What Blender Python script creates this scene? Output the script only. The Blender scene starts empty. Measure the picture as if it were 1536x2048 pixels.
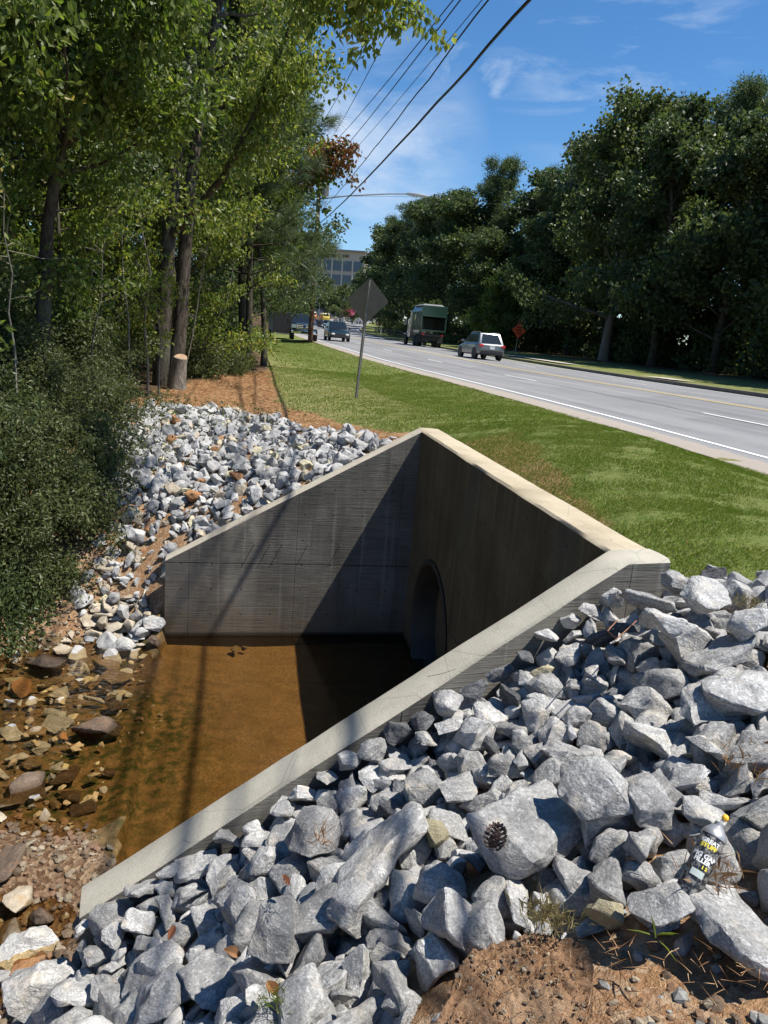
import bpy, bmesh, math, random, base64
import numpy as np
from mathutils import Vector, Matrix, Euler, noise
sc = bpy.context.scene
R = math.radians

# ---------------------------------------------------------------- camera, sky, sun, exposure
CAM_F, CAM_P, CAM_R, CAM_H = 1480.0, R(13.3), R(4.8), 3.6      # focal length in px of a 1536x2048 frame, pitch down, roll, height over the water
_F = Vector((0, math.cos(CAM_P), -math.sin(CAM_P))); _R0 = Vector((1, 0, 0)); _U0 = _R0.cross(_F)
_RT = _R0*math.cos(CAM_R) + _U0*math.sin(CAM_R); _UP = _U0*math.cos(CAM_R) - _R0*math.sin(CAM_R)
cam_d = bpy.data.cameras.new('camera'); cam = bpy.data.objects.new('camera', cam_d); sc.collection.objects.link(cam)
cam_d.sensor_fit = 'VERTICAL'; cam_d.sensor_height = 36; cam_d.lens = CAM_F/2048*36
cam_d.clip_start = 0.05; cam_d.clip_end = 3000
cam.matrix_world = Matrix(((_RT.x, _UP.x, -_F.x, 0), (_RT.y, _UP.y, -_F.y, 0), (_RT.z, _UP.z, -_F.z, CAM_H), (0, 0, 0, 1)))
sc.camera = cam
def ray(x, y):                       # direction through a pixel of the photograph, used only to measure where things stand
    dx, dy = x-768, y-1024
    return _F*CAM_F + _RT*dx - _UP*dy
def onz(x, y, z):
    d = ray(x, y); return Vector((0, 0, CAM_H)) + d*((z-CAM_H)/d.z)
def aty(x, y, Y):
    d = ray(x, y); return Vector((0, 0, CAM_H)) + d*(Y/d.y)

SUN = Vector((1.33, -0.16, 2.57)).normalized()
EL = math.asin(SUN.z); AZ = math.atan2(SUN.x, SUN.y)           # azimuth clockwise from +Y
ld = bpy.data.lights.new('sun', 'SUN'); ld.energy = 5.0; ld.angle = R(0.53); ld.color = (1.0, 0.95, 0.87)
lo = bpy.data.objects.new('sun', ld); sc.collection.objects.link(lo)
lo.rotation_euler = SUN.to_track_quat('Z', 'Y').to_euler()
world = bpy.data.worlds.new('World'); sc.world = world; world.use_nodes = True
sc.view_settings.view_transform = 'Standard'; sc.view_settings.look = 'None'
sc.view_settings.exposure = 0.65; sc.view_settings.gamma = 1.0; sc.view_settings.use_curve_mapping = False
def build_world():
    nt = world.node_tree; nt.nodes.clear(); N = nt.nodes.new; L = nt.links.new
    out = N('ShaderNodeOutputWorld'); bg = N('ShaderNodeBackground'); bg.inputs[1].default_value = 0.060
    sky = N('ShaderNodeTexSky'); sky.sky_type = 'NISHITA'; sky.sun_disc = False
    sky.sun_elevation = EL; sky.sun_rotation = AZ; sky.altitude = 300; sky.air_density = 1.0; sky.dust_density = 0.0; sky.ozone_density = 5.0
    tc = N('ShaderNodeTexCoord')
    # thin cirrus: patches of streaky noise around two parts of the sky
    def patch(dirv, inner, outer):
        v = N('ShaderNodeVectorMath'); v.operation = 'DOT_PRODUCT'; v.inputs[1].default_value = dirv; L(tc.outputs['Generated'], v.inputs[0])
        m = N('ShaderNodeMapRange'); m.interpolation_type = 'SMOOTHSTEP'
        m.inputs['From Min'].default_value = math.cos(R(outer)); m.inputs['From Max'].default_value = math.cos(R(inner))
        L(v.outputs['Value'], m.inputs['Value']); return m.outputs['Result']
    def streak(scale, rot, sc3, lo_, hi_):
        mp = N('ShaderNodeMapping'); mp.inputs['Rotation'].default_value = rot; mp.inputs['Scale'].default_value = sc3; L(tc.outputs['Generated'], mp.inputs['Vector'])
        n = N('ShaderNodeTexNoise'); n.inputs['Scale'].default_value = scale; n.inputs['Detail'].default_value = 8; n.inputs['Roughness'].default_value = 0.62; n.inputs['Distortion'].default_value = 0.5
        L(mp.outputs[0], n.inputs['Vector'])
        m = N('ShaderNodeMapRange'); m.inputs['From Min'].default_value = lo_; m.inputs['From Max'].default_value = hi_; L(n.outputs[0], m.inputs['Value']); return m.outputs[0]
    def mul(a, b):
        m = N('ShaderNodeMath'); m.operation = 'MULTIPLY'; L(a, m.inputs[0])
        if isinstance(b, float): m.inputs[1].default_value = b
        else: L(b, m.inputs[1])
        return m.outputs[0]
    def add(a, b):
        m = N('ShaderNodeMath'); m.operation = 'ADD'; m.use_clamp = True; L(a, m.inputs[0]); L(b, m.inputs[1]); return m.outputs[0]
    d1 = tuple(ray(760, 290).normalized()); d2 = tuple(ray(1230, 60).normalized()); d3 = tuple(ray(960, 210).normalized()); d4 = tuple(ray(690, 300).normalized())
    c1 = mul(mul(patch(d1, 1.0, 8.0), streak(5.0, (0, R(-20), 0), (1, 1, 3.0), 0.38, 0.64)), 0.55)
    c4 = mul(mul(patch(d4, 0.5, 5.0), streak(4.0, (0, R(-20), 0), (1, 1, 2.0), 0.32, 0.6)), 0.55)
    c2 = mul(mul(patch(d2, 1.0, 9.5), streak(6.0, (0, R(15), 0), (1, 1, 4.0), 0.50, 0.74)), 0.45)
    c3 = mul(mul(patch(d3, 1.0, 7.0), streak(11.0, (0, R(30), 0), (1, 1, 1.6), 0.60, 0.74)), 0.35)
    cl = add(add(add(c1, c4), c2), c3)
    mx = N('ShaderNodeMix'); mx.data_type = 'RGBA'; L(cl, mx.inputs['Factor'])
    hs = N('ShaderNodeHueSaturation'); hs.inputs['Saturation'].default_value = 1.2; hs.inputs['Value'].default_value = 1.55; L(sky.outputs[0], hs.inputs['Color'])
    L(hs.outputs[0], mx.inputs['A']); mx.inputs['B'].default_value = (8.5, 9.6, 11.0, 1)
    L(mx.outputs['Result'], bg.inputs[0]); L(bg.outputs[0], out.inputs[0])
build_world()

# ---------------------------------------------------------------- layout of the place (metres, water level z = 0)
A = Vector((0.36, 8.66)); B = Vector((1.235, 3.91)); E = Vector((-2.44, 8.04)); D = Vector((-1.295, 3.02))   # inner faces: headwall A-B, wings A-E and B-D
WZ, WE = 2.57, 0.93                                                                                     # wall top at the headwall / at the wing ends
WY = np.array([-60., -15., 9.5, 14.5, 20, 31.5, 42.5, 57, 74, 100, 140, 178, 250, 330, 460])
WX = np.array([16.8, 8.9, 4.86, 4.03, 2.85, .16, -2.0, -5.3, -9, -14, -19.6, -22.6, -23.5, -22, -16])
RZY = np.array([-60., 0, 40, 61, 74, 100, 178, 250, 330, 460])
RZ = np.array([2.3, 2.45, 2.52, 2.78, 2.93, 3.2, 4.5, 7.3, 10.5, 12])
_yy = np.arange(-60, 460, 1.0)
def _smooth(v, k=9):
    p = np.pad(v, k//2, mode='edge'); return np.convolve(p, np.ones(k)/k, 'valid')
_xx = _smooth(np.interp(_yy, WY, WX)); _zz = _smooth(np.interp(_yy, RZY, RZ), 15)
def wx(y): return np.interp(y, _yy, _xx)
def rz(y): return np.interp(y, _yy, _zz)
def roff(x, y):                      # distance from the near white line, positive towards the road
    sl = (wx(np.asarray(y)+1)-wx(np.asarray(y)-1))/2
    return (x-wx(y))/np.sqrt(1+sl*sl)
def road_pt(y, off, dz=0.0):
    sl = float((wx(y+1)-wx(y-1))/2); n = math.sqrt(1+sl*sl)
    crown = -0.011*abs(off-6.6)+0.0
    return Vector((float(wx(y))+off/n, y-off*sl/n, float(rz(y))+crown+0.07+dz))
CP = np.array([
 (1.5,3.6,2.3),(1.3,3.45,2.12),(.6,3.3,1.72),(0,3.1,1.38),(-.6,2.9,1.02),(-1.1,2.75,.66),(-1.4,2.95,.35),(-1.75,3.3,.0),(-1.75,2.6,.15),(-1.4,2.2,.45),
 (-1.0,2.2,.74),(-.5,2.2,1.08),(0,2.1,1.45),(.5,2.2,1.78),(1,2.2,2.08),(.9,1.5,2.12),(.45,1.4,2.02),(0,1.2,1.78),(-.5,1.2,1.4),(-1.2,1.2,.85),(1.7,1.5,2.3),
 (0,0,2.1),(1.5,0,2.35),(-1,0,1.5),(-2,0,.7),(2.1,3.9,2.42),(2.6,2.5,2.42),(-2.3,2,.05),(-3.2,1,.0),(4,0,2.45),(0,-3,2.2),(-5,-3,.8),(4,-4,2.4),
 (1.8,5,2.47),(1.1,8.9,2.47),(.85,9.6,2.44),(3,6,2.48),(.1,11,2.33),(-.85,16.85,2.17),(-3,22,2.22),(-3.5,30,2.32),(-6.5,45,2.38),(-8,59,2.42),(2,15,2.4),(1.4,7,2.48),
 (.2,9.6,2.3),(-.3,9.1,2.05),(-.8,8.8,1.75),(-1.6,8.65,1.28),(-2.4,8.45,.78),(-.5,10.5,2.2),(-3,13.2,2.05),(-4.3,12.8,1.95),(-1.5,10.8,1.9),(-2.2,9.6,1.45),(-3.3,9.5,1.2),
 (-3.1,8.35,.4),(-2.75,8.0,.06),(-3.2,7.7,0.0),(-4,8.5,.8),(-5,10,1.5),(-5.2,16,2.12),(-6,13,2.0),(-9,15,2.3),(-4.3,7.2,.12),(-5.5,7.5,.9),(-8,8,1.8),
 (-2.5,7,-.12),(-2.5,6,-.13),(-2,5,-.10),(-2,4.1,.035),(-3,6,-.07),(-3.6,5,-.05),(-4.5,5,0),(-5,3,.0),(-3,3.4,-.05),(-2.6,4.3,.03),(-1.7,3.7,-.03),(-6,4.5,.3),(-8,4,1.5),
 (-12,0,1.9),(-12,10,2.3),(-10,22,2.4),(-14,35,2.6),(-20,60,2.8),(-20,5,2.4),(-8,-4,1.8)], float)
def _U(r2): return np.where(r2 > 1e-9, r2*np.log(np.maximum(r2, 1e-9)), 0)
def _fit():
    P = CP[:, :2]; n = len(P); K = _U(((P[:, None]-P[None])**2).sum(2)) + np.eye(n)*0.02
    M = np.zeros((n+3, n+3)); M[:n, :n] = K; M[:n, n] = 1; M[:n, n+1:] = P; M[n, :n] = 1; M[n+1:, :n] = P.T
    return np.linalg.solve(M, np.concatenate([CP[:, 2], [0, 0, 0]]))
_W = _fit()
def sstep(a, b, v):
    t = np.clip((v-a)/(b-a), 0, 1); return t*t*(3-2*t)
def bank(x, y):
    x = np.asarray(x, float); y = np.asarray(y, float); out = np.full(x.shape, 2.4)
    xc = np.clip(x, -20, 12); yc = np.clip(y, -6, 60)
    z = np.zeros(x.shape)
    for i, (px, py, _) in enumerate(CP): z += _W[i]*_U((xc-px)**2+(yc-py)**2)
    z += _W[-3]+_W[-2]*xc+_W[-1]*yc
    o = roff(x, y)
    zr = rz(y)
    far = sstep(45, 70, y)
    z = z*(1-far)+(zr-0.45+0.35*sstep(-9, -1, o))*far
    t = sstep(-2.2, -.7, o); z = z*(1-t)+(zr-0.03)*t
    return z
def _side(p, q, x, y): return (q.x-p.x)*(y-p.y)-(q.y-p.y)*(x-p.x)
def wall_frame():
    hn = Vector(((B-A).y, -(B-A).x)).normalized(); hn = -hn if hn.x < 0 else hn          # headwall normal, away from the water
    ln = Vector((-(E-A).y, (E-A).x)).normalized(); ln = -ln if ln.y < 0 else ln           # far wing normal, away from the camera
    rn = Vector((-(D-B).y, (D-B).x)).normalized(); rn = -rn if rn.y > 0 else rn           # near wing normal, towards the camera
    return hn, ln, rn
HN, LN, RN = wall_frame()
TH, TW = 0.27, 0.2
def in_box(x, y, grow=0.1):
    a = (x-A.x)*HN.x+(y-A.y)*HN.y < grow
    b = (x-A.x)*LN.x+(y-A.y)*LN.y < grow
    c = (x-B.x)*RN.x+(y-B.y)*RN.y < grow
    ew = (D-E).normalized(); nrm = Vector((ew.y, -ew.x)); nrm = -nrm if nrm.x > 0 else nrm
    d = (x-E.x)*nrm.x+(y-E.y)*nrm.y < 0.02
    return a & b & c & d
def ground(x, y):
    x = np.asarray(x, float); y = np.asarray(y, float)
    z = bank(x, y)
    ib = in_box(x, y)
    return np.where(ib, -0.13+0.02*np.sin(x*2.1+y*1.7), z)
def gz(x, y): return float(ground(np.array([x]), np.array([y]))[0])

# ---------------------------------------------------------------- rock shapes
def rock_mesh(seed, kind, name='rock_shape', fine=True):
    rnd = random.Random(seed)
    dims = {'block': (1, .76, .56), 'slab': (1, .8, .30), 'wedge': (1, .72, .46), 'shard': (1, .52, .30), 'round': (1, .82, .62)}[kind]
    n = {'block': 13, 'slab': 14, 'wedge': 9, 'shard': 11, 'round': 19}[kind]
    bm = bmesh.new()
    for i in range(n):
        v = Vector((rnd.gauss(0, 1), rnd.gauss(0, 1), rnd.gauss(0, 1))).normalized()
        p = 2.6 if kind in ('block', 'slab') else 2.0
        s = (abs(v.x)**p+abs(v.y)**p+abs(v.z)**p)**(-1/p)
        v = v*s*rnd.uniform(.80, 1.02)
        bm.verts.new((v.x*dims[0]/2, v.y*dims[1]/2, v.z*dims[2]/2))
    r = bmesh.ops.convex_hull(bm, input=bm.verts)
    bmesh.ops.delete(bm, geom=[g for g in r['geom_interior'] if isinstance(g, bmesh.types.BMVert)], context='VERTS')
    bmesh.ops.dissolve_limit(bm, angle_limit=R(17), verts=bm.verts, edges=bm.edges)
    if fine:
        bmesh.ops.bevel(bm, geom=list(bm.edges)+list(bm.verts), offset=.03 if kind == 'round' else .013, segments=1, affect='EDGES', profile=.6, clamp_overlap=True)
        bmesh.ops.triangulate(bm, faces=bm.faces)
        for it in range(3):
            lim = (.30, .16, .085)[it]
            ed = [e for e in bm.edges if e.calc_length() > lim]
            if ed: bmesh.ops.subdivide_edges(bm, edges=ed, cuts=1)
            bmesh.ops.triangulate(bm, faces=bm.faces)
        bm.normal_update()
        off = Vector((seed*7.3, seed*3.1, seed*1.7))
        mv = []
        for v in bm.verts:
            p = v.co*1.0
            d = (noise.noise(p*2.3+off)*.05 + noise.noise(p*6+off)*.030 + noise.noise(p*15+off)*.013)
            # stepped breaks along a bedding direction
            st = math.sin((p.z*19+noise.noise(p*4+off)*3.0)); d += .008*(1 if st > 0.2 else -1)*max(0, noise.noise(p*3-off)+.15)
            mv.append(v.co+v.normal*d)
        for v, c in zip(bm.verts, mv): v.co = c
    me = bpy.data.meshes.new(name); bm.to_mesh(me); bm.free()
    me.polygons.foreach_set('use_smooth', [True]*len(me.polygons))
    if fine: me.set_sharp_from_angle(angle=R(27))
    return me
KINDS = ['block', 'wedge', 'slab', 'block', 'round', 'wedge', 'shard', 'block', 'slab', 'round', 'wedge', 'block', 'shard', 'block', 'wedge', 'slab', 'round', 'block']

# ---------------------------------------------------------------- object helpers
COL = sc.collection
def tag(o, label=None, cat=None, group=None, kind=None):
    if label: o['label'] = label
    if cat: o['category'] = cat
    if group: o['group'] = group
    if kind: o['kind'] = kind
    return o
def empty(name, loc=(0, 0, 0), rz_=0.0):
    o = bpy.data.objects.new(name, None); COL.objects.link(o); o.location = loc; o.rotation_euler = (0, 0, rz_); o.empty_display_size = .2
    return o
def link_mesh(name, me, mat=None, parent=None, loc=None):
    o = bpy.data.objects.new(name, me); COL.objects.link(o)
    if mat is not None and not me.materials: me.materials.append(mat)
    if parent is not None: o.parent = parent
    if loc is not None: o.location = loc
    return o
def np_mesh(name, V, Fc, smooth=False):
    """V (n,3) and Fc (m,k) arrays to a mesh, fast."""
    me = bpy.data.meshes.new(name); V = np.asarray(V, np.float32); Fc = np.asarray(Fc, np.int32); m, k = Fc.shape
    me.vertices.add(len(V)); me.vertices.foreach_set('co', V.ravel())
    me.loops.add(m*k); me.loops.foreach_set('vertex_index', Fc.ravel())
    me.polygons.add(m); me.polygons.foreach_set('loop_start', np.arange(0, m*k, k, dtype=np.int32))
    me.polygons.foreach_set('use_smooth', np.full(m, smooth))
    me.update(calc_edges=True); return me
class MB:
    """collects shapes, then builds ONE mesh object"""
    def __init__(s): s.v = []; s.f = []; s.m = []; s.mi = 0
    def add(s, vs, fs):
        n = len(s.v); s.v += [tuple(v) for v in vs]; s.f += [tuple(i+n for i in f) for f in fs]; s.m += [s.mi]*len(fs); return s
    def box(s, c, d, M=None):
        x, y, z = d[0]/2, d[1]/2, d[2]/2
        vs = [Vector((a*x, b*y, e*z)) for a in (-1, 1) for b in (-1, 1) for e in (-1, 1)]
        if M is not None: vs = [M @ v for v in vs]
        vs = [v+Vector(c) for v in vs]
        return s.add(vs, [(0, 1, 3, 2), (4, 6, 7, 5), (0, 4, 5, 1), (2, 3, 7, 6), (0, 2, 6, 4), (1, 5, 7, 3)])
    def prism(s, poly, axis, a, b):      # poly in the two other axes, extruded along axis from a to b
        def P(p, t): return {'x': (t, p[0], p[1]), 'y': (p[0], t, p[1]), 'z': (p[0], p[1], t)}[axis]
        n = len(poly); vs = [P(p, a) for p in poly]+[P(p, b) for p in poly]
        return s.add(vs, [tuple(range(n))[::-1], tuple(range(n, 2*n))]+[(i, (i+1) % n, n+(i+1) % n, n+i) for i in range(n)])
    def tube(s, pts, rad, n=8, cap=True):
        pts = [Vector(p) for p in pts]; k = len(pts)
        if not hasattr(rad, '__len__'): rad = [rad]*k
        vs = []; up = None
        for i, p in enumerate(pts):
            t = (pts[min(i+1, k-1)]-pts[max(i-1, 0)]).normalized()
            if up is None:
                up = Vector((0, 0, 1)) if abs(t.z) < .9 else Vector((1, 0, 0))
            u = up - t*up.dot(t); u.normalize(); up = u; w = t.cross(u)
            for j in range(n):
                a = 2*math.pi*j/n; vs.append(p+(u*math.cos(a)+w*math.sin(a))*rad[i])
        fs = [(i*n+j, i*n+(j+1) % n, (i+1)*n+(j+1) % n, (i+1)*n+j) for i in range(k-1) for j in range(n)]
        if cap: fs += [tuple(range(n))[::-1], tuple((k-1)*n+j for j in range(n))]
        return s.add(vs, fs)
    def lathe(s, prof, n=20, M=None, c=(0, 0, 0)):   # prof of (r, z)
        vs = []
        for r, z in prof:
            for j in range(n):
                a = 2*math.pi*j/n; v = Vector((r*math.cos(a), r*math.sin(a), z))
                vs.append((M @ v if M is not None else v)+Vector(c))
        k = len(prof); fs = [(i*n+j, i*n+(j+1) % n, (i+1)*n+(j+1) % n, (i+1)*n+j) for i in range(k-1) for j in range(n)]
        fs += [tuple(range(n))[::-1], tuple((k-1)*n+j for j in range(n))]
        return s.add(vs, fs)
    def build(s, name, mats, parent=None, smooth=None, bevel=0, seg=2):
        me = bpy.data.meshes.new(name); me.from_pydata(s.v, [], s.f)
        mats = mats if isinstance(mats, (list, tuple)) else [mats]
        for m in mats: me.materials.append(m)
        me.polygons.foreach_set('material_index', s.m)
        bm = bmesh.new(); bm.from_mesh(me); bmesh.ops.recalc_face_normals(bm, faces=bm.faces)
        if bevel: bmesh.ops.bevel(bm, geom=list(bm.edges), offset=bevel, segments=seg, affect='EDGES', profile=.6, clamp_overlap=True)
        bm.to_mesh(me); bm.free()
        if smooth is not None:
            me.polygons.foreach_set('use_smooth', [True]*len(me.polygons)); me.set_sharp_from_angle(angle=R(smooth))
        return link_mesh(name, me, None, parent)

# ---------------------------------------------------------------- materials
def mat_new(name):
    m = bpy.data.materials.new(name); m.use_nodes = True; nt = m.node_tree; nt.nodes.clear()
    o = nt.nodes.new('ShaderNodeOutputMaterial'); return m, nt, o
class G:
    """tiny node graph helper"""
    def __init__(s, name):
        s.m, s.nt, s.o = mat_new(name); s.N = s.nt.nodes.new; s.L = s.nt.links.new
        s.b = s.N('ShaderNodeBsdfPrincipled'); s.L(s.b.outputs[0], s.o.inputs[0])
    def put(s, inp, v):
        if isinstance(v, bpy.types.NodeSocket): s.L(v, inp)
        elif v is not None: inp.default_value = (*v, 1) if isinstance(v, tuple) and len(v) == 3 and inp.type == 'RGBA' else v
    def coord(s, which='Object', scale=None, rot=None, loc=None):
        t = s.N('ShaderNodeTexCoord').outputs[which] if which != 'World' else s.N('ShaderNodeNewGeometry').outputs['Position']
        if scale or rot or loc:
            mp = s.N('ShaderNodeMapping'); s.L(t, mp.inputs[0])
            if scale: mp.inputs['Scale'].default_value = scale
            if rot: mp.inputs['Rotation'].default_value = rot
            if loc: mp.inputs['Location'].default_value = loc
            t = mp.outputs[0]
        return t
    def noise(s, vec, scale, detail=4, rough=.55, dist=0.0, col=False):
        n = s.N('ShaderNodeTexNoise'); s.L(vec, n.inputs['Vector']); n.inputs['Scale'].default_value = scale; n.inputs['Detail'].default_value = detail
        n.inputs['Roughness'].default_value = rough; n.inputs['Distortion'].default_value = dist; return n.outputs[1 if col else 0]
    def voro(s, vec, scale, feat='F1', out=0):
        n = s.N('ShaderNodeTexVoronoi'); n.feature = feat; s.L(vec, n.inputs['Vector']); n.inputs['Scale'].default_value = scale; return n.outputs[out]
    def ramp(s, fac, stops, interp='LINEAR'):
        r = s.N('ShaderNodeValToRGB'); s.L(fac, r.inputs[0]); e = r.color_ramp.elements; r.color_ramp.interpolation = interp
        while len(e) < len(stops): e.new(.5)
        for x, (p, c) in zip(e, stops):
            x.position = p; x.color = (*c, 1) if isinstance(c, tuple) else (c, c, c, 1)
        return r.outputs[0]
    def mix(s, f, a, b, mode='MIX'):
        n = s.N('ShaderNodeMix'); n.data_type = 'RGBA'; n.blend_type = mode; s.put(n.inputs['Factor'], f); s.put(n.inputs['A'], a); s.put(n.inputs['B'], b); return n.outputs['Result']
    def math(s, op, a, b=None, c=None, clamp=False):
        n = s.N('ShaderNodeMath'); n.operation = op; n.use_clamp = clamp
        s.put(n.inputs[0], a)
        if b is not None: s.put(n.inputs[1], b)
        if c is not None: s.put(n.inputs[2], c)
        return n.outputs[0]
    def rng(s, v, a, b, c=0.0, d=1.0):
        n = s.N('ShaderNodeMapRange'); s.L(v, n.inputs[0]); n.inputs[1].default_value = a; n.inputs[2].default_value = b; n.inputs[3].default_value = c; n.inputs[4].default_value = d; return n.outputs[0]
    def bump(s, h, strength=.3, dist=.01, normal=None):
        n = s.N('ShaderNodeBump'); s.L(h, n.inputs['Height']); n.inputs['Strength'].default_value = strength; n.inputs['Distance'].default_value = dist
        if normal is not None: s.L(normal, n.inputs['Normal'])
        return n.outputs[0]
    def attr(s, name, out='Color'):
        n = s.N('ShaderNodeAttribute'); n.attribute_name = name; return n.outputs[out]
    def sep(s, v):
        n = s.N('ShaderNodeSeparateXYZ'); s.L(v, n.inputs[0]); return n.outputs
    def island(s): return s.N('ShaderNodeNewGeometry').outputs['Random Per Island']
    def orand(s): return s.N('ShaderNodeObjectInfo').outputs['Random']
    def fin(s, color=None, rough=.8, metal=0.0, normal=None, spec=None):
        s.put(s.b.inputs['Base Color'], color); s.put(s.b.inputs['Roughness'], rough); s.put(s.b.inputs['Metallic'], metal)
        if normal is not None: s.L(normal, s.b.inputs['Normal'])
        if spec is not None: s.b.inputs['Specular IOR Level'].default_value = spec
        return s.m
def plain(name, col, rough=.6, metal=0.0, var=.0, spec=None):
    g = G(name); c = col
    if var:
        n = g.noise(g.coord(), 6, 5); c = g.mix(g.rng(n, .3, .7, 0, 1), tuple(x*(1-var) for x in col), tuple(min(1, x*(1+var)) for x in col))
    return g.fin(c, rough, metal, spec=spec)

def rock_mat(name, light, dark, speck=.5, band=.35, warm=None, rough=.85, wet=0.0):
    g = G(name); co = g.coord('Object'); r = g.orand()
    off = g.N('ShaderNodeVectorMath'); off.operation = 'ADD'; g.L(co, off.inputs[0])
    cx = g.N('ShaderNodeCombineXYZ'); g.L(g.math('MULTIPLY', r, 31.0), cx.inputs[0]); g.L(g.math('MULTIPLY', r, 17.0), cx.inputs[1]); g.L(cx.outputs[0], off.inputs[1]); v = off.outputs[0]
    big = g.noise(v, 1.7, 5, .6); c = g.mix(g.rng(big, .34, .66), dark, light)
    # foliation bands across the stone
    mp = g.N('ShaderNodeMapping'); g.L(v, mp.inputs[0]); mp.inputs['Scale'].default_value = (2.0, 2.0, 22); mp.inputs['Rotation'].default_value = (.3, .2, 0)
    bn = g.noise(mp.outputs[0], 1.0, 6, .65, .6); c = g.mix(g.rng(bn, .40, .62, band, 0), c, tuple(x*.45 for x in dark))
    fine = g.noise(v, 30, 4, .75); c = g.mix(g.rng(fine, .38, .58, speck*1.1, 0), c, tuple(x*.42 for x in dark))
    sp = g.noise(v, 26, 2, .5); c = g.mix(g.rng(sp, .60, .72, 0, .45), c, tuple(min(.85, x*1.35) for x in light))
    # per-stone value shift
    hv = g.N('ShaderNodeHueSaturation'); g.L(c, hv.inputs['Color']); g.L(g.rng(r, 0, 1, .66, 1.2), hv.inputs['Value']); c = hv.outputs[0]
    if warm:
        st = g.noise(v, 2.6, 4, .6); c = g.mix(g.rng(st, .56, .72, 0, .55), c, warm)
    h = g.math('ADD', g.math('MULTIPLY', g.noise(v, 9, 8, .68), 1.0), g.math('MULTIPLY', bn, .35))
    if wet:
        z = g.sep(g.coord('World'))[2]; w = g.rng(z, .0, .055, 1, 0)
        c = g.mix(w, c, g.mix(1.0, c, (.36, .30, .22), 'MULTIPLY')); rough = g.rng(w, 0, 1, rough, .25)
    return g.fin(c, rough, normal=g.bump(h, .5, .09), spec=.35)
M = {}
M['rock'] = rock_mat('pale_gneiss', (.67, .66, .63), (.40, .395, .385), .62, .6, (.64, .56, .44))
M['rock_dark'] = rock_mat('dark_gneiss', (.27, .272, .275), (.09, .093, .10), .6, .7)
M['rock_yellow'] = rock_mat('yellowish_gneiss', (.62, .56, .38), (.42, .37, .24), .3, .3, (.36, .26, .12))
M['rock_tan'] = rock_mat('tan_weathered_stone', (.66, .58, .45), (.40, .32, .22), .3, .3, (.45, .27, .11), wet=1)
M['rock_brown'] = rock_mat('brown_stone', (.26, .19, .135), (.11, .078, .058), .4, .4, (.30, .15, .07), wet=1)
M['rock_rust'] = rock_mat('rusty_stone', (.50, .27, .12), (.28, .13, .06), .4, .3, (.55, .30, .10))

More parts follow.
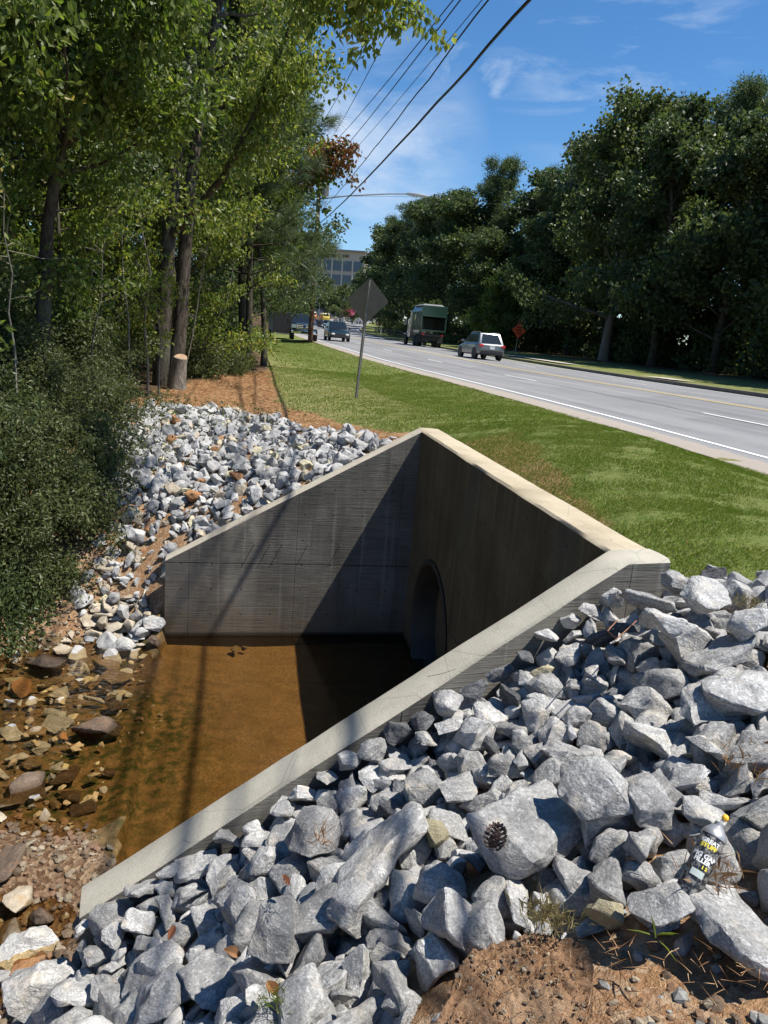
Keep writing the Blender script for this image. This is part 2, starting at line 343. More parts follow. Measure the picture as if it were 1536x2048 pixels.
def concrete_wall(name, base, lo_, grain=1.0, tie=True, damp=(.10, .075, .045)):
    """board-formed concrete; UV in metres along the wall and up"""
    g = G(name); uv = g.N('ShaderNodeUVMap').outputs[0]; x, y, _ = g.sep(uv)
    def mp(sx, sy, rot=0):
        m = g.N('ShaderNodeMapping'); g.L(uv, m.inputs[0]); m.inputs['Scale'].default_value = (sx, sy, 1); m.inputs['Rotation'].default_value = (0, 0, rot); return m.outputs[0]
    grain_n = g.noise(mp(1.1, 26), 1.6, 7, .66, 1.2); fine = g.noise(mp(4, 90), 1.5, 4, .6, .4)
    blot = g.noise(mp(1, 1), 1.4, 6, .6); blot2 = g.noise(mp(1.6, .7), 3.0, 5, .6)
    c = g.mix(g.rng(blot, .3, .7), lo_, base)
    c = g.mix(g.rng(grain_n, .34, .56, .42*grain, 0), c, tuple(v*.42 for v in lo_))
    c = g.mix(g.rng(blot2, .56, .75, 0, .35), c, tuple(min(1, v*1.5) for v in base))
    # pale runs down the face
    runs = g.noise(mp(14, .5), 1.0, 4, .55); c = g.mix(g.rng(runs, .56, .76, 0, .45), c, tuple(min(1, v*1.7) for v in base))
    dk = g.noise(mp(3.2, .35), 1.3, 5, .6); c = g.mix(g.rng(dk, .52, .70, 0, .55), c, tuple(v*.5 for v in lo_))
    foot = g.noise(mp(1.3, 2.0), 2.2, 4); c = g.mix(g.math('MULTIPLY', g.rng(y, .2, .8, 1, 0), g.rng(foot, .4, .65, 0, .6)), c, (.17, .125, .075))
    # damp foot of the wall
    c = g.mix(g.rng(y, .0, .42, .65, 0), c, damp)
    c = g.mix(g.rng(y, .02, .05, 1, 0), c, tuple(v*.3 for v in damp))
    # formwork seams: one level joint and some upright ones
    sh = g.math('ABSOLUTE', g.math('SUBTRACT', y, .895)); wav = g.math('MULTIPLY', g.noise(mp(5, 0), 1.0, 3), .012)
    seam = g.rng(g.math('ABSOLUTE', g.math('SUBTRACT', sh, g.math('SUBTRACT', wav, .006))), .004, .009, 1, 0)
    fx = g.math('ABSOLUTE', g.math('SUBTRACT', g.math('FRACT', g.math('DIVIDE', g.math('ADD', x, .35), 1.22)), .5)); seamv = g.rng(fx, .0018, .0045, 1, 0)
    seams = g.math('MAXIMUM', seam, g.math('MULTIPLY', seamv, .6)); c = g.mix(g.math('MULTIPLY', seams, .75), c, (.025, .023, .02))
    h = g.math('ADD', g.math('MULTIPLY', grain_n, 1.0), g.math('MULTIPLY', fine, .4)); h = g.math('SUBTRACT', h, g.math('MULTIPLY', seams, 1.2))
    if tie:
        tx = g.math('SUBTRACT', g.math('FRACT', g.math('DIVIDE', x, .345)), .5); ty = g.math('SUBTRACT', g.math('FRACT', g.math('DIVIDE', g.math('ADD', y, .20), .31)), .5)
        tx = g.math('MULTIPLY', tx, .345); ty = g.math('MULTIPLY', ty, .31)
        d = g.math('SQRT', g.math('ADD', g.math('MULTIPLY', tx, tx), g.math('MULTIPLY', ty, ty)))
        dot = g.rng(d, .007, .011, 1, 0); c = g.mix(g.math('MULTIPLY', dot, .9), c, (.012, .011, .01)); h = g.math('SUBTRACT', h, g.math('MULTIPLY', dot, 1.5))
        pit = g.voro(mp(1, 1), 16); pits = g.rng(pit, .03, .055, .8, 0); c = g.mix(pits, c, (.03, .028, .025))
    return g.fin(c, .88, normal=g.bump(h, .5*grain, .012), spec=.3)
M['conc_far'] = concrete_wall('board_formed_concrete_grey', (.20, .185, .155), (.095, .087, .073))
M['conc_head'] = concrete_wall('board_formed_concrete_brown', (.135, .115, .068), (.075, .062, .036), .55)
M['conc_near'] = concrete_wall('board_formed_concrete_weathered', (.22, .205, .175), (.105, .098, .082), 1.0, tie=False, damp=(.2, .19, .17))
def concrete_cap(name, a, b):
    g = G(name); v = g.coord('World'); n = g.noise(v, 2.2, 6, .6); n2 = g.noise(v, 9, 5, .6, .5); n3 = g.noise(v, 120, 2)
    c = g.mix(g.rng(n, .35, .68), a, b); c = g.mix(g.rng(n2, .55, .75, 0, .35), c, tuple(x*.72 for x in a)); c = g.mix(g.rng(n3, .3, .5, .22, 0), c, tuple(x*.5 for x in a)); n4 = g.noise(v, .9, 6, .7, 1.5); c = g.mix(g.rng(n4, .54, .70, 0, .45), c, tuple(x*.62 for x in a)); cr = g.voro(v, 2.3, 'DISTANCE_TO_EDGE'); c = g.mix(g.rng(cr, .002, .006, .35, 0), c, tuple(x*.3 for x in a))
    vo = g.voro(v, 22); c = g.mix(g.rng(vo, .035, .06, .75, 0), c, (.12, .11, .10))
    h = g.math('ADD', n3, g.math('MULTIPLY', n2, 1.2)); return g.fin(c, .85, normal=g.bump(h, .22, .012), spec=.3)
M['cap_head'] = concrete_cap('trowelled_cream_concrete', (.38, .32, .22), (.47, .40, .285))
M['cap_wing'] = concrete_cap('trowelled_grey_concrete', (.36, .335, .27), (.46, .43, .35))
M['cap_far'] = concrete_cap('trowelled_beige_concrete', (.38, .34, .27), (.50, .45, .36))

def ground_mat():
    g = G('earth_and_turf'); w = g.coord('World'); mk = g.N('ShaderNodeAttribute'); mk.attribute_name = 'zone'
    sp = g.N('ShaderNodeSeparateColor'); g.L(mk.outputs['Color'], sp.inputs[0]); lawn, straw, bed = sp.outputs[0], sp.outputs[1], sp.outputs[2]
    n1 = g.noise(w, .55, 5, .6); n2 = g.noise(w, 3.1, 5, .6); n3 = g.noise(w, 38, 4, .7); n4 = g.noise(w, 11, 6, .65)
    # lawn: strips and patches of turf, some thin and straw coloured
    g1 = g.mix(g.rng(n2, .35, .65), (.105, .15, .028), (.15, .185, .04)); g1 = g.mix(g.rng(n3, .35, .65, .0, .75), g1, (.05, .08, .014))
    dry = g.mix(g.rng(n3, .3, .7), (.19, .165, .070), (.33, .29, .15)); dl = g.attr('dry', 'Fac')
    dm = g.math('MULTIPLY', g.rng(g.math('ADD', n4, g.math('MULTIPLY', n1, .6)), .68, .95), 1.0, clamp=True)
    g1 = g.mix(g.math('ADD', g.math('MULTIPLY', dm, .35), g.math('MULTIPLY', dl, g.rng(n4, .3, .62)), clamp=True), g1, dry)
    # earth: red clay with pebbles
    e = g.mix(g.rng(n2, .3, .7), (.26, .145, .072), (.36, .22, .12)); vo = g.voro(w, 30, 'F1', 1); ph = g.voro(w, 30)
    bw = g.N('ShaderNodeRGBToBW'); g.L(vo, bw.inputs[0]); e = g.mix(g.rng(bw.outputs[0], .45, .8, 0, .55), e, (.45, .36, .25)); e = g.mix(g.rng(n3, .35, .6, .45, 0), e, (.12, .06, .035))
    # straw mulch
    mp = g.N('ShaderNodeMapping'); g.L(w, mp.inputs[0]); mp.inputs['Scale'].default_value = (18, 55, 10); mp.inputs['Rotation'].default_value = (0, 0, .5)
    s1 = g.noise(mp.outputs[0], 1, 5, .7, 1.5); st = g.mix(g.rng(s1, .3, .7), (.16, .085, .04), (.50, .32, .17)); st = g.mix(g.rng(n2, .4, .7, 0, .5), st, (.30, .15, .07))
    # creek bed: orange sand, algae, gravel
    b1 = g.mix(g.rng(n2, .3, .7), (.235, .15, .065), (.31, .205, .095)); b1 = g.mix(g.rng(n3, .4, .62, .5, 0), b1, (.10, .06, .024))
    sw = g.noise(g.coord('World', (1.0, 2.6, 1), (0, 0, .4)), 1.3, 6, .65, 1.2); b1 = g.mix(g.rng(sw, .46, .66, 0, .6), b1, (.13, .085, .036)); sg = g.noise(w, 60, 2); b1 = g.mix(g.rng(sg, .62, .7, 0, .6), b1, (.05, .03, .015)); al = g.attr('algae', 'Fac'); b1 = g.mix(g.math('MULTIPLY', al, g.rng(n4, .42, .60), clamp=True), b1, (.045, .055, .014))
    gv = g.attr('gravel', 'Fac'); gr = g.mix(g.rng(bw.outputs[0], .3, .8), (.12, .068, .038), (.30, .21, .135)); gr = g.mix(g.rng(ph, .012, .028, 0, 1), gr, gr)
    b1 = g.mix(g.math('MULTIPLY', gv, 1.0), b1, gr)
    c = g.mix(lawn, e, g1); c = g.mix(straw, c, st); c = g.mix(bed, c, b1)
    wd = g.attr('forest', 'Fac'); fl = g.mix(g.rng(n4, .35, .65), (.045, .032, .018), (.12, .075, .04)); c = g.mix(wd, c, fl)
    z = g.sep(w)[2]; c = g.mix(g.rng(z, .0, .06, .55, 0), c, g.mix(1.0, c, (.55, .48, .40), 'MULTIPLY'))
    h = g.math('ADD', n3, g.math('MULTIPLY', n4, 1.5)); h = g.math('ADD', h, g.math('MULTIPLY', g.math('MULTIPLY', ph, gv), 1.2))
    return g.fin(c, .95, normal=g.bump(h, .7, .03), spec=.15)
M['ground'] = ground_mat()
def asphalt():
    g = G('worn_asphalt'); uv = g.N('ShaderNodeUVMap').outputs[0]; u, v, _ = g.sep(uv); w = g.coord('World')
    n = g.noise(w, 160, 2, .8); n2 = g.noise(w, .8, 4); mp = g.N('ShaderNodeMapping'); g.L(uv, mp.inputs[0]); mp.inputs['Scale'].default_value = (1.0, .03, 1); n3 = g.noise(mp.outputs[0], 1.6, 4)
    c = g.mix(g.rng(n, .3, .7), (.15, .153, .157), (.29, .29, .29)); c = g.mix(g.rng(n3, .42, .62, 0, .6), c, (.12, .12, .125)); c = g.mix(g.rng(n2, .4, .7, 0, .25), c, (.30, .29, .28)); pt = g.noise(w, .16, 2); c = g.mix(g.rng(pt, .56, .58, 0, .35), c, (.13, .13, .135))
    # sealed cracks along the lanes
    wb = g.math('MULTIPLY', g.noise(w, .5, 4), .5)
    for off in (3.05, 6.1, 9.6):
        d = g.math('ABSOLUTE', g.math('SUBTRACT', g.math('SUBTRACT', u, off), wb)); c = g.mix(g.rng(d, .025, .07, .85, 0), c, (.07, .07, .07))
    # sandy margin outside the white line
    sm = g.math('MULTIPLY', g.rng(g.math('ADD', u, g.math('MULTIPLY', g.noise(w, 4, 4), .25)), -.02, -.1), 1.0); c = g.mix(g.math('MULTIPLY', sm, .8), c, g.mix(g.rng(n, .3, .7), (.26, .22, .18), (.42, .36, .30)))
    return g.fin(c, .9, normal=g.bump(n, .4, .006), spec=.25)
M['asphalt'] = asphalt()
def paint(name, col):
    g = G(name); w = g.coord('World'); n = g.noise(w, 60, 4, .8); c = g.mix(g.rng(n, .34, .5, .7, 0), col, (.25, .25, .25)); return g.fin(c, .7)
M['white_paint'] = paint('worn_white_road_paint', (.82, .82, .80)); M['yellow_paint'] = paint('worn_yellow_road_paint', (.62, .47, .20))
M['kerb'] = plain('dark_kerb_stone', (.15, .135, .11), .9, var=.3); M['pave'] = plain('pale_concrete_slab', (.50, .46, .40), .9, var=.2)
def water_mat():
    g = G('shallow_brown_water'); nt = g.nt; nt.nodes.remove(g.b)
    tr = g.N('ShaderNodeBsdfTransparent'); tr.inputs[0].default_value = (.80, .70, .52, 1)
    gl = g.N('ShaderNodeBsdfGlossy'); gl.inputs['Roughness'].default_value = .04; gl.inputs[0].default_value = (1, 1, 1, 1)
    fr = g.N('ShaderNodeFresnel'); fr.inputs['IOR'].default_value = 1.33; w = g.coord('World')
    rip = g.attr('ripple', 'Fac'); mp = g.N('ShaderNodeMapping'); g.L(w, mp.inputs[0]); mp.inputs['Scale'].default_value = (1, 2.2, 1); mp.inputs['Rotation'].default_value = (0, 0, .5)
    h1 = g.noise(mp.outputs[0], 9, 4, .6, 1.0); h2 = g.noise(w, 3, 3); h = g.math('ADD', g.math('MULTIPLY', h1, rip), g.math('MULTIPLY', h2, .25))
    b = g.bump(h, .5, .03); g.L(b, gl.inputs['Normal']); g.L(b, fr.inputs['Normal'])
    mx = g.N('ShaderNodeMixShader'); g.L(fr.outputs[0], mx.inputs[0]); g.L(tr.outputs[0], mx.inputs[1]); g.L(gl.outputs[0], mx.inputs[2]); g.L(mx.outputs[0], g.o.inputs[0]); return g.m
M['water'] = water_mat()
def leaf_mat(name, cols, trans=.4, gloss=.35, rough=.45):
    """cols: stops (position, colour) over a random value per leaf"""
    g = G(name); nt = g.nt; isl = g.island()
    lo_ = g.noise(g.coord('World'), .9, 2); f = g.math('ADD', g.math('MULTIPLY', isl, .72), g.math('MULTIPLY', g.rng(lo_, .3, .7), .28)); c = g.ramp(f, cols)
    g.fin(c, rough, spec=gloss); t = g.N('ShaderNodeBsdfTranslucent'); hs = g.N('ShaderNodeHueSaturation'); g.L(c, hs.inputs['Color']); hs.inputs['Value'].default_value = 1.5; hs.inputs['Saturation'].default_value = 1.15; g.L(hs.outputs[0], t.inputs[0])
    mx = g.N('ShaderNodeMixShader'); mx.inputs[0].default_value = trans; g.L(g.b.outputs[0], mx.inputs[1]); g.L(t.outputs[0], mx.inputs[2]); g.L(mx.outputs[0], g.o.inputs[0]); return g.m
M['leaf'] = leaf_mat('broad_leaves', [(0, (.050, .085, .018)), (.5, (.10, .145, .03)), (.85, (.19, .23, .055)), (1, (.32, .28, .08))], .5)
M['leaf_yel'] = leaf_mat('yellowing_leaves', [(0, (.055, .09, .02)), (.45, (.13, .175, .038)), (.8, (.27, .30, .075)), (.97, (.38, .31, .08)), (1, (.35, .16, .05))], .5)
M['leaf_dark'] = leaf_mat('deep_green_leaves', [(0, (.036, .058, .020)), (.6, (.072, .102, .034)), (1, (.135, .165, .055))], .4)
M['leaf_mid'] = leaf_mat('mid_green_leaves', [(0, (.045, .07, .022)), (.6, (.085, .115, .034)), (1, (.17, .18, .055))], .4)
M['leaf_red'] = leaf_mat('reddening_leaves', [(0, (.06, .075, .02)), (.3, (.12, .10, .03)), (.6, (.20, .09, .04)), (1, (.28, .09, .06))])
M['leaf_grey'] = leaf_mat('grey_green_leaves', [(0, (.060, .080, .045)), (.6, (.095, .115, .07)), (1, (.14, .16, .11))], .25)
M['leaf_shrub'] = leaf_mat('shrub_leaves', [(0, (.046, .06, .022)), (.6, (.105, .125, .046)), (1, (.22, .235, .10))], .45)
M['leaf_pink'] = leaf_mat('pink_blossom', [(0, (.30, .06, .12)), (.7, (.55, .16, .26)), (1, (.10, .14, .04))], .3)
M['needle'] = leaf_mat('pine_needles', [(0, (.045, .075, .030)), (.6, (.085, .12, .050)), (1, (.16, .19, .08))], .3, .4)
M['needle_far'] = leaf_mat('distant_pine_needles', [(0, (.042, .066, .026)), (.6, (.085, .12, .045)), (1, (.16, .19, .075))], .4, .3)
M['grass'] = leaf_mat('grass_blades', [(0, (.095, .15, .026)), (.5, (.155, .205, .040)), (.85, (.23, .26, .07)), (1, (.42, .35, .18))], .4, .2)
M['dry_grass'] = leaf_mat('dry_grass_blades', [(0, (.22, .19, .09)), (.6, (.34, .29, .15)), (1, (.45, .38, .22))], .3, .2)
M['straw'] = leaf_mat('pine_straw_strands', [(0, (.22, .11, .05)), (.5, (.40, .23, .11)), (1, (.58, .42, .24))], .1, .2)
def bark(name, a, b, sc_=1.0):
    g = G(name); co = g.coord('World', (9*sc_, 9*sc_, 2.0*sc_)); n = g.noise(co, 2.4, 7, .7, .8); n2 = g.noise(g.coord('World'), 1.2, 4)
    c = g.mix(g.rng(n, .38, .62), a, b); c = g.mix(g.rng(n2, .5, .7, 0, .4), c, (.16, .17, .13)); return g.fin(c, .95, normal=g.bump(n, .8, .04), spec=.15)
M['bark'] = bark('grey_brown_bark', (.028, .022, .016), (.105, .088, .068)); M['bark_pale'] = bark('pale_bark', (.13, .11, .085), (.30, .27, .22)); M['bark_dark'] = bark('dark_bark', (.03, .024, .018), (.10, .08, .06))
M['pole'] = bark('creosoted_pole', (.045, .022, .014), (.11, .055, .035), .6)
M['galv'] = plain('galvanised_steel', (.30, .29, .27), .45, .6, .2); M['sign_back'] = plain('weathered_aluminium', (.20, .19, .16), .6, .3, .12)
M['wire'] = plain('black_cable', (.012, .012, .012), .6)
M['cut'] = plain('fresh_cut_wood', (.36, .24, .14), .8, var=.15)

# ---------------------------------------------------------------- ground: one sheet to the horizon
def axis_pts(lo_, a, b, hi, fine, grow=1.06):
    pts = list(np.arange(a, b+1e-6, fine)); s = fine; x = b
    while x < hi: s *= grow; x += s; pts.append(x)
    s = fine; x = a; left = []
    while x > lo_: s *= grow; x -= s; left.append(x)
    return np.array(left[::-1]+pts)
def inpoly_np(X, Y, P):
    c = np.zeros(X.shape, bool); j = len(P)-1
    for i in range(len(P)):
        xi, yi = P[i]; xj, yj = P[j]
        t = ((yi > Y) != (yj > Y)) & (X < (xj-xi)*(Y-yi)/((yj-yi) if yj != yi else 1e-9)+xi); c ^= t; j = i
    return c
def soft_noise(X, Y, s, seed=0):
    rs = np.random.RandomState(seed); out = 0
    for k in range(6):
        a = rs.uniform(0, 6.28); f = s*rs.uniform(.6, 2.2); out = out+np.sin((X*math.cos(a)+Y*math.sin(a))*f+rs.uniform(0, 6.28))
    return out/6
def zones(X, Y, Z=None):
    """what covers the ground at each place"""
    wob = soft_noise(X, Y, 5, 1)*.14+soft_noise(X, Y, 14, 2)*.05
    o = roff(X, Y)
    LAWN = [(1.55, 3.98), (2.2, 3.93), (3.3, 3.2), (5, 1.5), (12, -5), (18, -60), (300, -60), (300, 460), (-24, 460), (-17, 75), (-9.6, 45), (-5.9, 33), (-3.9, 23), (-3.2, 19.5), (-2.6, 16.6), (-2.4, 14.6), (-1.3, 12.6), (-.1, 10.5), (.35, 9.75), (.5, 9.0), (1.42, 4.1)]
    lawn = inpoly_np(X+wob, Y+wob, LAWN).astype(float)
    STRAW = [(.3, 9.75), (-.1, 10.6), (-1.2, 12.7), (-2.3, 14.8), (-2.6, 17), (-3.2, 19.7), (-3.9, 23.3), (-5.1, 23), (-5.4, 15), (-4.7, 12.6), (-3.2, 13), (-1.6, 11.6), (-.5, 9.6), (.3, 9.1)]
    straw = inpoly_np(X+wob, Y+wob, STRAW).astype(float)
    CREEK = [(1.6, 9.2), (1.6, 3.7), (-1.35, 2.95), (-1.75, 2.4), (-2.4, 1.4), (-6, .5), (-9, 3.5), (-5.6, 5.6), (-4.2, 7.3), (-3.3, 7.75), (-2.75, 8.0), (-2.5, 8.1)]
    bed = (inpoly_np(X+wob*.7, Y+wob*.7, CREEK) | in_box(X, Y)).astype(float)
    forest = ((X < -4.9+wob*2) & (Y > 8) & (Y < 25)) | ((X < -5.6) & (Y > 5.5) & (Y < 25)) | (inpoly_np(X, Y, [(-5.2, 23), (-3.9, 23.3), (-5.9, 33), (-9.8, 45), (-17.4, 75), (-30, 460), (-300, 460), (-300, 8), (-5.2, 8)])) | (o > 22.5+wob*4)
    forest = forest.astype(float)
    GRAV = [(-1.3, 3.1), (-1.5, 4.2), (-2.0, 4.75), (-2.8, 4.7), (-4, 4.2), (-4, 3.2), (-2.4, 2.9), (-1.7, 2.5)]
    d_al = np.exp(-(((X+2.15)/.75)**2+((Y-5.6)/1.5)**2))*1.5+.8*(X < -2.5)*(Y > 4.6)*(bed > 0)
    grav = inpoly_np(X+wob, Y+wob, GRAV).astype(float)*.95+((X < -2.75) & (bed > 0))*.35
    # straw-coloured strips in the new turf further back
    dry = np.clip(np.exp(-((Y-17.5)/5.0)**2)*(o < -3.4)*.95+np.exp(-((o+5.9)/1.3)**2)*(Y > 9)*(Y < 45)*.7+np.exp(-((o+.75)/.35)**2)*.4, 0, 1)
    return lawn, straw, bed, forest, np.clip(d_al, 0, 1), np.clip(grav, 0, 1), dry
GXS = axis_pts(-330, -6.2, 3.2, 330, .065); GYS = axis_pts(-60, .8, 13.2, 700, .065)
GX, GY = np.meshgrid(GXS, GYS); GZ = ground(GX.ravel(), GY.ravel()).reshape(GX.shape)
_far = sstep(250, 600, GY); GZ = GZ+0*_far
zl, zs_, zb, zf, za, zg, zd = zones(GX, GY)
rough_n = soft_noise(GX, GY, 22, 4)*.012+soft_noise(GX, GY, 7, 5)*.02
GZ = GZ+rough_n*np.clip(1-zb, .25, 1)*(roff(GX, GY) < -.3)*(~in_box(GX, GY))
nx, ny = len(GXS), len(GYS); idx = np.arange(nx*ny).reshape(ny, nx)
Fg = np.stack([idx[:-1, :-1].ravel(), idx[:-1, 1:].ravel(), idx[1:, 1:].ravel(), idx[1:, :-1].ravel()], 1)
_z = GZ.ravel()[Fg]; _cx = GX.ravel()[Fg].mean(1); _cy = GY.ravel()[Fg].mean(1)      # leave the pipe's way through the bank free, inside the headwall
_u = (_cx-A.x)*(B-A).normalized().x+(_cy-A.y)*(B-A).normalized().y; _t = (_cx-A.x)*HN.x+(_cy-A.y)*HN.y
Fg = Fg[~((_z.max(1)-_z.min(1) > .5) & (np.abs(_u-1.2) < 1.1) & (np.abs(_t) < .4))]
me = np_mesh('ground', np.stack([GX.ravel(), GY.ravel(), GZ.ravel()], 1), Fg, True)
at = me.color_attributes.new('zone', 'FLOAT_COLOR', 'POINT'); at.data.foreach_set('color', np.stack([zl.ravel(), zs_.ravel(), zb.ravel(), np.ones(nx*ny)], 1).astype(np.float32).ravel())
for nm, arr in (('forest', zf), ('algae', za), ('gravel', zg), ('dry', zd)):
    a_ = me.attributes.new(nm, 'FLOAT', 'POINT'); a_.data.foreach_set('value', arr.ravel().astype(np.float32))
tag(link_mesh('ground', me, M['ground']), kind='structure')

# ---------------------------------------------------------------- creek water
wxs = np.arange(-9, 1.5, .1); wys = np.arange(.2, 9, .1); WXg, WYg = np.meshgrid(wxs, wys); k = np.arange(WXg.size).reshape(WXg.shape)
wf = np.stack([k[:-1, :-1].ravel(), k[:-1, 1:].ravel(), k[1:, 1:].ravel(), k[1:, :-1].ravel()], 1)
cx_ = WXg.ravel()[wf].mean(1); cy_ = WYg.ravel()[wf].mean(1)
keep = (ground(cx_, cy_) < .12)
me = np_mesh('creek_water', np.stack([WXg.ravel(), WYg.ravel(), np.zeros(WXg.size)], 1), wf[keep], True)
rip = np.clip(sstep(-2.0, -2.8, WXg)*1.0+.10+np.exp(-(((WXg+1.9)/.6)**2+((WYg-3.5)/.6)**2)), 0, 1.2)
a_ = me.attributes.new('ripple', 'FLOAT', 'POINT'); a_.data.foreach_set('value', rip.ravel().astype(np.float32))
tag(link_mesh('creek_water', me, M['water']), kind='structure')

# ---------------------------------------------------------------- road, markings, kerb, verge slab
def strip(name, y0, y1, offs, dz, mat, step=1.0, kind='structure', under=None):
    ys = np.arange(y0, y1+1e-6, step); V = []; F_ = []; uv = []
    n = len(offs)
    for y in ys:
        for o in offs: V.append(road_pt(float(y), o, dz)); uv.append((o, float(y)))
    for i in range(len(ys)-1):
        for j in range(n-1): F_.append((i*n+j, i*n+j+1, (i+1)*n+j+1, (i+1)*n+j))
    me = bpy.data.meshes.new(name); me.from_pydata([tuple(v) for v in V], [], F_); ul = me.uv_layers.new(name='UVMap')
    for l in me.loops: ul.data[l.index].uv = uv[l.vertex_index]
    for p in me.polygons: p.use_smooth = True
    o = link_mesh(name, me, mat); return tag(o, kind=kind) if kind else o
ROAD_W = 13.3
def ragged_edge():
    """the grass side of the road surface is uneven"""
    ys = list(np.arange(-58, 40, .25))+list(np.arange(40, 330, 2.0)); V = []; F_ = []; uv = []
    offs = [None, .1, 3.3, 6.6, 9.9, ROAD_W]; n = len(offs)
    for y in ys:
        e = -.82+.16*noise.noise(Vector((y*.35, 0, 0)))+.09*noise.noise(Vector((y*1.7, 3, 0)))
        for o in offs:
            o = e if o is None else o; p = road_pt(y, o); 
            if o < 0: p.z = float(rz(y))-.022
            V.append(tuple(p)); uv.append((o, y))
    for i in range(len(ys)-1):
        for j in range(n-1): F_.append((i*n+j, i*n+j+1, (i+1)*n+j+1, (i+1)*n+j))
    me = bpy.data.meshes.new('road'); me.from_pydata(V, [], F_); ul = me.uv_layers.new(name='UVMap')
    for l in me.loops: ul.data[l.index].uv = uv[l.vertex_index]
    for p in me.polygons: p.use_smooth = True
    tag(link_mesh('road', me, M['asphalt']), kind='structure')
ragged_edge()
strip('road_edge_line', -58, 320, (.06, .155), .006, M['white_paint'])
def yellow():
    V = []; F_ = []
    for k, (a, b) in enumerate(((6.45, 6.57), (6.72, 6.84))):
        for y in np.arange(-58, 320, 1.0):
            i = len(V); V += [tuple(road_pt(y, a, .006)), tuple(road_pt(y, b, .006)), tuple(road_pt(y+1, b, .006)), tuple(road_pt(y+1, a, .006))]; F_.append((i, i+1, i+2, i+3))
    me = bpy.data.meshes.new('centre_line'); me.from_pydata(V, [], F_); tag(link_mesh('centre_line', me, M['yellow_paint']), kind='structure')
yellow()
def dashes():
    V = []; F_ = []
    for off, ph in ((3.35, 2.2), (9.95, 6.0)):
        for y in np.arange(-50+ph, 320, 12.2):
            for q in range(3):
                i = len(V); a, b = y+q, y+q+1
                V += [tuple(road_pt(a, off, .006)), tuple(road_pt(a, off+.09, .006)), tuple(road_pt(b, off+.09, .006)), tuple(road_pt(b, off, .006))]; F_.append((i, i+1, i+2, i+3))
    me = bpy.data.meshes.new('lane_dashes'); me.from_pydata(V, [], F_); tag(link_mesh('lane_dashes', me, M['white_paint']), kind='structure')
dashes()
strip('road_edge_line', -58, 320, (ROAD_W-.55, ROAD_W-.43), .006, M['white_paint'])
def kerb_and_verge():
    prof = [(ROAD_W-.02, -.2), (ROAD_W, .16), (ROAD_W+.16, .17), (ROAD_W+.18, .1)]
    ys = np.arange(-58, 320, 1.0); V = []; F_ = []; n = 4
    for y in ys:
        for o, z in prof: p = road_pt(float(y), o); V.append((p.x, p.y, p.z+z))
    for i in range(len(ys)-1):
        for j in range(n-1): F_.append((i*n+j, i*n+j+1, (i+1)*n+j+1, (i+1)*n+j))
    me = bpy.data.meshes.new('kerb'); me.from_pydata(V, [], F_); tag(link_mesh('kerb', me, M['kerb']), kind='structure')
    # grass verge behind the kerb, rising a little to the trees
    offs = [ROAD_W+.17, ROAD_W+1, ROAD_W+3, ROAD_W+6, ROAD_W+9.5, ROAD_W+14, ROAD_W+30, ROAD_W+70]; hs = [.155, .17, .20, .28, .36, .4, .6, 1.2]; n = len(offs); V = []; F_ = []
    for y in ys:
        for o, h in zip(offs, hs): p = road_pt(float(y), o); V.append((p.x, p.y, road_pt(float(y), ROAD_W).z+h))
    for i in range(len(ys)-1):
        for j in range(n-1): F_.append((i*n+j, i*n+j+1, (i+1)*n+j+1, (i+1)*n+j))
    me = bpy.data.meshes.new('verge_ground'); me.from_pydata(V, [], F_)
    for p in me.polygons: p.use_smooth = True
    fo = np.array([[0, 0, 0, 0, .9, 1, 1, 1]]*len(ys)).ravel()
    at = me.color_attributes.new('zone', 'FLOAT_COLOR', 'POINT'); at.data.foreach_set('color', np.tile(np.array([1, 0, 0, 1], np.float32), len(V)))
    for nm, arr in (('forest', fo), ('algae', fo*0), ('gravel', fo*0), ('dry', fo*0+.25)):
        a_ = me.attributes.new(nm, 'FLOAT', 'POINT'); a_.data.foreach_set('value', arr.astype(np.float32))
    tag(link_mesh('verge_ground', me, M['ground']), kind='structure')
kerb_and_verge()
def verge_z(y, off):
    offs = [ROAD_W+.17, ROAD_W+1, ROAD_W+3, ROAD_W+6, ROAD_W+9.5, ROAD_W+14, ROAD_W+30, ROAD_W+70]; hs = [.155, .17, .20, .28, .36, .4, .6, 1.2]
    return road_pt(float(y), ROAD_W).z+float(np.interp(off, offs, hs))
strip('pavement_slab', 33, 36.5, (ROAD_W+.2, ROAD_W+1.5), .23, M['pave']); strip('pavement_slab', 47, 58, (ROAD_W+1.0, ROAD_W+2.2), .26, M['pave'])

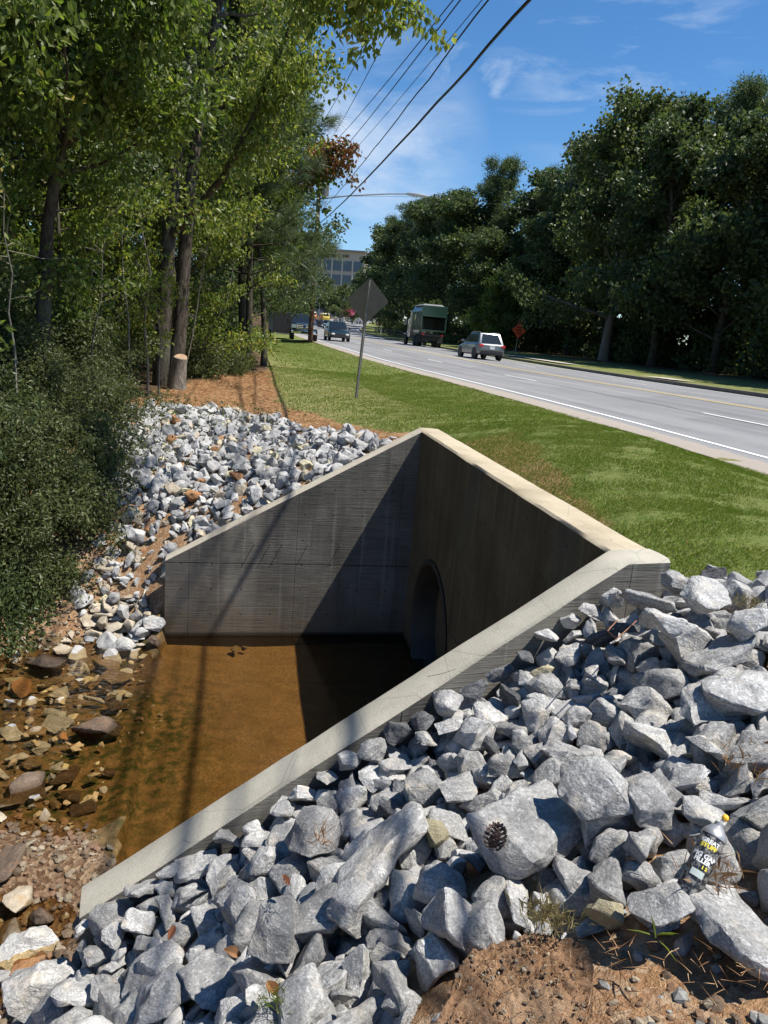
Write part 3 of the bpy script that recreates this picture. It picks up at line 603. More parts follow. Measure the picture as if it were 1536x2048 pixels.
# ---------------------------------------------------------------- culvert: headwall, two wing walls, pipe
def wall_mesh(name, p, q, nrm, th, zt_p, zt_q, mats, parent, hole=None, ext_p=0.0, ext_q=0.0, wave=0.0, z0=-.5):
    """wall from p to q (inner face), thickness th along nrm; UV in metres; slot 0 faces, slot 1 top"""
    d = (q-p); L_ = d.length; d = d/L_; bm = bmesh.new(); N_ = max(8, int(L_/.12)); uvl = bm.loops.layers.uv.new('UVMap')
    def P3(u, t, z): return Vector((p.x+d.x*u+nrm.x*t, p.y+d.y*u+nrm.y*t, z))
    us = [-ext_p+(L_+ext_p+ext_q)*i/N_ for i in range(N_+1)]; top = lambda u: zt_p+(zt_q-zt_p)*max(0, min(1, u/L_))
    ch = .018
    wob = lambda u, s: wave*noise.noise(Vector((u*2.3, s*5.1, p.x)))+wave*.5*noise.noise(Vector((u*9, s*3, p.y)))
    rows = [(0, None, 0, -ch, 0), (0+ch, None, 0, 0, 0), (th*.5, None, 0, .004, 0), (th-ch, None, 0, 0, 1), (th, None, 0, -ch, 1)]
    T = [[bm.verts.new(P3(u, t+(wob(u, k)), top(u)+dz+wob(u, k+7)*.6)) for u in us] for k, (t, _, _, dz, _) in enumerate(rows)]
    BI = [bm.verts.new(P3(u, 0, z0)) for u in us]; BO = [bm.verts.new(P3(u, th, z0)) for u in us]
    def quad(a, b, c, e, mi):
        f = bm.faces.new((a, b, c, e)); f.material_index = mi; f.smooth = False; return f
    for i in range(N_):
        for k in range(4):
            quad(T[k][i], T[k+1][i], T[k+1][i+1], T[k][i+1], 1 if True else 0)
        quad(BO[i], T[4][i], T[4][i+1], BO[i+1], 0)
        if hole is None: quad(BI[i], BI[i+1], T[0][i+1], T[0][i], 0)
    if hole is not None:
        hu, hz, hr = hole; n = 64; ring = [bm.verts.new(P3(hu+hr*math.cos(2*math.pi*i/n), 0, hz+hr*math.sin(2*math.pi*i/n))) for i in range(n)]
        inner = [bm.verts.new(P3(hu+hr*math.cos(2*math.pi*i/n), th, hz+hr*math.sin(2*math.pi*i/n))) for i in range(n)]
        outer = T[0]+BI[::-1]
        eds = []
        for seq in (outer, ring):
            for i in range(len(seq)):
                a, b = seq[i], seq[(i+1) % len(seq)]; e = bm.edges.get((a, b)) or bm.edges.new((a, b)); eds.append(e)
        r = bmesh.ops.triangle_fill(bm, edges=eds, use_beauty=True)
        for i in range(n): quad(ring[i], ring[(i+1) % n], inner[(i+1) % n], inner[i], 0)
    for k in (0, N_):
        f = bm.faces.new((BI[k], T[0][k], T[1][k], T[2][k], T[3][k], T[4][k], BO[k])); f.material_index = 0
    bmesh.ops.recalc_face_normals(bm, faces=bm.faces)
    for f in bm.faces:
        endf = abs(f.normal.x*d.x+f.normal.y*d.y) > .9
        for l in f.loops:
            c = l.vert.co; u = (c.x-p.x)*d.x+(c.y-p.y)*d.y; t = (c.x-p.x)*nrm.x+(c.y-p.y)*nrm.y
            l[uvl].uv = (t if endf else u, c.z if abs(f.normal.z) < .7 else t)
    me = bpy.data.meshes.new(name); bm.to_mesh(me); bm.free()
    for m in mats: me.materials.append(m)
    me.polygons.foreach_set('use_smooth', [True]*len(me.polygons)); me.set_sharp_from_angle(angle=R(40))
    return link_mesh(name, me, None, parent)
culvert = empty('culvert_headwall', (0, 0, 0))
tag(culvert, 'concrete culvert headwall with round pipe mouth and two sloping wing walls over the creek', 'culvert')
HOLE = (1.2, .53, .80)
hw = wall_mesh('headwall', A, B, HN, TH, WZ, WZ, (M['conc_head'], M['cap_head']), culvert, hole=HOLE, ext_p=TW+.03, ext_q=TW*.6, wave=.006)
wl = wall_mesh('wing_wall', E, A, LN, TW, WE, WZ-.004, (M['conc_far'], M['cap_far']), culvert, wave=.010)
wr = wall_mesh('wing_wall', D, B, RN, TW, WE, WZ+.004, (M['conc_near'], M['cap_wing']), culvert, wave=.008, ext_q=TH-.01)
tag(wl, 'far wing wall with board marks and tie holes'); tag(wr, 'near wing wall with pale trowelled top')
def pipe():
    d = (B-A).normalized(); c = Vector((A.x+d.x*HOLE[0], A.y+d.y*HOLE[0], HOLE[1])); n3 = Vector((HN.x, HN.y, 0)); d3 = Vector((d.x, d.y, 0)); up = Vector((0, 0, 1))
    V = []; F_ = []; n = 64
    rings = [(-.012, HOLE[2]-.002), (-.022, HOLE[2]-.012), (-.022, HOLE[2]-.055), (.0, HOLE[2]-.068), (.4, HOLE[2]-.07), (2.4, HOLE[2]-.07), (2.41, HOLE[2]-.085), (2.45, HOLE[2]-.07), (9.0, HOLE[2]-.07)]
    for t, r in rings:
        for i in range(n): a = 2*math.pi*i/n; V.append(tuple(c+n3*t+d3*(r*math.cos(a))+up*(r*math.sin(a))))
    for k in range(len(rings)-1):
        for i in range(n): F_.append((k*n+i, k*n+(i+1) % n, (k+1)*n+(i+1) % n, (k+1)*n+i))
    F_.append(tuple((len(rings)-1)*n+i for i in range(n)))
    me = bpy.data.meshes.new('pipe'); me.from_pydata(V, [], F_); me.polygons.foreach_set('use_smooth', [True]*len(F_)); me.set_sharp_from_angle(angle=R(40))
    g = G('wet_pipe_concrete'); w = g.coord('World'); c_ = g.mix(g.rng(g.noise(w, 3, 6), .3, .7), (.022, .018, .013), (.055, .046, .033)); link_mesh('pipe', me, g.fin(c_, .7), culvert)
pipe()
# rust stained form ties sticking out of the far wing
def ties():
    mb = MB(); d = (A-E).normalized()
    for u in (1.0, 1.18, 1.32, 1.62, 2.0, 2.22):
        p = Vector((E.x+d.x*u, E.y+d.y*u, 1.155)); mb.tube([p, p-Vector((LN.x*.05, LN.y*.05, .008))], .004, 6)
    mb.build('form_tie_stub', plain('rusty_tie', (.10, .06, .04), .8), culvert)
ties()
# red rust wash on the headwall is part of its concrete; a thin line of debris lies on the near cap

# ---------------------------------------------------------------- riprap (positions settled beforehand by a rigid-body drop)
# eight whole numbers per stone: x, y, z in half centimetres, three turns in steps of three degrees, size in half centimetres, shape; the first show largest
ROCK_DATA = [
21,489,340,45,114,18,84,2,75,378,378,15,111,109,54,11,-20,447,313,118,118,4,60,0,272,516,466,6,118,6,68,8,109,442,396,106,102,21,50,4,207,374,438,97,105,23,40,9,
-135,451,225,4,110,12,52,13,-26,375,314,111,0,30,56,10,164,428,419,5,14,1,52,7,66,438,357,53,119,2,50,16,302,601,478,112,114,8,66,2,55,375,355,17,15,22,44,7,
36,450,334,101,58,111,46,7,236,392,441,21,12,97,32,0,255,481,445,101,47,15,52,8,162,407,418,89,2,12,37,9,228,550,423,7,110,18,56,14,178,482,418,114,99,11,54,3,
287,630,471,1,10,3,60,7,-61,417,284,14,11,40,46,3,152,373,420,0,1,22,50,1,-222,513,160,5,65,9,46,15,236,584,424,88,44,109,51,7,-35,558,292,118,7,12,50,7,264,451,463,16,11,56,42,13,
-49,534,278,7,61,14,47,4,360,725,490,31,0,111,49,4,199,346,431,27,110,88,29,13,141,500,402,23,115,88,51,0,103,627,366,18,112,86,54,13,22,438,327,47,5,112,48,1,
109,391,385,12,5,26,48,8,172,382,420,48,6,1,29,16,143,356,416,12,43,90,30,3,169,553,398,11,54,96,53,3,238,511,432,10,116,90,51,3,223,416,440,58,6,113,37,2,
-159,487,192,72,5,97,54,2,-79,493,257,20,108,19,44,1,7,391,318,111,42,25,50,12,14,454,318,112,74,91,50,7,-13,395,305,26,6,77,52,13,-188,485,174,112,59,100,52,3,
56,577,339,4,0,81,48,4,234,433,444,64,111,111,40,1,-215,550,154,118,4,50,53,17,50,501,335,103,53,18,41,13,195,571,403,71,1,8,36,9,-29,422,293,42,105,15,55,2,
193,387,425,10,5,57,31,17,-46,393,296,7,68,5,42,14,196,443,440,99,0,20,44,5,157,630,392,48,114,29,43,4,72,513,348,6,5,0,40,3,-62,566,279,119,6,84,42,15,248,441,451,90,103,78,37,11,
-7,611,304,46,105,19,49,16,244,408,451,113,45,89,46,17,-8,484,308,69,116,16,48,9,189,370,422,110,6,12,34,5,-65,401,272,106,52,22,44,4,140,488,384,40,112,1,37,17,
254,654,439,108,23,112,49,7,107,464,366,77,116,114,39,9,152,690,388,59,107,119,51,13,264,714,447,111,113,33,46,2,175,398,423,31,12,15,42,8,9,338,337,108,115,11,60,1,
30,376,328,100,14,32,53,10,-203,528,163,112,50,113,34,9,124,650,378,4,4,16,50,2,211,600,411,11,51,101,42,9,288,603,453,67,104,116,48,7,217,448,448,110,7,36,33,15,
-85,506,260,104,72,108,38,2,-238,515,143,10,9,75,53,4,34,347,352,55,2,2,24,9,-258,548,121,14,119,106,46,3,170,359,418,108,4,22,27,3,246,653,421,44,119,101,52,1,
-76,543,279,89,119,21,33,9,167,652,404,95,2,54,41,9,-143,569,210,41,9,12,42,16,-163,466,189,103,10,57,47,10,130,393,388,108,15,49,45,10,-75,524,263,119,61,14,35,16,
262,607,434,3,0,55,38,17,309,548,471,59,117,25,46,0,-111,508,217,109,2,36,50,2,26,403,325,110,60,115,22,17,128,512,379,73,113,92,43,11,190,453,430,12,50,27,30,13,
-111,567,226,24,9,21,48,8,-92,487,235,103,23,11,34,16,120,573,366,7,118,113,36,17,216,571,411,119,27,54,36,16,-18,520,291,17,119,43,49,9,26,624,322,119,55,102,40,15,
-133,589,213,102,61,111,42,2,25,421,322,111,60,1,25,13,127,457,392,113,108,7,36,9,171,585,391,54,3,89,48,7,215,718,427,5,81,89,45,8,-45,505,279,95,110,27,34,4,
-150,516,198,48,116,35,37,11,176,351,417,15,3,72,25,14,-45,427,295,100,101,90,34,3,101,543,353,13,53,114,38,11,334,620,471,5,71,86,40,16,190,440,417,7,55,16,41,6,
295,573,463,11,56,5,41,0,143,372,404,2,113,104,40,1,-10,567,302,82,2,82,33,4,203,420,424,117,11,63,20,3,98,593,353,39,117,86,42,7,299,507,459,88,114,27,46,3,
185,597,408,4,52,12,31,9,-87,586,258,111,114,80,42,9,127,433,389,98,72,15,27,7,98,389,377,19,55,116,29,13,115,386,391,1,77,11,20,9,-53,477,261,118,53,0,51,14,
219,416,430,111,1,87,53,12,208,650,412,3,52,118,38,7,352,763,485,5,59,13,51,2,258,635,440,11,76,18,37,13,-114,545,218,13,10,107,35,16,1,380,315,101,9,1,21,3,
200,432,426,101,119,16,25,9,-85,521,252,79,9,115,54,7,104,673,356,0,101,46,46,17,111,511,366,69,111,104,41,0,312,672,477,106,119,14,51,7,30,586,316,70,119,10,41,0,
110,577,356,17,118,112,29,9,-59,500,269,1,12,18,27,4,144,407,400,99,5,25,27,13,86,551,342,110,115,16,36,7,192,521,410,115,105,102,52,15,159,515,390,112,47,9,53,1,
-219,479,154,24,12,74,45,7,44,423,339,104,82,30,24,15,32,567,318,27,112,112,40,14,-95,463,228,35,54,119,25,3,122,410,390,86,5,70,20,7,90,587,342,6,116,91,37,0,
113,419,380,116,1,51,30,1,-28,440,288,112,72,105,36,15,215,510,413,5,110,2,35,14,232,456,438,11,2,60,33,0,13,578,298,104,1,0,52,5,-104,448,224,107,107,12,28,3,
203,438,438,12,118,87,28,3,83,613,342,111,7,6,36,13,71,488,343,51,3,98,30,16,0,436,296,9,103,100,43,14,-156,577,194,119,9,98,46,5,148,438,395,40,116,13,35,12,
260,468,453,24,117,2,38,1,220,357,433,0,117,103,25,6,196,679,402,14,0,13,38,0,-209,567,155,23,114,63,32,3,148,575,381,51,5,31,32,7,374,801,488,3,10,47,34,11,
373,687,486,23,36,18,28,9,-707,1628,86,14,20,113,62,11,279,475,455,99,54,2,38,8,-23,596,278,24,0,67,42,0,-127,560,217,21,102,86,43,15,332,680,475,51,1,119,34,17,
-44,363,297,22,22,7,42,7,-659,1710,129,108,61,2,64,15,192,468,416,116,3,15,50,11,228,677,413,23,8,83,40,3,13,408,315,66,7,98,25,9,35,647,311,103,117,30,46,11,
-108,486,222,16,2,3,21,11,35,334,357,12,83,40,20,3,145,594,375,107,60,111,30,9,-180,534,171,13,9,107,27,16,-62,456,257,6,72,91,34,15,118,557,361,94,11,71,26,17,
255,524,442,29,77,2,28,13,51,656,327,9,26,118,32,13,-340,634,18,108,115,15,33,8,-113,469,225,36,0,104,24,0,-85,548,256,22,7,83,48,16,-66,605,270,63,115,118,33,15,
69,617,330,24,119,29,34,9,272,435,453,28,1,9,45,8,-615,1444,-20,4,4,44,62,11,-165,534,186,76,21,7,26,7,12,530,305,89,112,7,45,0,-553,1519,2,95,2,74,60,9,1,374,310,115,9,37,22,17,
140,357,405,108,116,8,25,8,-19,563,280,86,44,9,33,7,-501,1573,46,114,63,0,57,3,356,675,477,6,38,13,27,16,218,445,433,71,115,88,41,1,58,543,338,44,1,10,32,2,
48,629,321,10,117,92,38,14,195,654,407,102,0,30,27,17,-589,1531,7,0,70,112,62,0,35,612,310,19,114,115,51,14,285,738,463,28,115,32,29,9,243,675,434,76,98,10,29,13,
-636,1484,-7,58,6,98,60,3,100,510,352,77,115,86,46,6,20,604,312,26,1,117,30,8,89,672,342,78,9,105,32,3,144,467,386,53,111,9,39,12,192,625,400,0,57,0,43,15,
159,502,390,87,106,99,25,13,-561,1484,-6,117,80,118,54,3,234,700,426,60,2,20,37,17,12,551,297,113,18,85,53,10,-124,502,219,63,101,2,20,0,290,717,462,81,114,6,36,14,
161,661,381,116,10,62,50,13,-17,361,310,50,116,27,37,2,-19,451,277,26,110,0,43,8,-131,434,208,39,4,28,53,8,348,629,481,1,59,30,44,15,115,366,388,10,0,88,23,10,
85,469,354,79,73,119,23,3,177,331,422,30,3,76,23,6,-59,448,263,95,62,3,34,17,-609,1769,192,112,109,71,59,17,229,480,431,9,6,30,38,17,288,683,471,47,104,1,29,4,
202,632,410,59,113,111,26,17,-91,439,228,109,119,22,32,1,270,567,431,117,54,16,34,8,97,635,342,56,11,3,41,16,-108,476,221,73,108,117,37,1,136,568,379,78,108,87,22,7,
278,515,450,6,119,83,34,16,-165,580,180,3,14,67,41,2,288,653,451,109,6,56,36,11,156,431,402,3,0,31,28,4,321,730,472,42,119,117,33,8,259,500,450,103,49,16,37,4,
246,370,458,20,106,108,48,4,316,828,478,97,57,3,33,11,93,479,354,114,0,31,22,4,-45,389,283,104,118,115,55,12,-679,1614,63,3,8,77,55,3,73,665,327,90,116,30,48,6,
-675,2064,319,43,113,11,59,9,-653,1583,30,111,112,60,47,15,415,750,497,68,114,102,48,7,-120,1990,442,94,56,116,57,9,66,518,330,74,112,92,55,6,-1,464,288,114,58,99,39,6,
-160,546,185,5,112,111,28,11,372,737,496,9,18,18,39,3,84,655,338,60,117,7,30,9,-538,1871,257,66,105,19,59,0,-591,1579,25,7,1,89,58,3,-578,1597,57,48,118,100,49,0,
-297,1883,345,13,107,6,64,8,127,638,357,82,46,117,24,17,398,720,492,9,119,8,51,14,133,618,359,107,117,101,37,5,-321,1802,311,84,100,29,54,4,-94,528,227,3,10,60,34,17,
-504,1879,275,10,2,57,59,16,-71,418,261,116,119,24,44,11,318,762,477,59,111,108,28,16,86,524,341,37,113,9,21,17,135,678,364,101,0,44,46,5,-142,476,205,41,1,23,50,7,
217,681,413,28,110,88,42,14,-617,1926,265,102,19,43,57,16,-93,482,227,7,59,98,22,11,-94,601,231,33,23,93,52,7,-341,1930,352,102,77,117,57,7,-266,1933,373,113,118,44,59,3,
-182,566,168,21,7,73,23,16,370,658,482,116,1,115,35,0,-260,1834,346,20,8,99,61,16,-485,2033,328,66,119,32,57,9,158,611,378,8,97,114,29,9,344,697,474,101,2,42,46,12,
13,621,306,99,70,106,37,10,-686,1944,265,117,7,79,64,15,272,618,440,115,71,8,29,17,-16,547,287,92,54,119,20,4,315,723,474,114,57,95,36,10,-741,1885,249,81,13,7,44,9,
-614,1966,290,13,111,25,57,2,-619,1615,61,115,4,98,60,2,250,556,425,10,4,72,23,17,-413,2039,350,4,68,96,63,3,277,668,458,12,117,107,27,3,-17,612,278,118,58,118,40,1,
-29,497,284,69,7,9,29,9,118,424,377,0,110,111,37,1,-733,2217,347,8,19,44,63,7,-670,1977,294,1,112,40,55,13,327,656,463,37,10,83,44,1,-31,483,289,113,9,48,26,0,
31,516,316,21,56,117,54,11,-649,1615,50,115,117,63,42,3,-569,1924,278,114,56,26,58,9,-118,1833,409,27,3,46,61,9,309,750,471,85,51,2,30,6,255,535,434,108,49,3,34,17,
121,432,381,99,0,113,26,5,-225,1841,358,47,9,99,58,7,-66,1971,450,70,107,19,58,13,12,491,305,81,111,98,39,17,-36,490,272,53,119,9,50,8,-613,1625,75,17,113,98,50,13,
-657,1896,252,90,11,110,59,14,75,472,344,90,23,85,28,3,234,348,447,31,114,79,44,13,261,594,429,66,112,0,23,1,69,459,351,2,106,111,25,0,2,464,295,6,2,110,23,3,
84,504,338,119,16,59,26,10,-206,1876,377,10,12,15,54,7,-597,2141,341,17,20,82,62,7,-516,2059,331,18,13,57,60,7,115,378,383,103,114,4,20,5,-618,1759,173,50,14,96,54,17,
188,553,399,111,57,109,24,1,-24,420,287,6,42,2,50,10,284,490,454,72,110,98,37,7,-591,1861,241,17,13,2,52,16,-523,1568,23,15,7,72,47,0,198,505,406,5,116,104,33,10,
-385,669,-2,9,65,18,40,15,-702,2317,372,73,13,104,63,3,-584,2025,310,31,119,21,56,17,-733,1958,278,10,119,37,54,17,-494,1686,181,14,101,76,59,13,178,641,389,106,49,98,30,17,
293,679,452,114,3,44,52,17,138,628,368,29,17,117,24,7,-452,2155,364,19,119,56,54,0,333,714,474,1,7,42,24,1,226,635,413,11,115,3,24,11,101,414,369,96,42,8,20,1,
-746,2140,335,93,60,1,52,9,-620,1573,30,84,11,89,46,16,93,494,348,119,12,58,24,2,76,578,333,11,38,119,25,15,-301,572,63,109,11,34,31,15,-731,2549,417,7,46,103,62,3,
-633,1843,216,1,5,70,62,14,140,561,371,35,114,74,24,12,-190,453,181,45,2,3,51,13,-639,1970,283,64,0,86,62,0,-711,2065,310,18,118,87,63,13,-764,2103,325,27,54,119,53,9,
177,576,403,18,3,96,20,5,142,611,373,36,109,84,28,4,-629,1560,10,112,7,10,60,12,-404,1807,277,5,3,80,52,3,-607,1725,143,97,110,28,58,5,-464,1895,287,111,59,7,59,8,
-654,1832,215,90,53,117,43,8,64,533,330,5,9,69,52,10,51,585,318,43,118,85,38,8,82,569,336,24,0,21,33,6,-108,540,227,0,7,28,29,5,-558,1581,30,16,7,32,61,1,
-354,2253,397,106,13,70,50,15,-731,2286,365,21,118,24,52,11,-833,2334,376,55,12,1,58,16,-380,1752,245,19,112,118,64,14,308,530,449,115,54,9,46,8,153,625,373,119,49,14,22,4,
-163,559,183,91,49,112,21,4,-538,2342,387,11,69,92,63,15,-700,1755,165,116,117,63,47,14,-510,2330,390,9,36,12,49,11,130,595,364,2,2,74,26,17,-398,1936,327,15,71,106,53,0,
-842,2597,418,73,12,111,64,7,-571,2453,404,118,4,79,63,4,-71,460,255,76,10,119,32,17,335,576,468,58,4,107,36,3,-76,1918,439,6,119,45,45,4,-42,1895,442,92,110,109,43,11,
-826,2267,364,7,118,40,61,17,39,478,319,0,60,23,46,2,61,490,329,29,116,102,20,17,207,706,401,0,0,33,33,3,191,697,395,23,116,98,49,6,-552,1620,50,89,19,111,57,6,
-596,1730,144,6,20,102,55,5,270,641,438,12,114,95,31,7,49,474,331,19,67,14,32,13,57,570,324,8,11,49,21,7,-841,2389,382,21,13,4,64,0,-634,2198,352,107,14,63,54,13,
-638,2118,328,110,72,99,45,15,-803,2207,340,119,7,61,50,11,-726,2089,321,95,118,6,47,13,-556,1606,42,5,78,38,40,3,-230,1772,334,7,14,50,60,1,118,455,379,112,6,81,34,2,
284,705,452,111,50,111,20,7,266,760,453,40,117,2,24,17,-565,2016,299,60,113,13,58,2,-514,1787,211,119,115,44,52,14,169,628,381,39,105,25,20,15,17,627,291,51,2,30,53,15,
-72,505,242,71,117,7,31,9,58,606,329,94,18,43,31,3,280,759,461,66,114,93,23,11,-195,555,160,44,114,92,20,8,-809,2539,404,119,55,13,59,4,-531,1941,285,6,112,14,59,1,
-385,1950,342,3,118,85,46,11,144,545,372,55,108,0,40,2,227,616,416,74,1,117,42,12,-539,1565,16,56,119,107,58,10,-508,2547,413,1,5,46,63,11,-883,2143,330,6,43,83,45,16,
-404,1727,229,84,0,4,44,9,-192,1818,368,97,108,3,43,14,-701,1875,239,8,1,55,42,3,-713,2441,394,74,16,7,44,4,-651,1858,229,97,58,118,37,17,-181,1957,408,4,49,13,57,3,
-569,1858,250,62,22,0,37,13,4,597,288,110,117,17,43,5,-648,2345,380,12,78,36,48,17,-234,1993,395,60,116,10,49,3,-450,1936,311,17,116,55,46,0,-516,1984,309,118,70,20,46,4,
125,609,354,113,116,97,44,12,-292,546,76,111,106,108,51,5,-314,1974,362,91,116,93,57,11,-342,1896,325,109,1,42,52,2,-873,2293,362,47,117,13,42,17,-452,2081,347,49,114,113,49,4,
-667,2136,331,4,108,52,48,13,-752,1991,290,22,0,104,56,0,-401,1850,291,112,73,95,43,0,157,570,374,1,3,88,22,5,269,742,446,50,110,20,36,2,118,528,361,25,12,94,21,0,
73,433,346,18,106,104,21,6,-664,1738,153,31,111,20,51,6,-388,1792,267,0,112,26,45,3,-657,1778,176,113,70,89,39,8,-451,1753,226,10,6,102,38,4,-355,2029,358,49,115,110,62,2,
-547,1633,67,96,112,97,35,4,-581,2204,355,35,0,104,59,11,-626,1599,41,112,117,118,53,15,-737,1872,234,59,0,8,48,8,-679,2329,371,40,0,47,53,17,-909,2577,407,81,117,6,58,3,
68,563,331,13,16,37,26,10,157,383,404,7,7,45,28,14,-485,2131,353,114,11,90,49,11,-395,2434,423,24,13,15,44,17,-699,2003,291,11,118,46,63,17,-426,1859,286,112,113,17,45,13,
-542,1585,31,15,1,90,48,15,-650,2554,419,21,7,90,64,11,-295,521,90,40,111,12,53,15,79,591,333,54,114,119,21,11,-67,483,249,88,2,96,43,1,316,598,456,111,5,71,47,12,
-286,1824,324,14,112,15,37,17,-666,2247,354,115,16,30,55,16,-382,1834,291,0,18,92,29,3,-840,2489,394,15,1,55,62,3,65,660,315,104,6,21,21,5,-12,643,282,81,5,3,33,8,
-338,1784,278,2,6,103,54,5,-380,1758,259,113,7,85,49,10,-303,1785,296,118,50,9,42,15,-423,2316,407,34,101,119,41,2,267,687,441,64,0,3,23,9,-361,2140,370,117,5,56,62,15,
-144,1915,408,33,8,1,39,7,-620,2417,391,17,117,32,50,0,-700,1862,233,67,0,17,50,14,-560,2554,420,4,67,5,60,13,-104,2022,456,46,113,83,59,17,236,430,437,50,104,111,20,10,
226,706,416,8,56,110,22,16,354,658,472,1,0,37,27,17,-160,1844,387,4,116,118,53,2,-667,2463,393,92,54,115,63,7,-283,1789,306,49,5,102,50,8,-453,2015,324,66,7,93,39,4,
-51,608,260,116,61,16,53,8,50,403,333,99,15,33,30,10,331,734,476,94,5,2,28,12,-170,1816,379,41,8,36,36,7,-608,2455,396,7,36,40,51,16,-803,2643,414,15,63,119,63,11,
-587,1630,61,59,4,11,49,1,-532,1909,278,3,49,110,52,15,-608,2042,308,17,111,33,51,8,-560,1956,287,12,118,119,41,13,-190,556,160,105,103,16,25,15,-100,450,221,30,117,33,23,5,
134,654,361,18,104,3,20,10,212,697,411,116,63,26,21,8,-282,575,80,15,13,21,31,7,-476,2244,368,40,6,107,53,7,-703,2265,357,0,60,21,44,16,-124,1771,388,4,80,88,61,4,
-134,504,196,111,14,58,22,5,5,639,299,95,7,84,41,14,188,658,389,25,16,101,26,7,-4,541,290,45,116,10,20,16,-325,2269,401,18,8,84,49,11,-524,2280,367,33,1,10,53,1,
-573,1843,228,13,0,110,31,17,-914,2471,388,1,18,91,46,16,-544,2060,317,0,61,117,45,15,-358,1945,330,104,116,15,59,10,-388,2299,408,26,7,13,39,7,-694,1765,178,0,57,21,30,4,
-388,2471,428,1,15,41,58,4,-554,2232,361,2,54,30,52,17,-38,448,288,58,108,15,54,12,68,428,342,35,115,95,22,6,-796,2276,354,4,3,28,45,11,-508,1938,288,27,0,103,39,0,
-768,2301,365,81,118,87,60,11,-917,2443,384,118,59,109,59,15,-432,2231,373,22,0,110,39,0,-583,1917,266,110,16,116,55,12,-168,1914,401,23,68,116,35,4,-624,2563,415,7,112,91,59,17,
-741,1942,264,109,7,105,60,12,-638,1543,5,116,114,55,26,15,-576,1792,193,9,12,101,40,10,-97,424,233,3,53,0,20,0,183,604,395,21,114,64,33,1,-466,1885,280,20,6,76,33,13,
-588,1895,257,24,113,113,38,0,-474,1862,272,110,4,104,33,13,-92,1842,416,115,59,104,39,17,-547,2515,409,21,114,97,54,13,-256,1958,385,4,24,17,53,5,-267,2075,398,34,98,108,51,5,
-192,2094,423,28,3,90,46,13,-491,2105,336,40,4,0,38,7,-588,1643,73,0,53,107,42,15,-631,2172,344,78,119,81,39,15,-310,2094,371,106,9,45,57,10,-635,2485,408,69,98,107,49,3,
-408,2230,369,110,119,22,62,5,-39,580,280,106,0,111,53,1,152,638,365,0,58,27,26,8,-61,526,251,44,1,38,23,13,-647,1734,145,8,108,17,25,2,-270,1903,359,9,59,112,39,11,
-470,2067,331,114,3,45,43,3,-558,2195,352,118,57,117,39,7,-619,2100,318,116,23,81,36,16,-191,2030,421,16,63,113,33,4,-164,1878,393,102,10,56,31,13,-223,2204,422,64,3,103,45,13,
-421,2264,380,18,117,9,44,3,64,498,332,88,115,84,20,16,253,459,441,48,114,92,21,9,156,415,403,12,47,96,23,14,177,503,403,46,6,38,25,4,-51,462,260,117,109,51,24,10,
278,634,437,28,109,20,20,11,-559,2104,326,9,23,108,40,16,-571,1803,202,31,115,39,39,8,-460,2375,392,10,118,6,64,3,-624,1820,209,48,113,18,27,17,-178,2053,424,36,99,95,34,9,
-382,2286,392,15,118,12,45,17,-569,1881,255,112,111,13,35,9,-787,2365,371,119,59,4,58,12,-443,1792,241,5,9,74,38,14,-422,1815,270,111,74,114,31,4,-207,2039,399,3,10,83,57,10,
-501,1957,298,81,46,0,31,4,66,472,337,48,11,0,27,16,-51,437,266,92,53,0,29,17,-351,2002,356,57,5,24,52,3,-266,2016,382,108,114,45,57,15,-717,1985,280,117,52,19,38,1,
-380,1911,316,110,7,82,27,3,-718,2368,378,115,53,7,64,14,-207,1984,398,4,113,30,31,4,-754,2519,403,1,15,72,45,4,-674,1593,45,64,113,26,26,13,-333,2310,404,4,20,46,54,7,
-687,2172,338,27,117,30,40,4,-543,2597,418,16,19,10,49,7,-82,1870,425,6,7,89,38,2,-103,1869,419,16,108,15,44,16,-598,2123,324,113,0,117,54,12,-294,2309,413,116,1,18,42,17,
-810,2356,371,119,9,30,44,7,-794,2377,374,6,36,44,44,16,-418,1942,314,67,4,101,29,17,-511,1811,231,18,119,2,26,11,-393,1887,306,116,111,12,35,0,-527,1717,162,118,46,14,25,3,
-572,1639,71,111,1,21,35,2,-287,1871,337,13,116,107,38,17,-120,531,206,105,115,5,21,10,-4,420,291,29,119,18,34,8,-64,381,278,58,7,110,27,16,-175,552,171,113,7,86,26,5,
-566,1580,17,119,4,16,39,17,-684,2555,407,117,7,84,57,3,-640,2644,425,113,8,106,52,7,-646,1668,85,8,11,0,27,10,-204,1832,363,83,21,111,37,16,-676,2514,405,6,58,16,54,0,
-480,1853,261,108,11,39,28,7,-764,2060,303,7,21,3,32,16,-739,2434,385,59,119,91,47,0,-456,1823,258,25,6,95,32,13,-757,2464,393,2,103,114,36,0,-57,548,246,99,3,22,45,10,
-23,531,270,65,2,90,38,8,19,422,311,6,3,86,22,13,-50,514,258,119,112,17,52,12,-150,2015,423,112,55,105,47,2,-573,1547,12,115,113,66,45,5,-831,2247,352,18,68,6,40,0,
-665,2397,391,8,12,70,51,4,-619,2362,375,96,6,65,43,5,-527,1608,49,2,6,35,26,4,-754,2554,417,15,119,84,54,4,-276,1805,321,0,16,71,24,13,-496,1671,134,17,115,112,54,2,
-245,1822,339,82,1,118,24,9,-421,1964,318,39,11,84,42,7,-607,1830,218,114,46,17,37,5,-202,2259,425,1,118,29,49,17,-620,2037,295,119,6,112,62,10,-644,2274,363,116,0,15,45,0,
-451,1927,298,0,55,110,43,12,272,538,443,108,1,31,35,11,144,577,369,112,3,73,24,5,-654,2060,306,111,1,72,25,0,-592,1596,38,54,1,7,47,15,-577,1683,99,98,42,25,24,8,
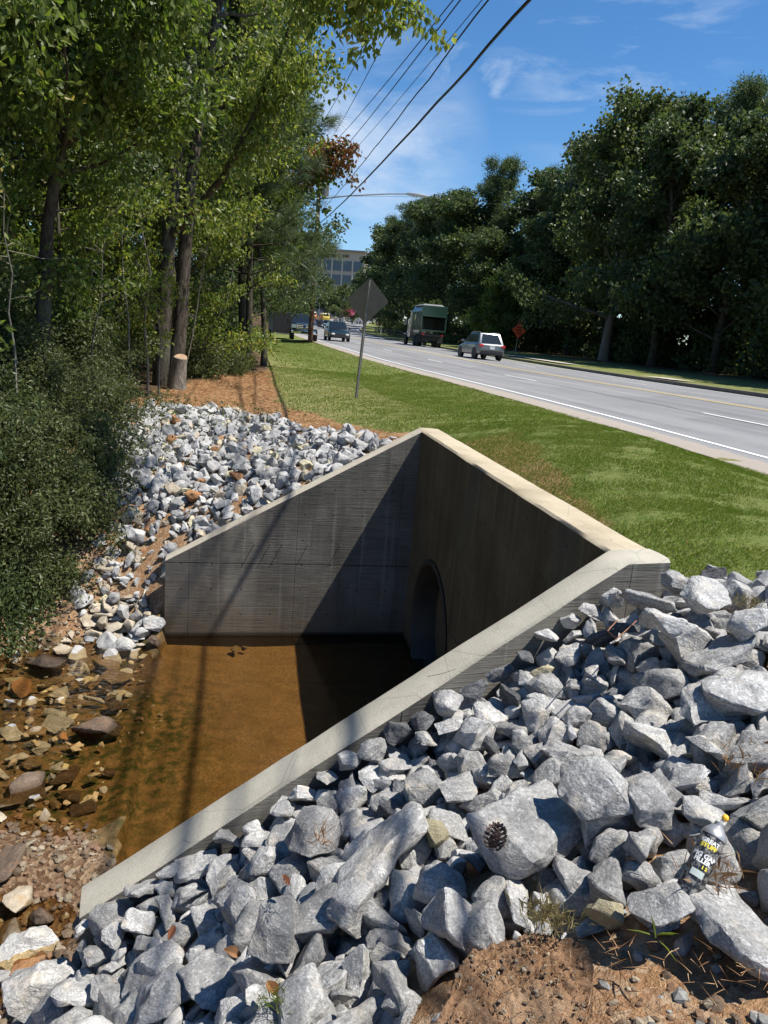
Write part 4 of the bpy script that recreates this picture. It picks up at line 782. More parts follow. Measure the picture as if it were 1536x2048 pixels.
-161,2096,433,6,40,22,34,13,-851,2536,399,0,41,11,57,16,-657,2159,338,5,42,9,50,3,-324,2230,393,38,7,110,40,1,-41,1947,448,112,3,43,42,2,-109,1969,437,55,10,10,34,2,
-735,2015,290,113,58,114,25,13,-574,2274,362,13,2,110,47,3,-347,2353,405,14,0,107,57,3,-824,2511,399,24,67,115,62,6,-317,2024,368,14,39,19,42,3,-896,2546,395,8,8,88,57,1,
-540,2064,326,61,8,3,43,15,-769,2211,342,22,115,40,62,14,-11,634,289,81,119,26,35,9,-49,374,284,1,13,73,39,13,397,700,502,102,110,13,50,13,-160,517,184,42,23,100,27,7,
-77,2007,443,109,8,85,63,10,-401,1979,330,4,14,112,48,16,-158,1788,370,5,111,118,59,2,-783,2476,390,114,57,7,37,13,-620,2282,364,109,0,47,36,4,-708,2238,349,17,111,49,39,13,
-955,2501,388,8,119,46,36,3,-449,1855,271,65,4,100,36,15,-511,2160,349,101,59,109,46,2,-632,1905,250,73,119,29,25,9,-121,2151,445,41,5,99,60,7,-379,2167,375,15,13,49,34,9,
-492,1980,301,3,5,70,36,17,-243,2078,402,95,2,71,36,1,-458,2345,387,111,23,63,33,16,-723,2607,416,103,5,73,48,9,-96,557,234,19,0,11,55,12,-223,537,132,116,116,26,55,14,
423,771,500,117,95,97,38,16,131,661,362,112,47,117,21,4,-749,2077,311,91,4,108,27,17,-430,2180,362,74,108,17,27,13,-701,2129,324,1,6,36,47,11,-711,1906,247,117,8,82,28,15,
-743,2041,296,25,110,7,24,13,-860,2475,388,67,21,4,42,16,-202,1937,391,104,113,30,26,9,-9,1876,451,117,51,118,48,4,-460,2506,415,65,7,103,42,4,-156,2048,430,5,2,77,34,0,
-814,2572,407,12,118,62,61,3,-592,2363,379,10,119,29,53,14,-383,2007,337,117,63,106,57,6,-83,1919,428,119,119,40,47,8,-337,1801,296,20,4,23,25,4,-871,2430,388,3,114,6,53,11,
-607,1899,254,48,105,18,36,8,-709,2464,393,109,42,9,41,16,153,638,373,16,117,60,20,0,295,697,463,115,5,97,28,9,231,644,411,117,13,52,22,15,356,610,486,4,4,104,30,15,
-613,2326,365,2,6,99,51,10,-513,2455,399,22,4,9,46,1,-551,1981,294,117,14,93,33,15,-212,2115,416,30,119,34,33,9,-887,2410,380,3,114,57,32,9,-578,1567,2,78,14,106,35,9,
-254,2104,400,92,107,26,39,14,-792,2323,363,4,68,93,58,6,-701,2214,349,34,107,109,46,5,-600,1591,12,100,7,70,46,5,-796,2414,379,23,110,8,34,13,-747,2337,377,36,6,41,49,1,
-823,2290,359,3,68,91,43,3,-476,2162,355,10,111,40,35,4,-466,1942,298,21,7,79,28,13,-561,2156,340,21,112,30,37,8,-558,2494,407,104,117,39,46,3,314,628,459,1,11,116,32,11,
373,704,482,111,111,119,20,12,353,636,470,2,117,0,32,3,-44,557,266,90,52,118,41,5,-48,612,271,37,111,4,22,5,110,644,349,37,115,99,29,4,-524,2327,379,103,84,0,24,17,
-346,1855,311,44,116,107,26,7,-651,2379,379,112,18,39,45,16,-498,2503,404,115,63,103,38,2,-309,2181,386,114,119,37,50,8,-464,2266,374,74,110,114,25,13,
-230,2025,396,116,106,16,46,14,-563,1644,82,5,118,25,24,7,-579,2420,394,101,49,109,36,13,-609,1996,293,24,8,4,30,9,-594,1797,199,25,11,99,24,0,-345,2078,366,7,38,118,41,6,
-573,2151,340,96,82,91,25,9,-427,1902,293,7,113,22,26,3,-693,2145,333,107,4,102,38,3,216,474,424,33,6,30,25,17,198,490,411,59,113,112,20,2,15,437,305,106,48,98,24,5,
32,495,306,61,107,111,27,2,-144,427,205,116,106,18,52,14,382,776,488,35,0,77,26,2,-342,2226,381,110,7,47,46,10,-604,2012,296,95,62,117,29,4,-428,1839,273,40,13,116,30,7,
-397,2323,402,57,112,20,50,11,-598,2543,410,109,85,105,34,17,-352,1807,286,27,6,90,33,14,-468,1762,218,7,113,18,28,1,-400,1873,299,100,2,6,27,15,-222,1793,337,20,117,102,60,14,
-705,1978,275,91,3,48,45,12,-568,2359,386,116,49,108,42,2,-549,2281,366,114,10,76,29,15,-552,2156,345,70,7,26,31,4,-290,2039,376,113,18,59,25,9,-469,2470,408,9,43,19,29,3,
-595,2338,373,69,117,92,31,0,-676,1910,247,37,10,93,31,8,-642,2439,394,53,117,15,40,11,-385,2257,378,108,7,62,48,5,-523,2253,362,117,16,73,24,11,-173,1898,393,83,2,77,30,13,
-241,2287,422,115,70,118,33,2,-142,1811,386,10,117,90,61,14,-470,1837,254,73,114,110,32,6,5,481,292,12,9,33,39,1,49,632,314,14,2,67,30,1,-223,503,133,101,15,46,50,5,
-264,547,104,8,1,91,52,5,382,705,486,81,115,109,20,17,168,461,398,56,113,100,28,8,207,653,399,7,3,78,39,15,49,542,322,89,38,8,24,3,-216,1953,386,83,4,108,27,9,
-602,2168,345,26,117,112,54,16,-462,2305,380,111,55,16,35,14,-586,1746,160,99,6,66,24,6,-159,1935,405,6,0,5,39,11,-721,2535,399,0,2,91,61,2,-554,2042,310,2,65,118,29,4,
-606,2255,355,100,58,115,32,17,-734,2469,390,67,21,116,40,16,-332,2423,410,115,3,100,59,5,-630,2253,355,63,116,16,52,12,-812,2321,359,116,7,27,42,5,-756,2384,373,29,7,80,50,1,
-443,2043,328,1,1,53,39,8,-485,1954,294,29,116,98,24,13,-548,1572,2,114,50,24,41,8,-326,2198,388,5,14,64,43,6,-626,1613,45,61,5,26,25,7,10,1962,459,56,119,104,33,8,
-296,1991,366,3,117,109,25,0,-414,2286,385,2,119,118,37,4,-174,2223,428,110,2,91,58,12,-366,2213,379,1,4,59,35,2,-723,2127,326,47,108,26,32,9,-236,2185,407,101,117,21,55,12,
-351,1881,320,68,94,2,26,2,-401,2380,407,24,8,11,57,6,-473,1948,304,11,74,33,28,15,-436,2450,410,51,7,101,57,12,-685,1898,240,110,116,38,30,5,-838,2230,341,106,1,20,35,10,
-543,1548,-5,6,113,21,36,3,-510,2136,345,85,119,7,24,9,51,648,312,71,106,104,29,3,56,576,314,119,9,77,43,5,316,743,470,38,117,14,21,8,140,577,363,2,118,101,21,10,
267,673,437,83,117,104,25,11,136,644,363,66,116,112,22,6,-146,450,199,92,22,7,28,0,294,636,448,23,119,107,25,0,219,393,434,108,51,112,20,15,304,528,456,27,2,55,32,1,
-431,2304,386,119,59,96,29,9,-446,2137,350,63,1,22,31,15,-660,1999,285,5,13,89,40,11,-733,2057,302,20,69,105,27,10,-714,1960,268,5,2,110,28,2,-110,1911,419,76,119,104,38,5,
-141,1993,417,43,119,31,34,8,-764,2085,310,65,116,20,48,12,-302,2289,403,115,2,52,42,10,-543,2166,348,111,117,95,42,8,-505,1837,240,36,113,24,25,8,-248,2046,393,70,1,95,63,12,
-479,2279,375,89,112,119,35,11,-502,2260,367,116,118,30,24,4,-560,1896,260,105,66,108,24,13,-412,2449,417,76,104,101,47,17,-148,2188,433,98,51,2,37,1,-311,2244,390,108,118,14,41,5,
-435,2364,401,13,2,4,55,1,-111,1964,426,111,117,30,44,12,-299,1826,315,114,60,114,34,6,-236,2231,413,10,3,26,48,1,-245,1977,379,35,1,53,32,5,-246,2205,408,20,118,3,29,17,
-470,2323,384,115,2,20,54,6,-487,2322,382,115,116,78,26,13,-448,1840,260,104,3,46,25,5,-543,2123,338,5,119,40,54,14,-541,1972,292,94,2,50,25,16,-258,1805,326,55,113,7,28,12,
-456,2228,365,7,11,86,25,11,-138,1866,398,112,6,87,44,10,-379,2145,370,119,10,85,36,5,-264,1797,317,50,112,6,25,8,-389,2027,336,41,116,11,36,8,-842,2465,397,70,10,119,27,4,
-542,2468,397,2,117,36,38,17,-497,2368,394,19,65,5,29,11,-571,2343,378,7,41,34,24,2,278,441,447,118,114,118,33,8,-43,394,275,54,117,17,34,2,-78,616,242,5,94,56,28,13,
385,812,489,117,2,105,31,3,209,636,402,14,5,113,28,6,81,418,351,1,112,106,28,10,-181,1864,382,95,4,51,24,4,-248,1899,364,16,116,38,25,16,-359,2406,415,22,105,89,34,13,
-330,2089,369,110,106,18,32,15,-705,2195,339,57,0,90,34,0,-254,2287,413,63,111,7,54,6,-833,2469,384,62,118,18,41,12,-378,2395,403,8,4,64,31,3,-189,1903,383,3,56,24,27,2,
-317,2366,412,116,54,111,40,2,-267,1785,312,26,45,112,24,12,-616,1599,26,104,47,25,24,12,-358,2099,360,117,57,109,39,15,-424,1915,295,114,9,57,31,10,-680,2039,296,10,0,17,46,1,
-593,1995,286,30,117,20,25,1,-192,2030,406,119,8,46,30,1,-608,1858,230,102,0,19,29,12,-355,2389,412,97,60,4,32,9,-448,2292,377,107,117,7,35,12,-427,2474,414,6,105,3,32,7,
-540,1898,267,8,107,94,24,3,-485,2402,398,58,3,107,41,15,-601,2387,388,55,118,105,37,3,-360,2116,366,68,112,7,25,11,-353,2241,389,9,40,105,27,10,-405,1913,306,0,116,3,35,1,
-627,2380,381,106,6,36,46,5,-823,2358,381,4,116,11,26,3,-509,2378,397,0,8,14,41,11,-543,2553,417,11,117,32,50,10,-383,2116,359,68,115,98,26,0,-301,2143,382,8,119,101,25,17,
-540,1628,52,18,53,108,28,12,-646,2313,369,2,5,23,34,4,-597,1971,283,107,119,38,31,2,-78,454,234,8,113,109,29,10,206,489,416,10,1,18,20,14,184,628,384,53,113,105,32,8,
282,544,457,73,116,38,35,9,189,586,392,15,118,87,23,17,-524,1856,248,4,49,14,28,5,-400,1896,309,74,113,89,33,8,-432,2048,335,24,115,8,26,11,-597,2308,364,117,117,28,24,2,
-453,2454,406,7,3,35,29,16,-202,2213,422,115,68,92,31,0,-533,1988,297,39,110,34,37,5,-665,2037,297,79,9,7,24,14,-273,2146,394,16,119,36,50,14,-251,2195,404,65,116,9,27,1,
-258,1866,352,26,0,75,31,1,-146,2116,438,65,111,106,44,14,-591,2598,420,115,111,68,36,11,-537,1610,36,39,113,109,24,13,-379,2439,407,41,119,26,42,8,-330,1791,290,42,115,25,24,6,
-319,1732,278,6,42,90,35,13,-371,1893,307,4,112,29,26,14,-845,2436,388,67,113,7,57,3,-399,1929,312,54,4,101,24,17,-771,2269,356,9,42,119,30,3,-502,2122,338,24,4,73,48,14,
-570,1984,290,25,2,46,26,17,-76,2059,446,118,119,21,59,10,-516,2416,393,3,20,97,38,16,-265,2324,413,114,3,49,24,1,-226,2156,405,97,53,107,31,8,-285,2208,394,0,57,18,30,2,
-645,1745,154,7,7,115,25,6,-293,1943,357,12,59,108,25,17,-710,2151,331,112,13,39,26,13,-650,2080,305,9,4,89,29,14,-601,2588,414,54,6,98,34,11,-589,2140,327,117,62,104,26,15,
-428,2338,394,5,2,54,46,2,-815,2473,386,84,114,117,25,13,-666,2190,336,26,2,46,44,1,-126,473,205,18,118,87,24,15,-42,452,258,25,4,30,23,8,268,461,445,21,5,51,26,13,
64,556,326,112,115,3,40,6,-44,406,269,66,119,26,21,3,-63,520,244,43,116,103,26,8,-96,408,238,100,2,17,45,10,296,619,451,114,57,117,28,13,-285,2155,389,112,1,37,42,1,
-521,2235,358,3,54,26,24,10,-498,2480,400,115,61,113,24,2,-533,2136,337,1,4,88,52,2,-782,2451,381,7,1,103,25,17,-230,1948,378,112,116,28,39,1,-349,2187,374,46,0,37,30,8,
-638,2141,331,110,0,38,40,0,-593,1616,43,31,118,76,52,6,-101,2071,445,9,0,2,63,1,-676,1970,273,96,60,114,24,17,-723,2180,329,48,6,85,27,8,-728,2159,326,107,6,73,41,10,
-514,2472,407,10,117,75,29,3,-773,2585,410,49,1,108,61,5,-463,2146,347,39,10,87,28,7,-343,2244,394,113,13,69,25,14,-609,1619,42,63,112,7,24,9,-487,2198,356,40,11,86,28,7,
-304,1933,350,3,114,48,47,14,-636,1759,161,109,16,89,24,5,-259,2162,399,36,6,114,31,7,-518,1904,276,7,114,91,44,15,-691,2639,414,8,118,64,35,4,-265,2236,408,117,53,108,24,17,
-782,2553,395,35,4,118,33,1,-414,2304,390,103,111,101,28,3,-609,2372,386,5,118,59,24,1,-823,2227,341,37,9,101,24,7,-123,1941,416,69,2,94,31,15,-672,2021,293,111,7,38,41,10,
-274,2229,401,9,5,107,28,11,-539,1558,4,2,7,37,26,2,-505,2216,358,48,118,34,40,14,-52,578,263,92,8,42,51,4,-30,568,265,117,119,12,21,11,-90,503,228,15,116,95,24,17,
-279,528,86,42,111,13,54,8,254,400,440,115,2,99,21,10,358,747,489,56,117,3,26,12,-46,428,261,44,7,31,23,6,267,484,437,115,119,95,51,5,-107,428,222,21,2,31,21,17,
-127,448,200,1,55,23,29,8,115,659,367,6,75,99,33,7,-319,2210,388,66,110,5,44,6,-366,2237,379,55,0,108,26,8,-192,1805,354,96,3,45,30,12,-637,2161,335,55,113,107,34,10,
-315,1919,335,7,111,14,51,14,-613,1899,246,11,111,15,24,8,-769,2432,383,6,117,50,24,4,-497,2429,399,82,1,26,35,14,-596,1741,155,104,70,100,31,14,-500,2359,382,119,63,91,40,15,
-111,1928,420,102,3,57,36,5,-402,2430,411,105,110,41,27,7,-270,2197,399,56,17,16,24,16,-781,2430,380,119,62,100,44,12,-765,2259,345,115,1,8,38,5,-95,2011,439,48,119,109,27,17,
-222,2177,412,4,8,0,26,16,-709,2574,411,63,12,18,45,2,-428,1955,306,114,117,4,27,5,-280,1766,303,54,2,110,25,10,-507,2275,369,51,3,13,27,1,-371,1987,332,5,5,60,26,14,
-426,2202,364,22,6,69,25,6,-486,2003,304,117,2,113,26,5,-336,1840,307,115,111,28,34,15,-318,2150,378,119,6,74,24,2,-674,2117,315,44,7,96,49,8,-542,1599,22,105,117,45,24,8,
-267,2257,403,37,118,15,31,8,-415,1848,275,118,8,96,25,5,-531,2262,361,33,1,7,26,1,-648,2420,382,107,0,12,58,12,-516,2579,420,104,118,99,35,3,-442,1991,312,104,6,45,27,10,
-578,2578,410,30,6,81,51,1,-551,2448,393,114,117,14,28,6,-302,2014,365,38,5,39,32,1,-818,2239,343,18,4,53,27,1,-548,2260,361,10,53,111,24,9,-409,2356,402,98,14,4,55,10,
-384,1969,332,84,112,103,25,16,-611,2238,352,81,111,18,26,11,-751,2326,363,106,6,98,57,10,-615,2496,406,109,74,89,36,16,-186,2147,424,42,119,92,35,2,-212,1923,381,27,114,2,43,6,
-249,2001,387,23,108,11,28,8,-312,2250,400,38,116,81,30,1,-401,2206,366,114,1,12,25,10,-169,1993,409,4,112,5,29,17,-387,2234,376,101,119,35,42,12,-680,2419,384,117,110,24,44,14,
-192,2117,425,88,2,115,33,17,-680,2234,345,60,4,100,31,12,-316,2323,406,70,113,1,35,15,-68,1861,421,114,114,13,30,6,-527,1596,35,111,38,8,27,13,-494,2570,413,103,2,55,48,12,
187,689,386,58,116,101,52,8,234,555,419,113,53,13,21,17,394,726,488,9,60,116,24,3,155,391,408,115,46,91,28,15,-219,523,141,110,116,32,22,1,34,546,312,10,15,83,41,16,
43,566,318,102,58,114,20,11,21,595,302,24,10,91,31,16,-24,540,280,94,117,40,32,6,-99,1885,415,17,4,53,33,14,-315,1832,308,17,1,100,25,14,-643,2623,414,6,6,1,57,11,
-258,2219,403,55,114,18,37,2,-772,2347,367,118,2,12,40,3,-819,2320,360,117,117,41,43,8,-278,2089,383,107,115,0,51,12,-569,2413,389,1,2,66,53,8,-482,1908,282,59,118,22,38,8,
-519,1584,38,61,18,109,36,16,-379,2196,371,2,55,20,38,15,-344,1996,344,57,117,112,43,8,-195,2187,416,118,6,85,42,5,-689,1985,279,58,4,109,28,15,-279,2337,412,20,1,38,24,6,
-662,2655,417,1,14,14,37,7,-863,2325,361,63,117,24,54,15,-700,2394,379,118,9,10,24,13,-417,2336,404,45,119,3,38,8,-631,2541,408,45,11,116,31,13,-862,2575,403,20,116,119,40,16,
-467,2178,355,111,109,46,28,15,-309,2297,401,119,115,11,31,8,-533,2013,306,76,2,92,30,11,-657,2215,344,4,119,51,25,2,-661,2090,311,114,117,31,30,6,-317,2389,415,0,54,88,25,4,
-646,2508,401,1,11,52,38,11,-677,2536,405,34,48,4,30,15,-415,2506,417,117,1,59,52,2,-546,2002,293,116,118,8,27,5,-235,2100,400,111,9,49,27,3,-627,2136,324,8,3,89,27,8,
-205,2159,419,112,4,43,36,4,-217,1755,334,71,109,111,39,13,-318,2342,410,51,107,26,25,9,-704,2485,393,64,1,119,28,4,-448,2414,400,18,117,22,33,0,-228,2056,402,61,2,18,47,14,
-461,2522,408,99,55,10,38,8,-891,2481,388,118,62,101,60,6,-677,2366,375,32,6,71,42,6,-507,2174,352,105,19,119,25,3,-164,2071,424,1,118,52,32,17,314,652,458,70,3,91,24,7,
320,569,457,112,54,18,35,17,122,666,347,0,10,78,43,5,-339,571,40,68,119,86,45,6,-15,478,282,0,116,53,22,15,-79,562,244,68,2,2,36,15,126,650,355,67,110,118,28,1,
66,594,325,69,14,4,25,6,84,648,327,100,9,43,23,12,47,609,320,5,5,44,21,10,-649,2402,383,6,49,110,27,15,-450,2474,411,93,110,81,28,0,-602,1637,49,4,2,5,26,5,
-392,1825,280,85,5,102,24,5,-291,1764,292,111,113,34,24,15,-379,2362,400,62,118,118,24,3,-595,2038,310,95,5,85,34,7,-435,2279,377,6,5,40,30,1,-279,1965,374,55,104,117,57,10,
-342,2052,359,32,1,55,26,11,-534,2530,405,4,6,56,26,1,-542,2400,387,96,3,23,50,12,-621,2379,376,60,116,3,37,2,-655,2299,360,78,7,112,27,9,-216,2236,420,118,54,112,38,10,
-253,2248,407,13,0,100,24,3,-584,1973,281,116,114,29,27,1,-512,2433,398,106,48,107,28,8,-620,2594,421,4,72,19,51,14,-665,2292,359,48,5,1,24,7,-555,2353,376,34,5,110,26,1,
-730,2323,366,11,74,91,26,17,-337,1965,347,0,63,20,52,6,-767,2539,400,27,9,99,52,12,-481,2301,377,71,108,9,24,4,-320,2005,362,81,110,17,28,9,-854,2629,410,101,9,18,36,15,
-535,2422,390,99,4,15,32,12,-827,2372,377,34,3,5,35,3,-568,2294,362,115,9,86,33,10,-727,2312,362,99,17,90,43,12,-591,2180,342,13,119,40,59,12,-611,2663,419,55,119,20,28,4,
-522,2185,345,37,118,20,31,8,-84,1978,438,79,109,0,24,11,-627,2520,405,1,111,70,37,13,-608,2067,312,116,60,101,27,4,-530,2581,413,5,63,27,38,6,-380,2072,352,30,116,42,24,11,
-467,2539,416,13,61,4,38,11,-728,2031,292,0,59,21,37,6,-360,2320,401,6,52,96,39,15,-542,2300,369,9,5,83,36,3,-543,2431,391,65,119,1,28,12,-285,2106,382,43,1,108,24,1,
-667,2206,341,104,114,44,33,6,-350,1918,326,78,1,103,25,5,-409,2406,403,67,7,96,41,15,-775,2564,400,115,10,21,45,5,339,476,463,19,108,6,26,13,472,728,491,63,119,107,32,15,
401,595,479,4,50,23,24,10,-195,221,226,19,16,88,40,11,-338,511,48,94,113,71,20,12,292,365,460,65,5,117,50,15,404,504,474,5,116,118,35,17,234,439,433,115,115,4,25,8,
488,606,494,77,119,74,42,11,292,440,452,62,114,9,20,8,-151,324,215,57,117,28,31,6,-52,495,258,85,102,87,21,3,370,362,467,2,118,26,25,8,388,745,485,119,1,33,23,15,
463,645,486,3,3,96,54,10,-314,456,81,70,12,27,53,14,221,626,409,106,49,3,20,11,-281,432,125,47,109,6,53,15,11,424,302,104,3,22,24,3,436,560,483,17,1,79,25,16,
412,451,482,1,102,101,32,9,-311,234,138,89,16,82,46,9,-228,298,177,56,116,105,39,15,364,539,470,59,3,102,29,10,-59,342,280,9,47,105,21,14,469,462,481,66,115,98,23,6,
-199,436,160,115,111,13,31,9,-447,390,26,113,9,5,42,7,-345,475,56,32,15,83,40,0,-333,500,49,14,108,107,21,6,-247,452,116,110,48,13,46,8,-249,473,124,32,0,75,25,7,
-288,293,145,1,59,114,37,7,250,624,418,1,54,20,21,8,407,384,473,10,3,61,21,3,460,607,488,96,62,1,24,11,-83,434,232,82,11,29,21,12,333,534,459,23,115,114,20,13,
329,514,465,83,118,48,46,11,-113,328,248,47,13,99,20,4,487,540,486,119,117,8,22,2,-279,343,131,78,119,16,42,0,363,384,476,5,103,21,35,0,-311,395,86,110,7,35,54,2,
405,617,482,25,118,119,46,6,453,566,483,38,7,81,21,7,398,561,473,104,3,46,32,12,-406,364,48,65,4,105,22,0,449,495,481,8,20,74,20,7,-324,362,93,4,1,63,36,16,
-260,390,127,23,23,82,35,7,-138,356,212,74,0,83,48,15,-208,461,160,12,9,69,41,7,-243,309,166,2,108,77,54,15,370,526,473,0,11,20,22,4,-252,491,113,38,3,88,30,6,
-1,271,352,111,12,40,35,2,-326,413,86,5,11,118,36,7,450,668,493,115,109,3,49,15,-262,295,156,110,54,110,37,9,-273,276,160,85,34,119,39,7,489,641,504,119,43,8,51,13,
512,471,485,53,0,110,40,8,47,293,375,100,45,112,32,8,452,531,480,114,56,11,24,8,429,475,480,41,3,39,27,17,403,673,490,114,110,113,50,14,-366,558,30,26,4,0,31,9,
-184,301,195,19,9,71,23,3,360,409,469,0,1,95,32,4,-345,381,74,23,115,25,29,16,398,633,486,19,110,8,36,0,-340,251,102,99,12,27,44,10,-238,362,166,8,63,14,51,11,
-157,334,209,12,109,1,24,2,311,503,456,2,41,86,20,11,412,475,477,116,4,49,26,4,453,699,491,5,1,71,48,10,335,559,459,119,9,32,25,11,-386,397,47,51,4,23,35,4,
307,438,462,116,93,15,27,16,323,400,474,99,3,93,54,0,-223,274,186,0,66,107,29,0,414,426,474,32,2,104,32,1,-337,395,86,117,110,106,30,10,-400,525,19,95,52,112,43,9,
-216,259,203,19,113,66,44,0,-93,342,254,68,9,107,27,16,-292,476,110,66,107,118,53,11,-112,371,237,110,8,9,53,16,-198,340,183,70,118,118,28,13,-246,240,174,37,12,5,22,16,
371,595,472,68,111,109,47,6,328,373,459,109,4,75,21,12,-397,336,49,106,1,11,34,10,492,694,494,82,5,18,24,14,-414,551,16,7,9,114,51,16,363,523,463,114,119,112,40,5,
-343,414,68,99,8,37,33,3,-358,334,75,108,0,90,43,5,-330,284,106,9,118,61,20,9,453,627,488,75,107,101,20,4,-348,355,92,1,116,23,52,3,363,509,477,118,74,91,44,14,
-204,287,191,14,12,59,32,11,493,568,495,60,119,119,45,3,318,695,469,37,104,21,32,5,343,650,467,70,115,100,32,6,427,678,492,113,113,93,31,2,-64,443,252,24,82,113,21,10,
271,375,450,42,4,89,51,1,-271,409,140,76,108,114,35,13,-301,413,104,10,64,113,51,17,-274,461,97,114,50,112,34,2,-333,452,74,113,109,112,39,9,448,508,483,14,14,51,24,0,
450,452,482,17,16,84,22,0,248,595,420,61,114,108,20,8,-84,315,268,25,8,81,29,1,-61,301,289,14,53,12,21,15,361,456,470,10,0,24,42,17,-168,439,174,69,113,95,26,2,
-443,374,27,9,69,94,20,4,19,323,341,98,3,20,41,5,-28,612,273,59,4,115,20,14,-43,279,315,90,18,8,22,16,-212,351,159,96,116,16,47,12,-299,444,80,98,111,4,21,12,
384,651,482,93,55,117,21,9,19,314,352,74,2,88,22,1,380,521,471,65,117,21,30,6,-116,412,228,108,48,95,32,3,-374,526,33,87,10,27,39,9,506,608,497,36,115,74,48,6,
472,587,484,111,6,37,36,10,-421,621,-2,79,4,97,53,9,-266,348,140,17,114,52,43,3,-201,299,200,96,108,112,33,4,-79,340,269,22,9,63,32,4,-239,488,135,4,109,107,21,11,
-146,492,187,0,117,102,26,5,-217,378,152,118,8,106,22,10,395,382,469,1,3,104,22,10,-352,580,31,11,47,18,25,9,-80,389,250,87,1,84,20,16,429,445,477,34,7,39,21,7,
323,464,462,69,114,103,48,15,139,524,370,9,11,71,25,10,-243,260,184,80,3,45,46,11,442,639,497,52,20,110,49,12,472,691,491,107,3,72,48,12,272,346,449,119,2,89,20,6,
71,528,335,12,114,70,21,8,-348,563,29,8,116,108,24,11,-444,342,36,61,13,110,42,16,274,776,368,110,95,117,45,10,347,536,474,1,114,104,38,4,-361,402,58,59,115,114,55,6,
-346,437,70,106,10,54,48,10,253,380,443,20,6,53,22,6,368,618,474,1,59,3,27,16,280,563,443,111,8,33,31,3,369,754,487,119,43,3,20,13,649,462,504,8,103,107,37,9,
-323,470,61,10,9,63,27,8,-421,411,26,55,111,116,46,2,348,494,476,117,102,75,43,3,-246,223,181,35,113,113,44,7,-59,281,302,107,47,101,37,14,332,351,465,116,109,0,40,15,
-267,159,199,100,75,19,25,4,-132,339,226,5,118,89,21,17,424,465,483,53,8,100,38,6,429,515,482,11,4,53,50,14,-341,224,119,30,4,73,43,13,-166,398,188,5,117,118,40,5,
-202,352,169,24,5,52,20,1,-380,357,65,51,4,10,47,15,47,554,315,70,113,102,34,12,-282,394,116,15,9,17,32,9,400,525,479,62,119,23,28,17,-203,272,201,119,55,114,45,1,
-377,313,82,66,12,5,37,13,408,690,488,73,112,103,27,4,-178,376,193,105,116,112,20,4,402,461,479,75,36,7,22,2,-351,483,55,89,108,10,27,5,-134,573,202,3,0,24,24,11,
284,334,454,63,109,108,20,0,471,487,488,118,57,95,32,4,-226,345,150,88,6,24,24,12,-332,526,46,10,2,22,26,1,-111,393,226,46,113,92,20,9,464,529,488,45,109,32,22,4,
-92,371,246,111,117,89,52,10,-16,577,275,111,116,97,21,1,470,601,493,116,0,43,24,5,292,431,456,73,119,19,21,14,-270,317,144,35,7,111,49,7,377,383,469,3,23,79,20,16,
-356,515,48,28,108,103,22,0,-96,319,262,100,97,2,28,15,-31,300,322,72,100,98,34,8,303,465,449,108,5,35,20,5,501,592,490,117,10,13,45,5,-236,275,168,95,105,5,30,6,
350,517,468,84,4,110,21,3,359,582,475,103,38,109,33,13,-134,489,197,90,3,30,25,12,-284,499,104,3,107,111,39,4,-45,333,304,80,114,11,42,13,452,726,490,2,119,104,28,15,
-294,285,136,38,1,50,27,11,-262,505,107,14,109,100,20,17,-388,603,10,4,67,103,30,13,-313,257,119,109,110,104,41,12,256,391,448,35,0,67,33,8,259,403,444,3,118,86,21,8,
395,644,487,91,7,119,24,10,-272,247,158,11,118,5,27,4,-323,346,85,47,116,93,30,8,-457,461,13,3,6,65,49,4,387,422,484,113,1,8,55,11,-265,366,138,0,17,14,36,14,
-76,365,273,99,17,29,54,2,-202,383,162,9,8,40,50,14,-330,320,95,110,52,96,27,2,-369,494,56,19,10,68,54,11,344,402,473,108,114,91,38,11,-115,346,245,1,8,87,45,14,
-277,373,123,98,17,103,39,11,-322,525,52,49,1,28,20,15,321,532,460,79,16,22,23,16,-305,300,120,11,4,107,25,12,-120,602,207,94,47,4,21,4,-427,514,15,53,8,103,48,8,
512,631,500,53,3,25,25,5,-82,306,279,3,75,85,22,16,-1,311,341,118,0,40,27,13,172,611,384,44,117,90,20,4,-126,179,286,3,11,72,25,5,403,660,486,83,41,114,36,7,
-109,157,309,4,57,19,20,8,-186,433,176,75,114,14,34,16,260,622,428,19,6,52,21,13,521,630,495,73,110,90,22,4,-481,427,8,1,3,119,50,11,-169,343,196,0,14,55,20,7,
377,401,475,28,7,5,49,12,-398,559,9,1,14,89,30,10,447,749,509,111,57,12,20,8,377,542,472,6,118,41,22,2,-160,421,190,6,7,31,44,8,-426,474,10,54,0,21,43,15,
119,687,349,100,109,16,29,6,455,555,484,117,6,60,27,5,-298,335,113,18,111,91,44,3,417,548,481,3,112,35,46,14,-244,432,127,70,116,94,47,6,-389,525,38,70,118,112,24,16,
297,448,455,117,118,68,26,10,-2,189,372,108,114,118,20,10,414,606,487,96,3,15,29,9,501,678,493,1,3,73,32,15,311,349,455,107,0,14,25,5,-307,287,116,18,7,109,23,7,
-172,308,204,42,115,103,28,7,-344,308,85,61,110,112,32,15,7,256,360,9,10,70,20,6,328,538,464,37,118,100,22,1,441,690,491,111,14,64,20,13,-412,595,1,117,12,77,30,3,
515,543,494,17,12,85,38,0,-290,360,110,12,7,105,22,4,-34,512,268,30,5,38,24,17,286,461,456,118,107,78,34,9,442,465,478,1,1,79,21,2,463,761,491,119,1,32,21,15,
-71,206,323,47,114,96,44,1,-164,321,210,24,1,29,27,9,454,517,485,101,114,89,30,12,-474,327,27,117,10,22,41,11,-381,474,43,57,110,100,52,0,-200,508,153,16,47,93,22,12,
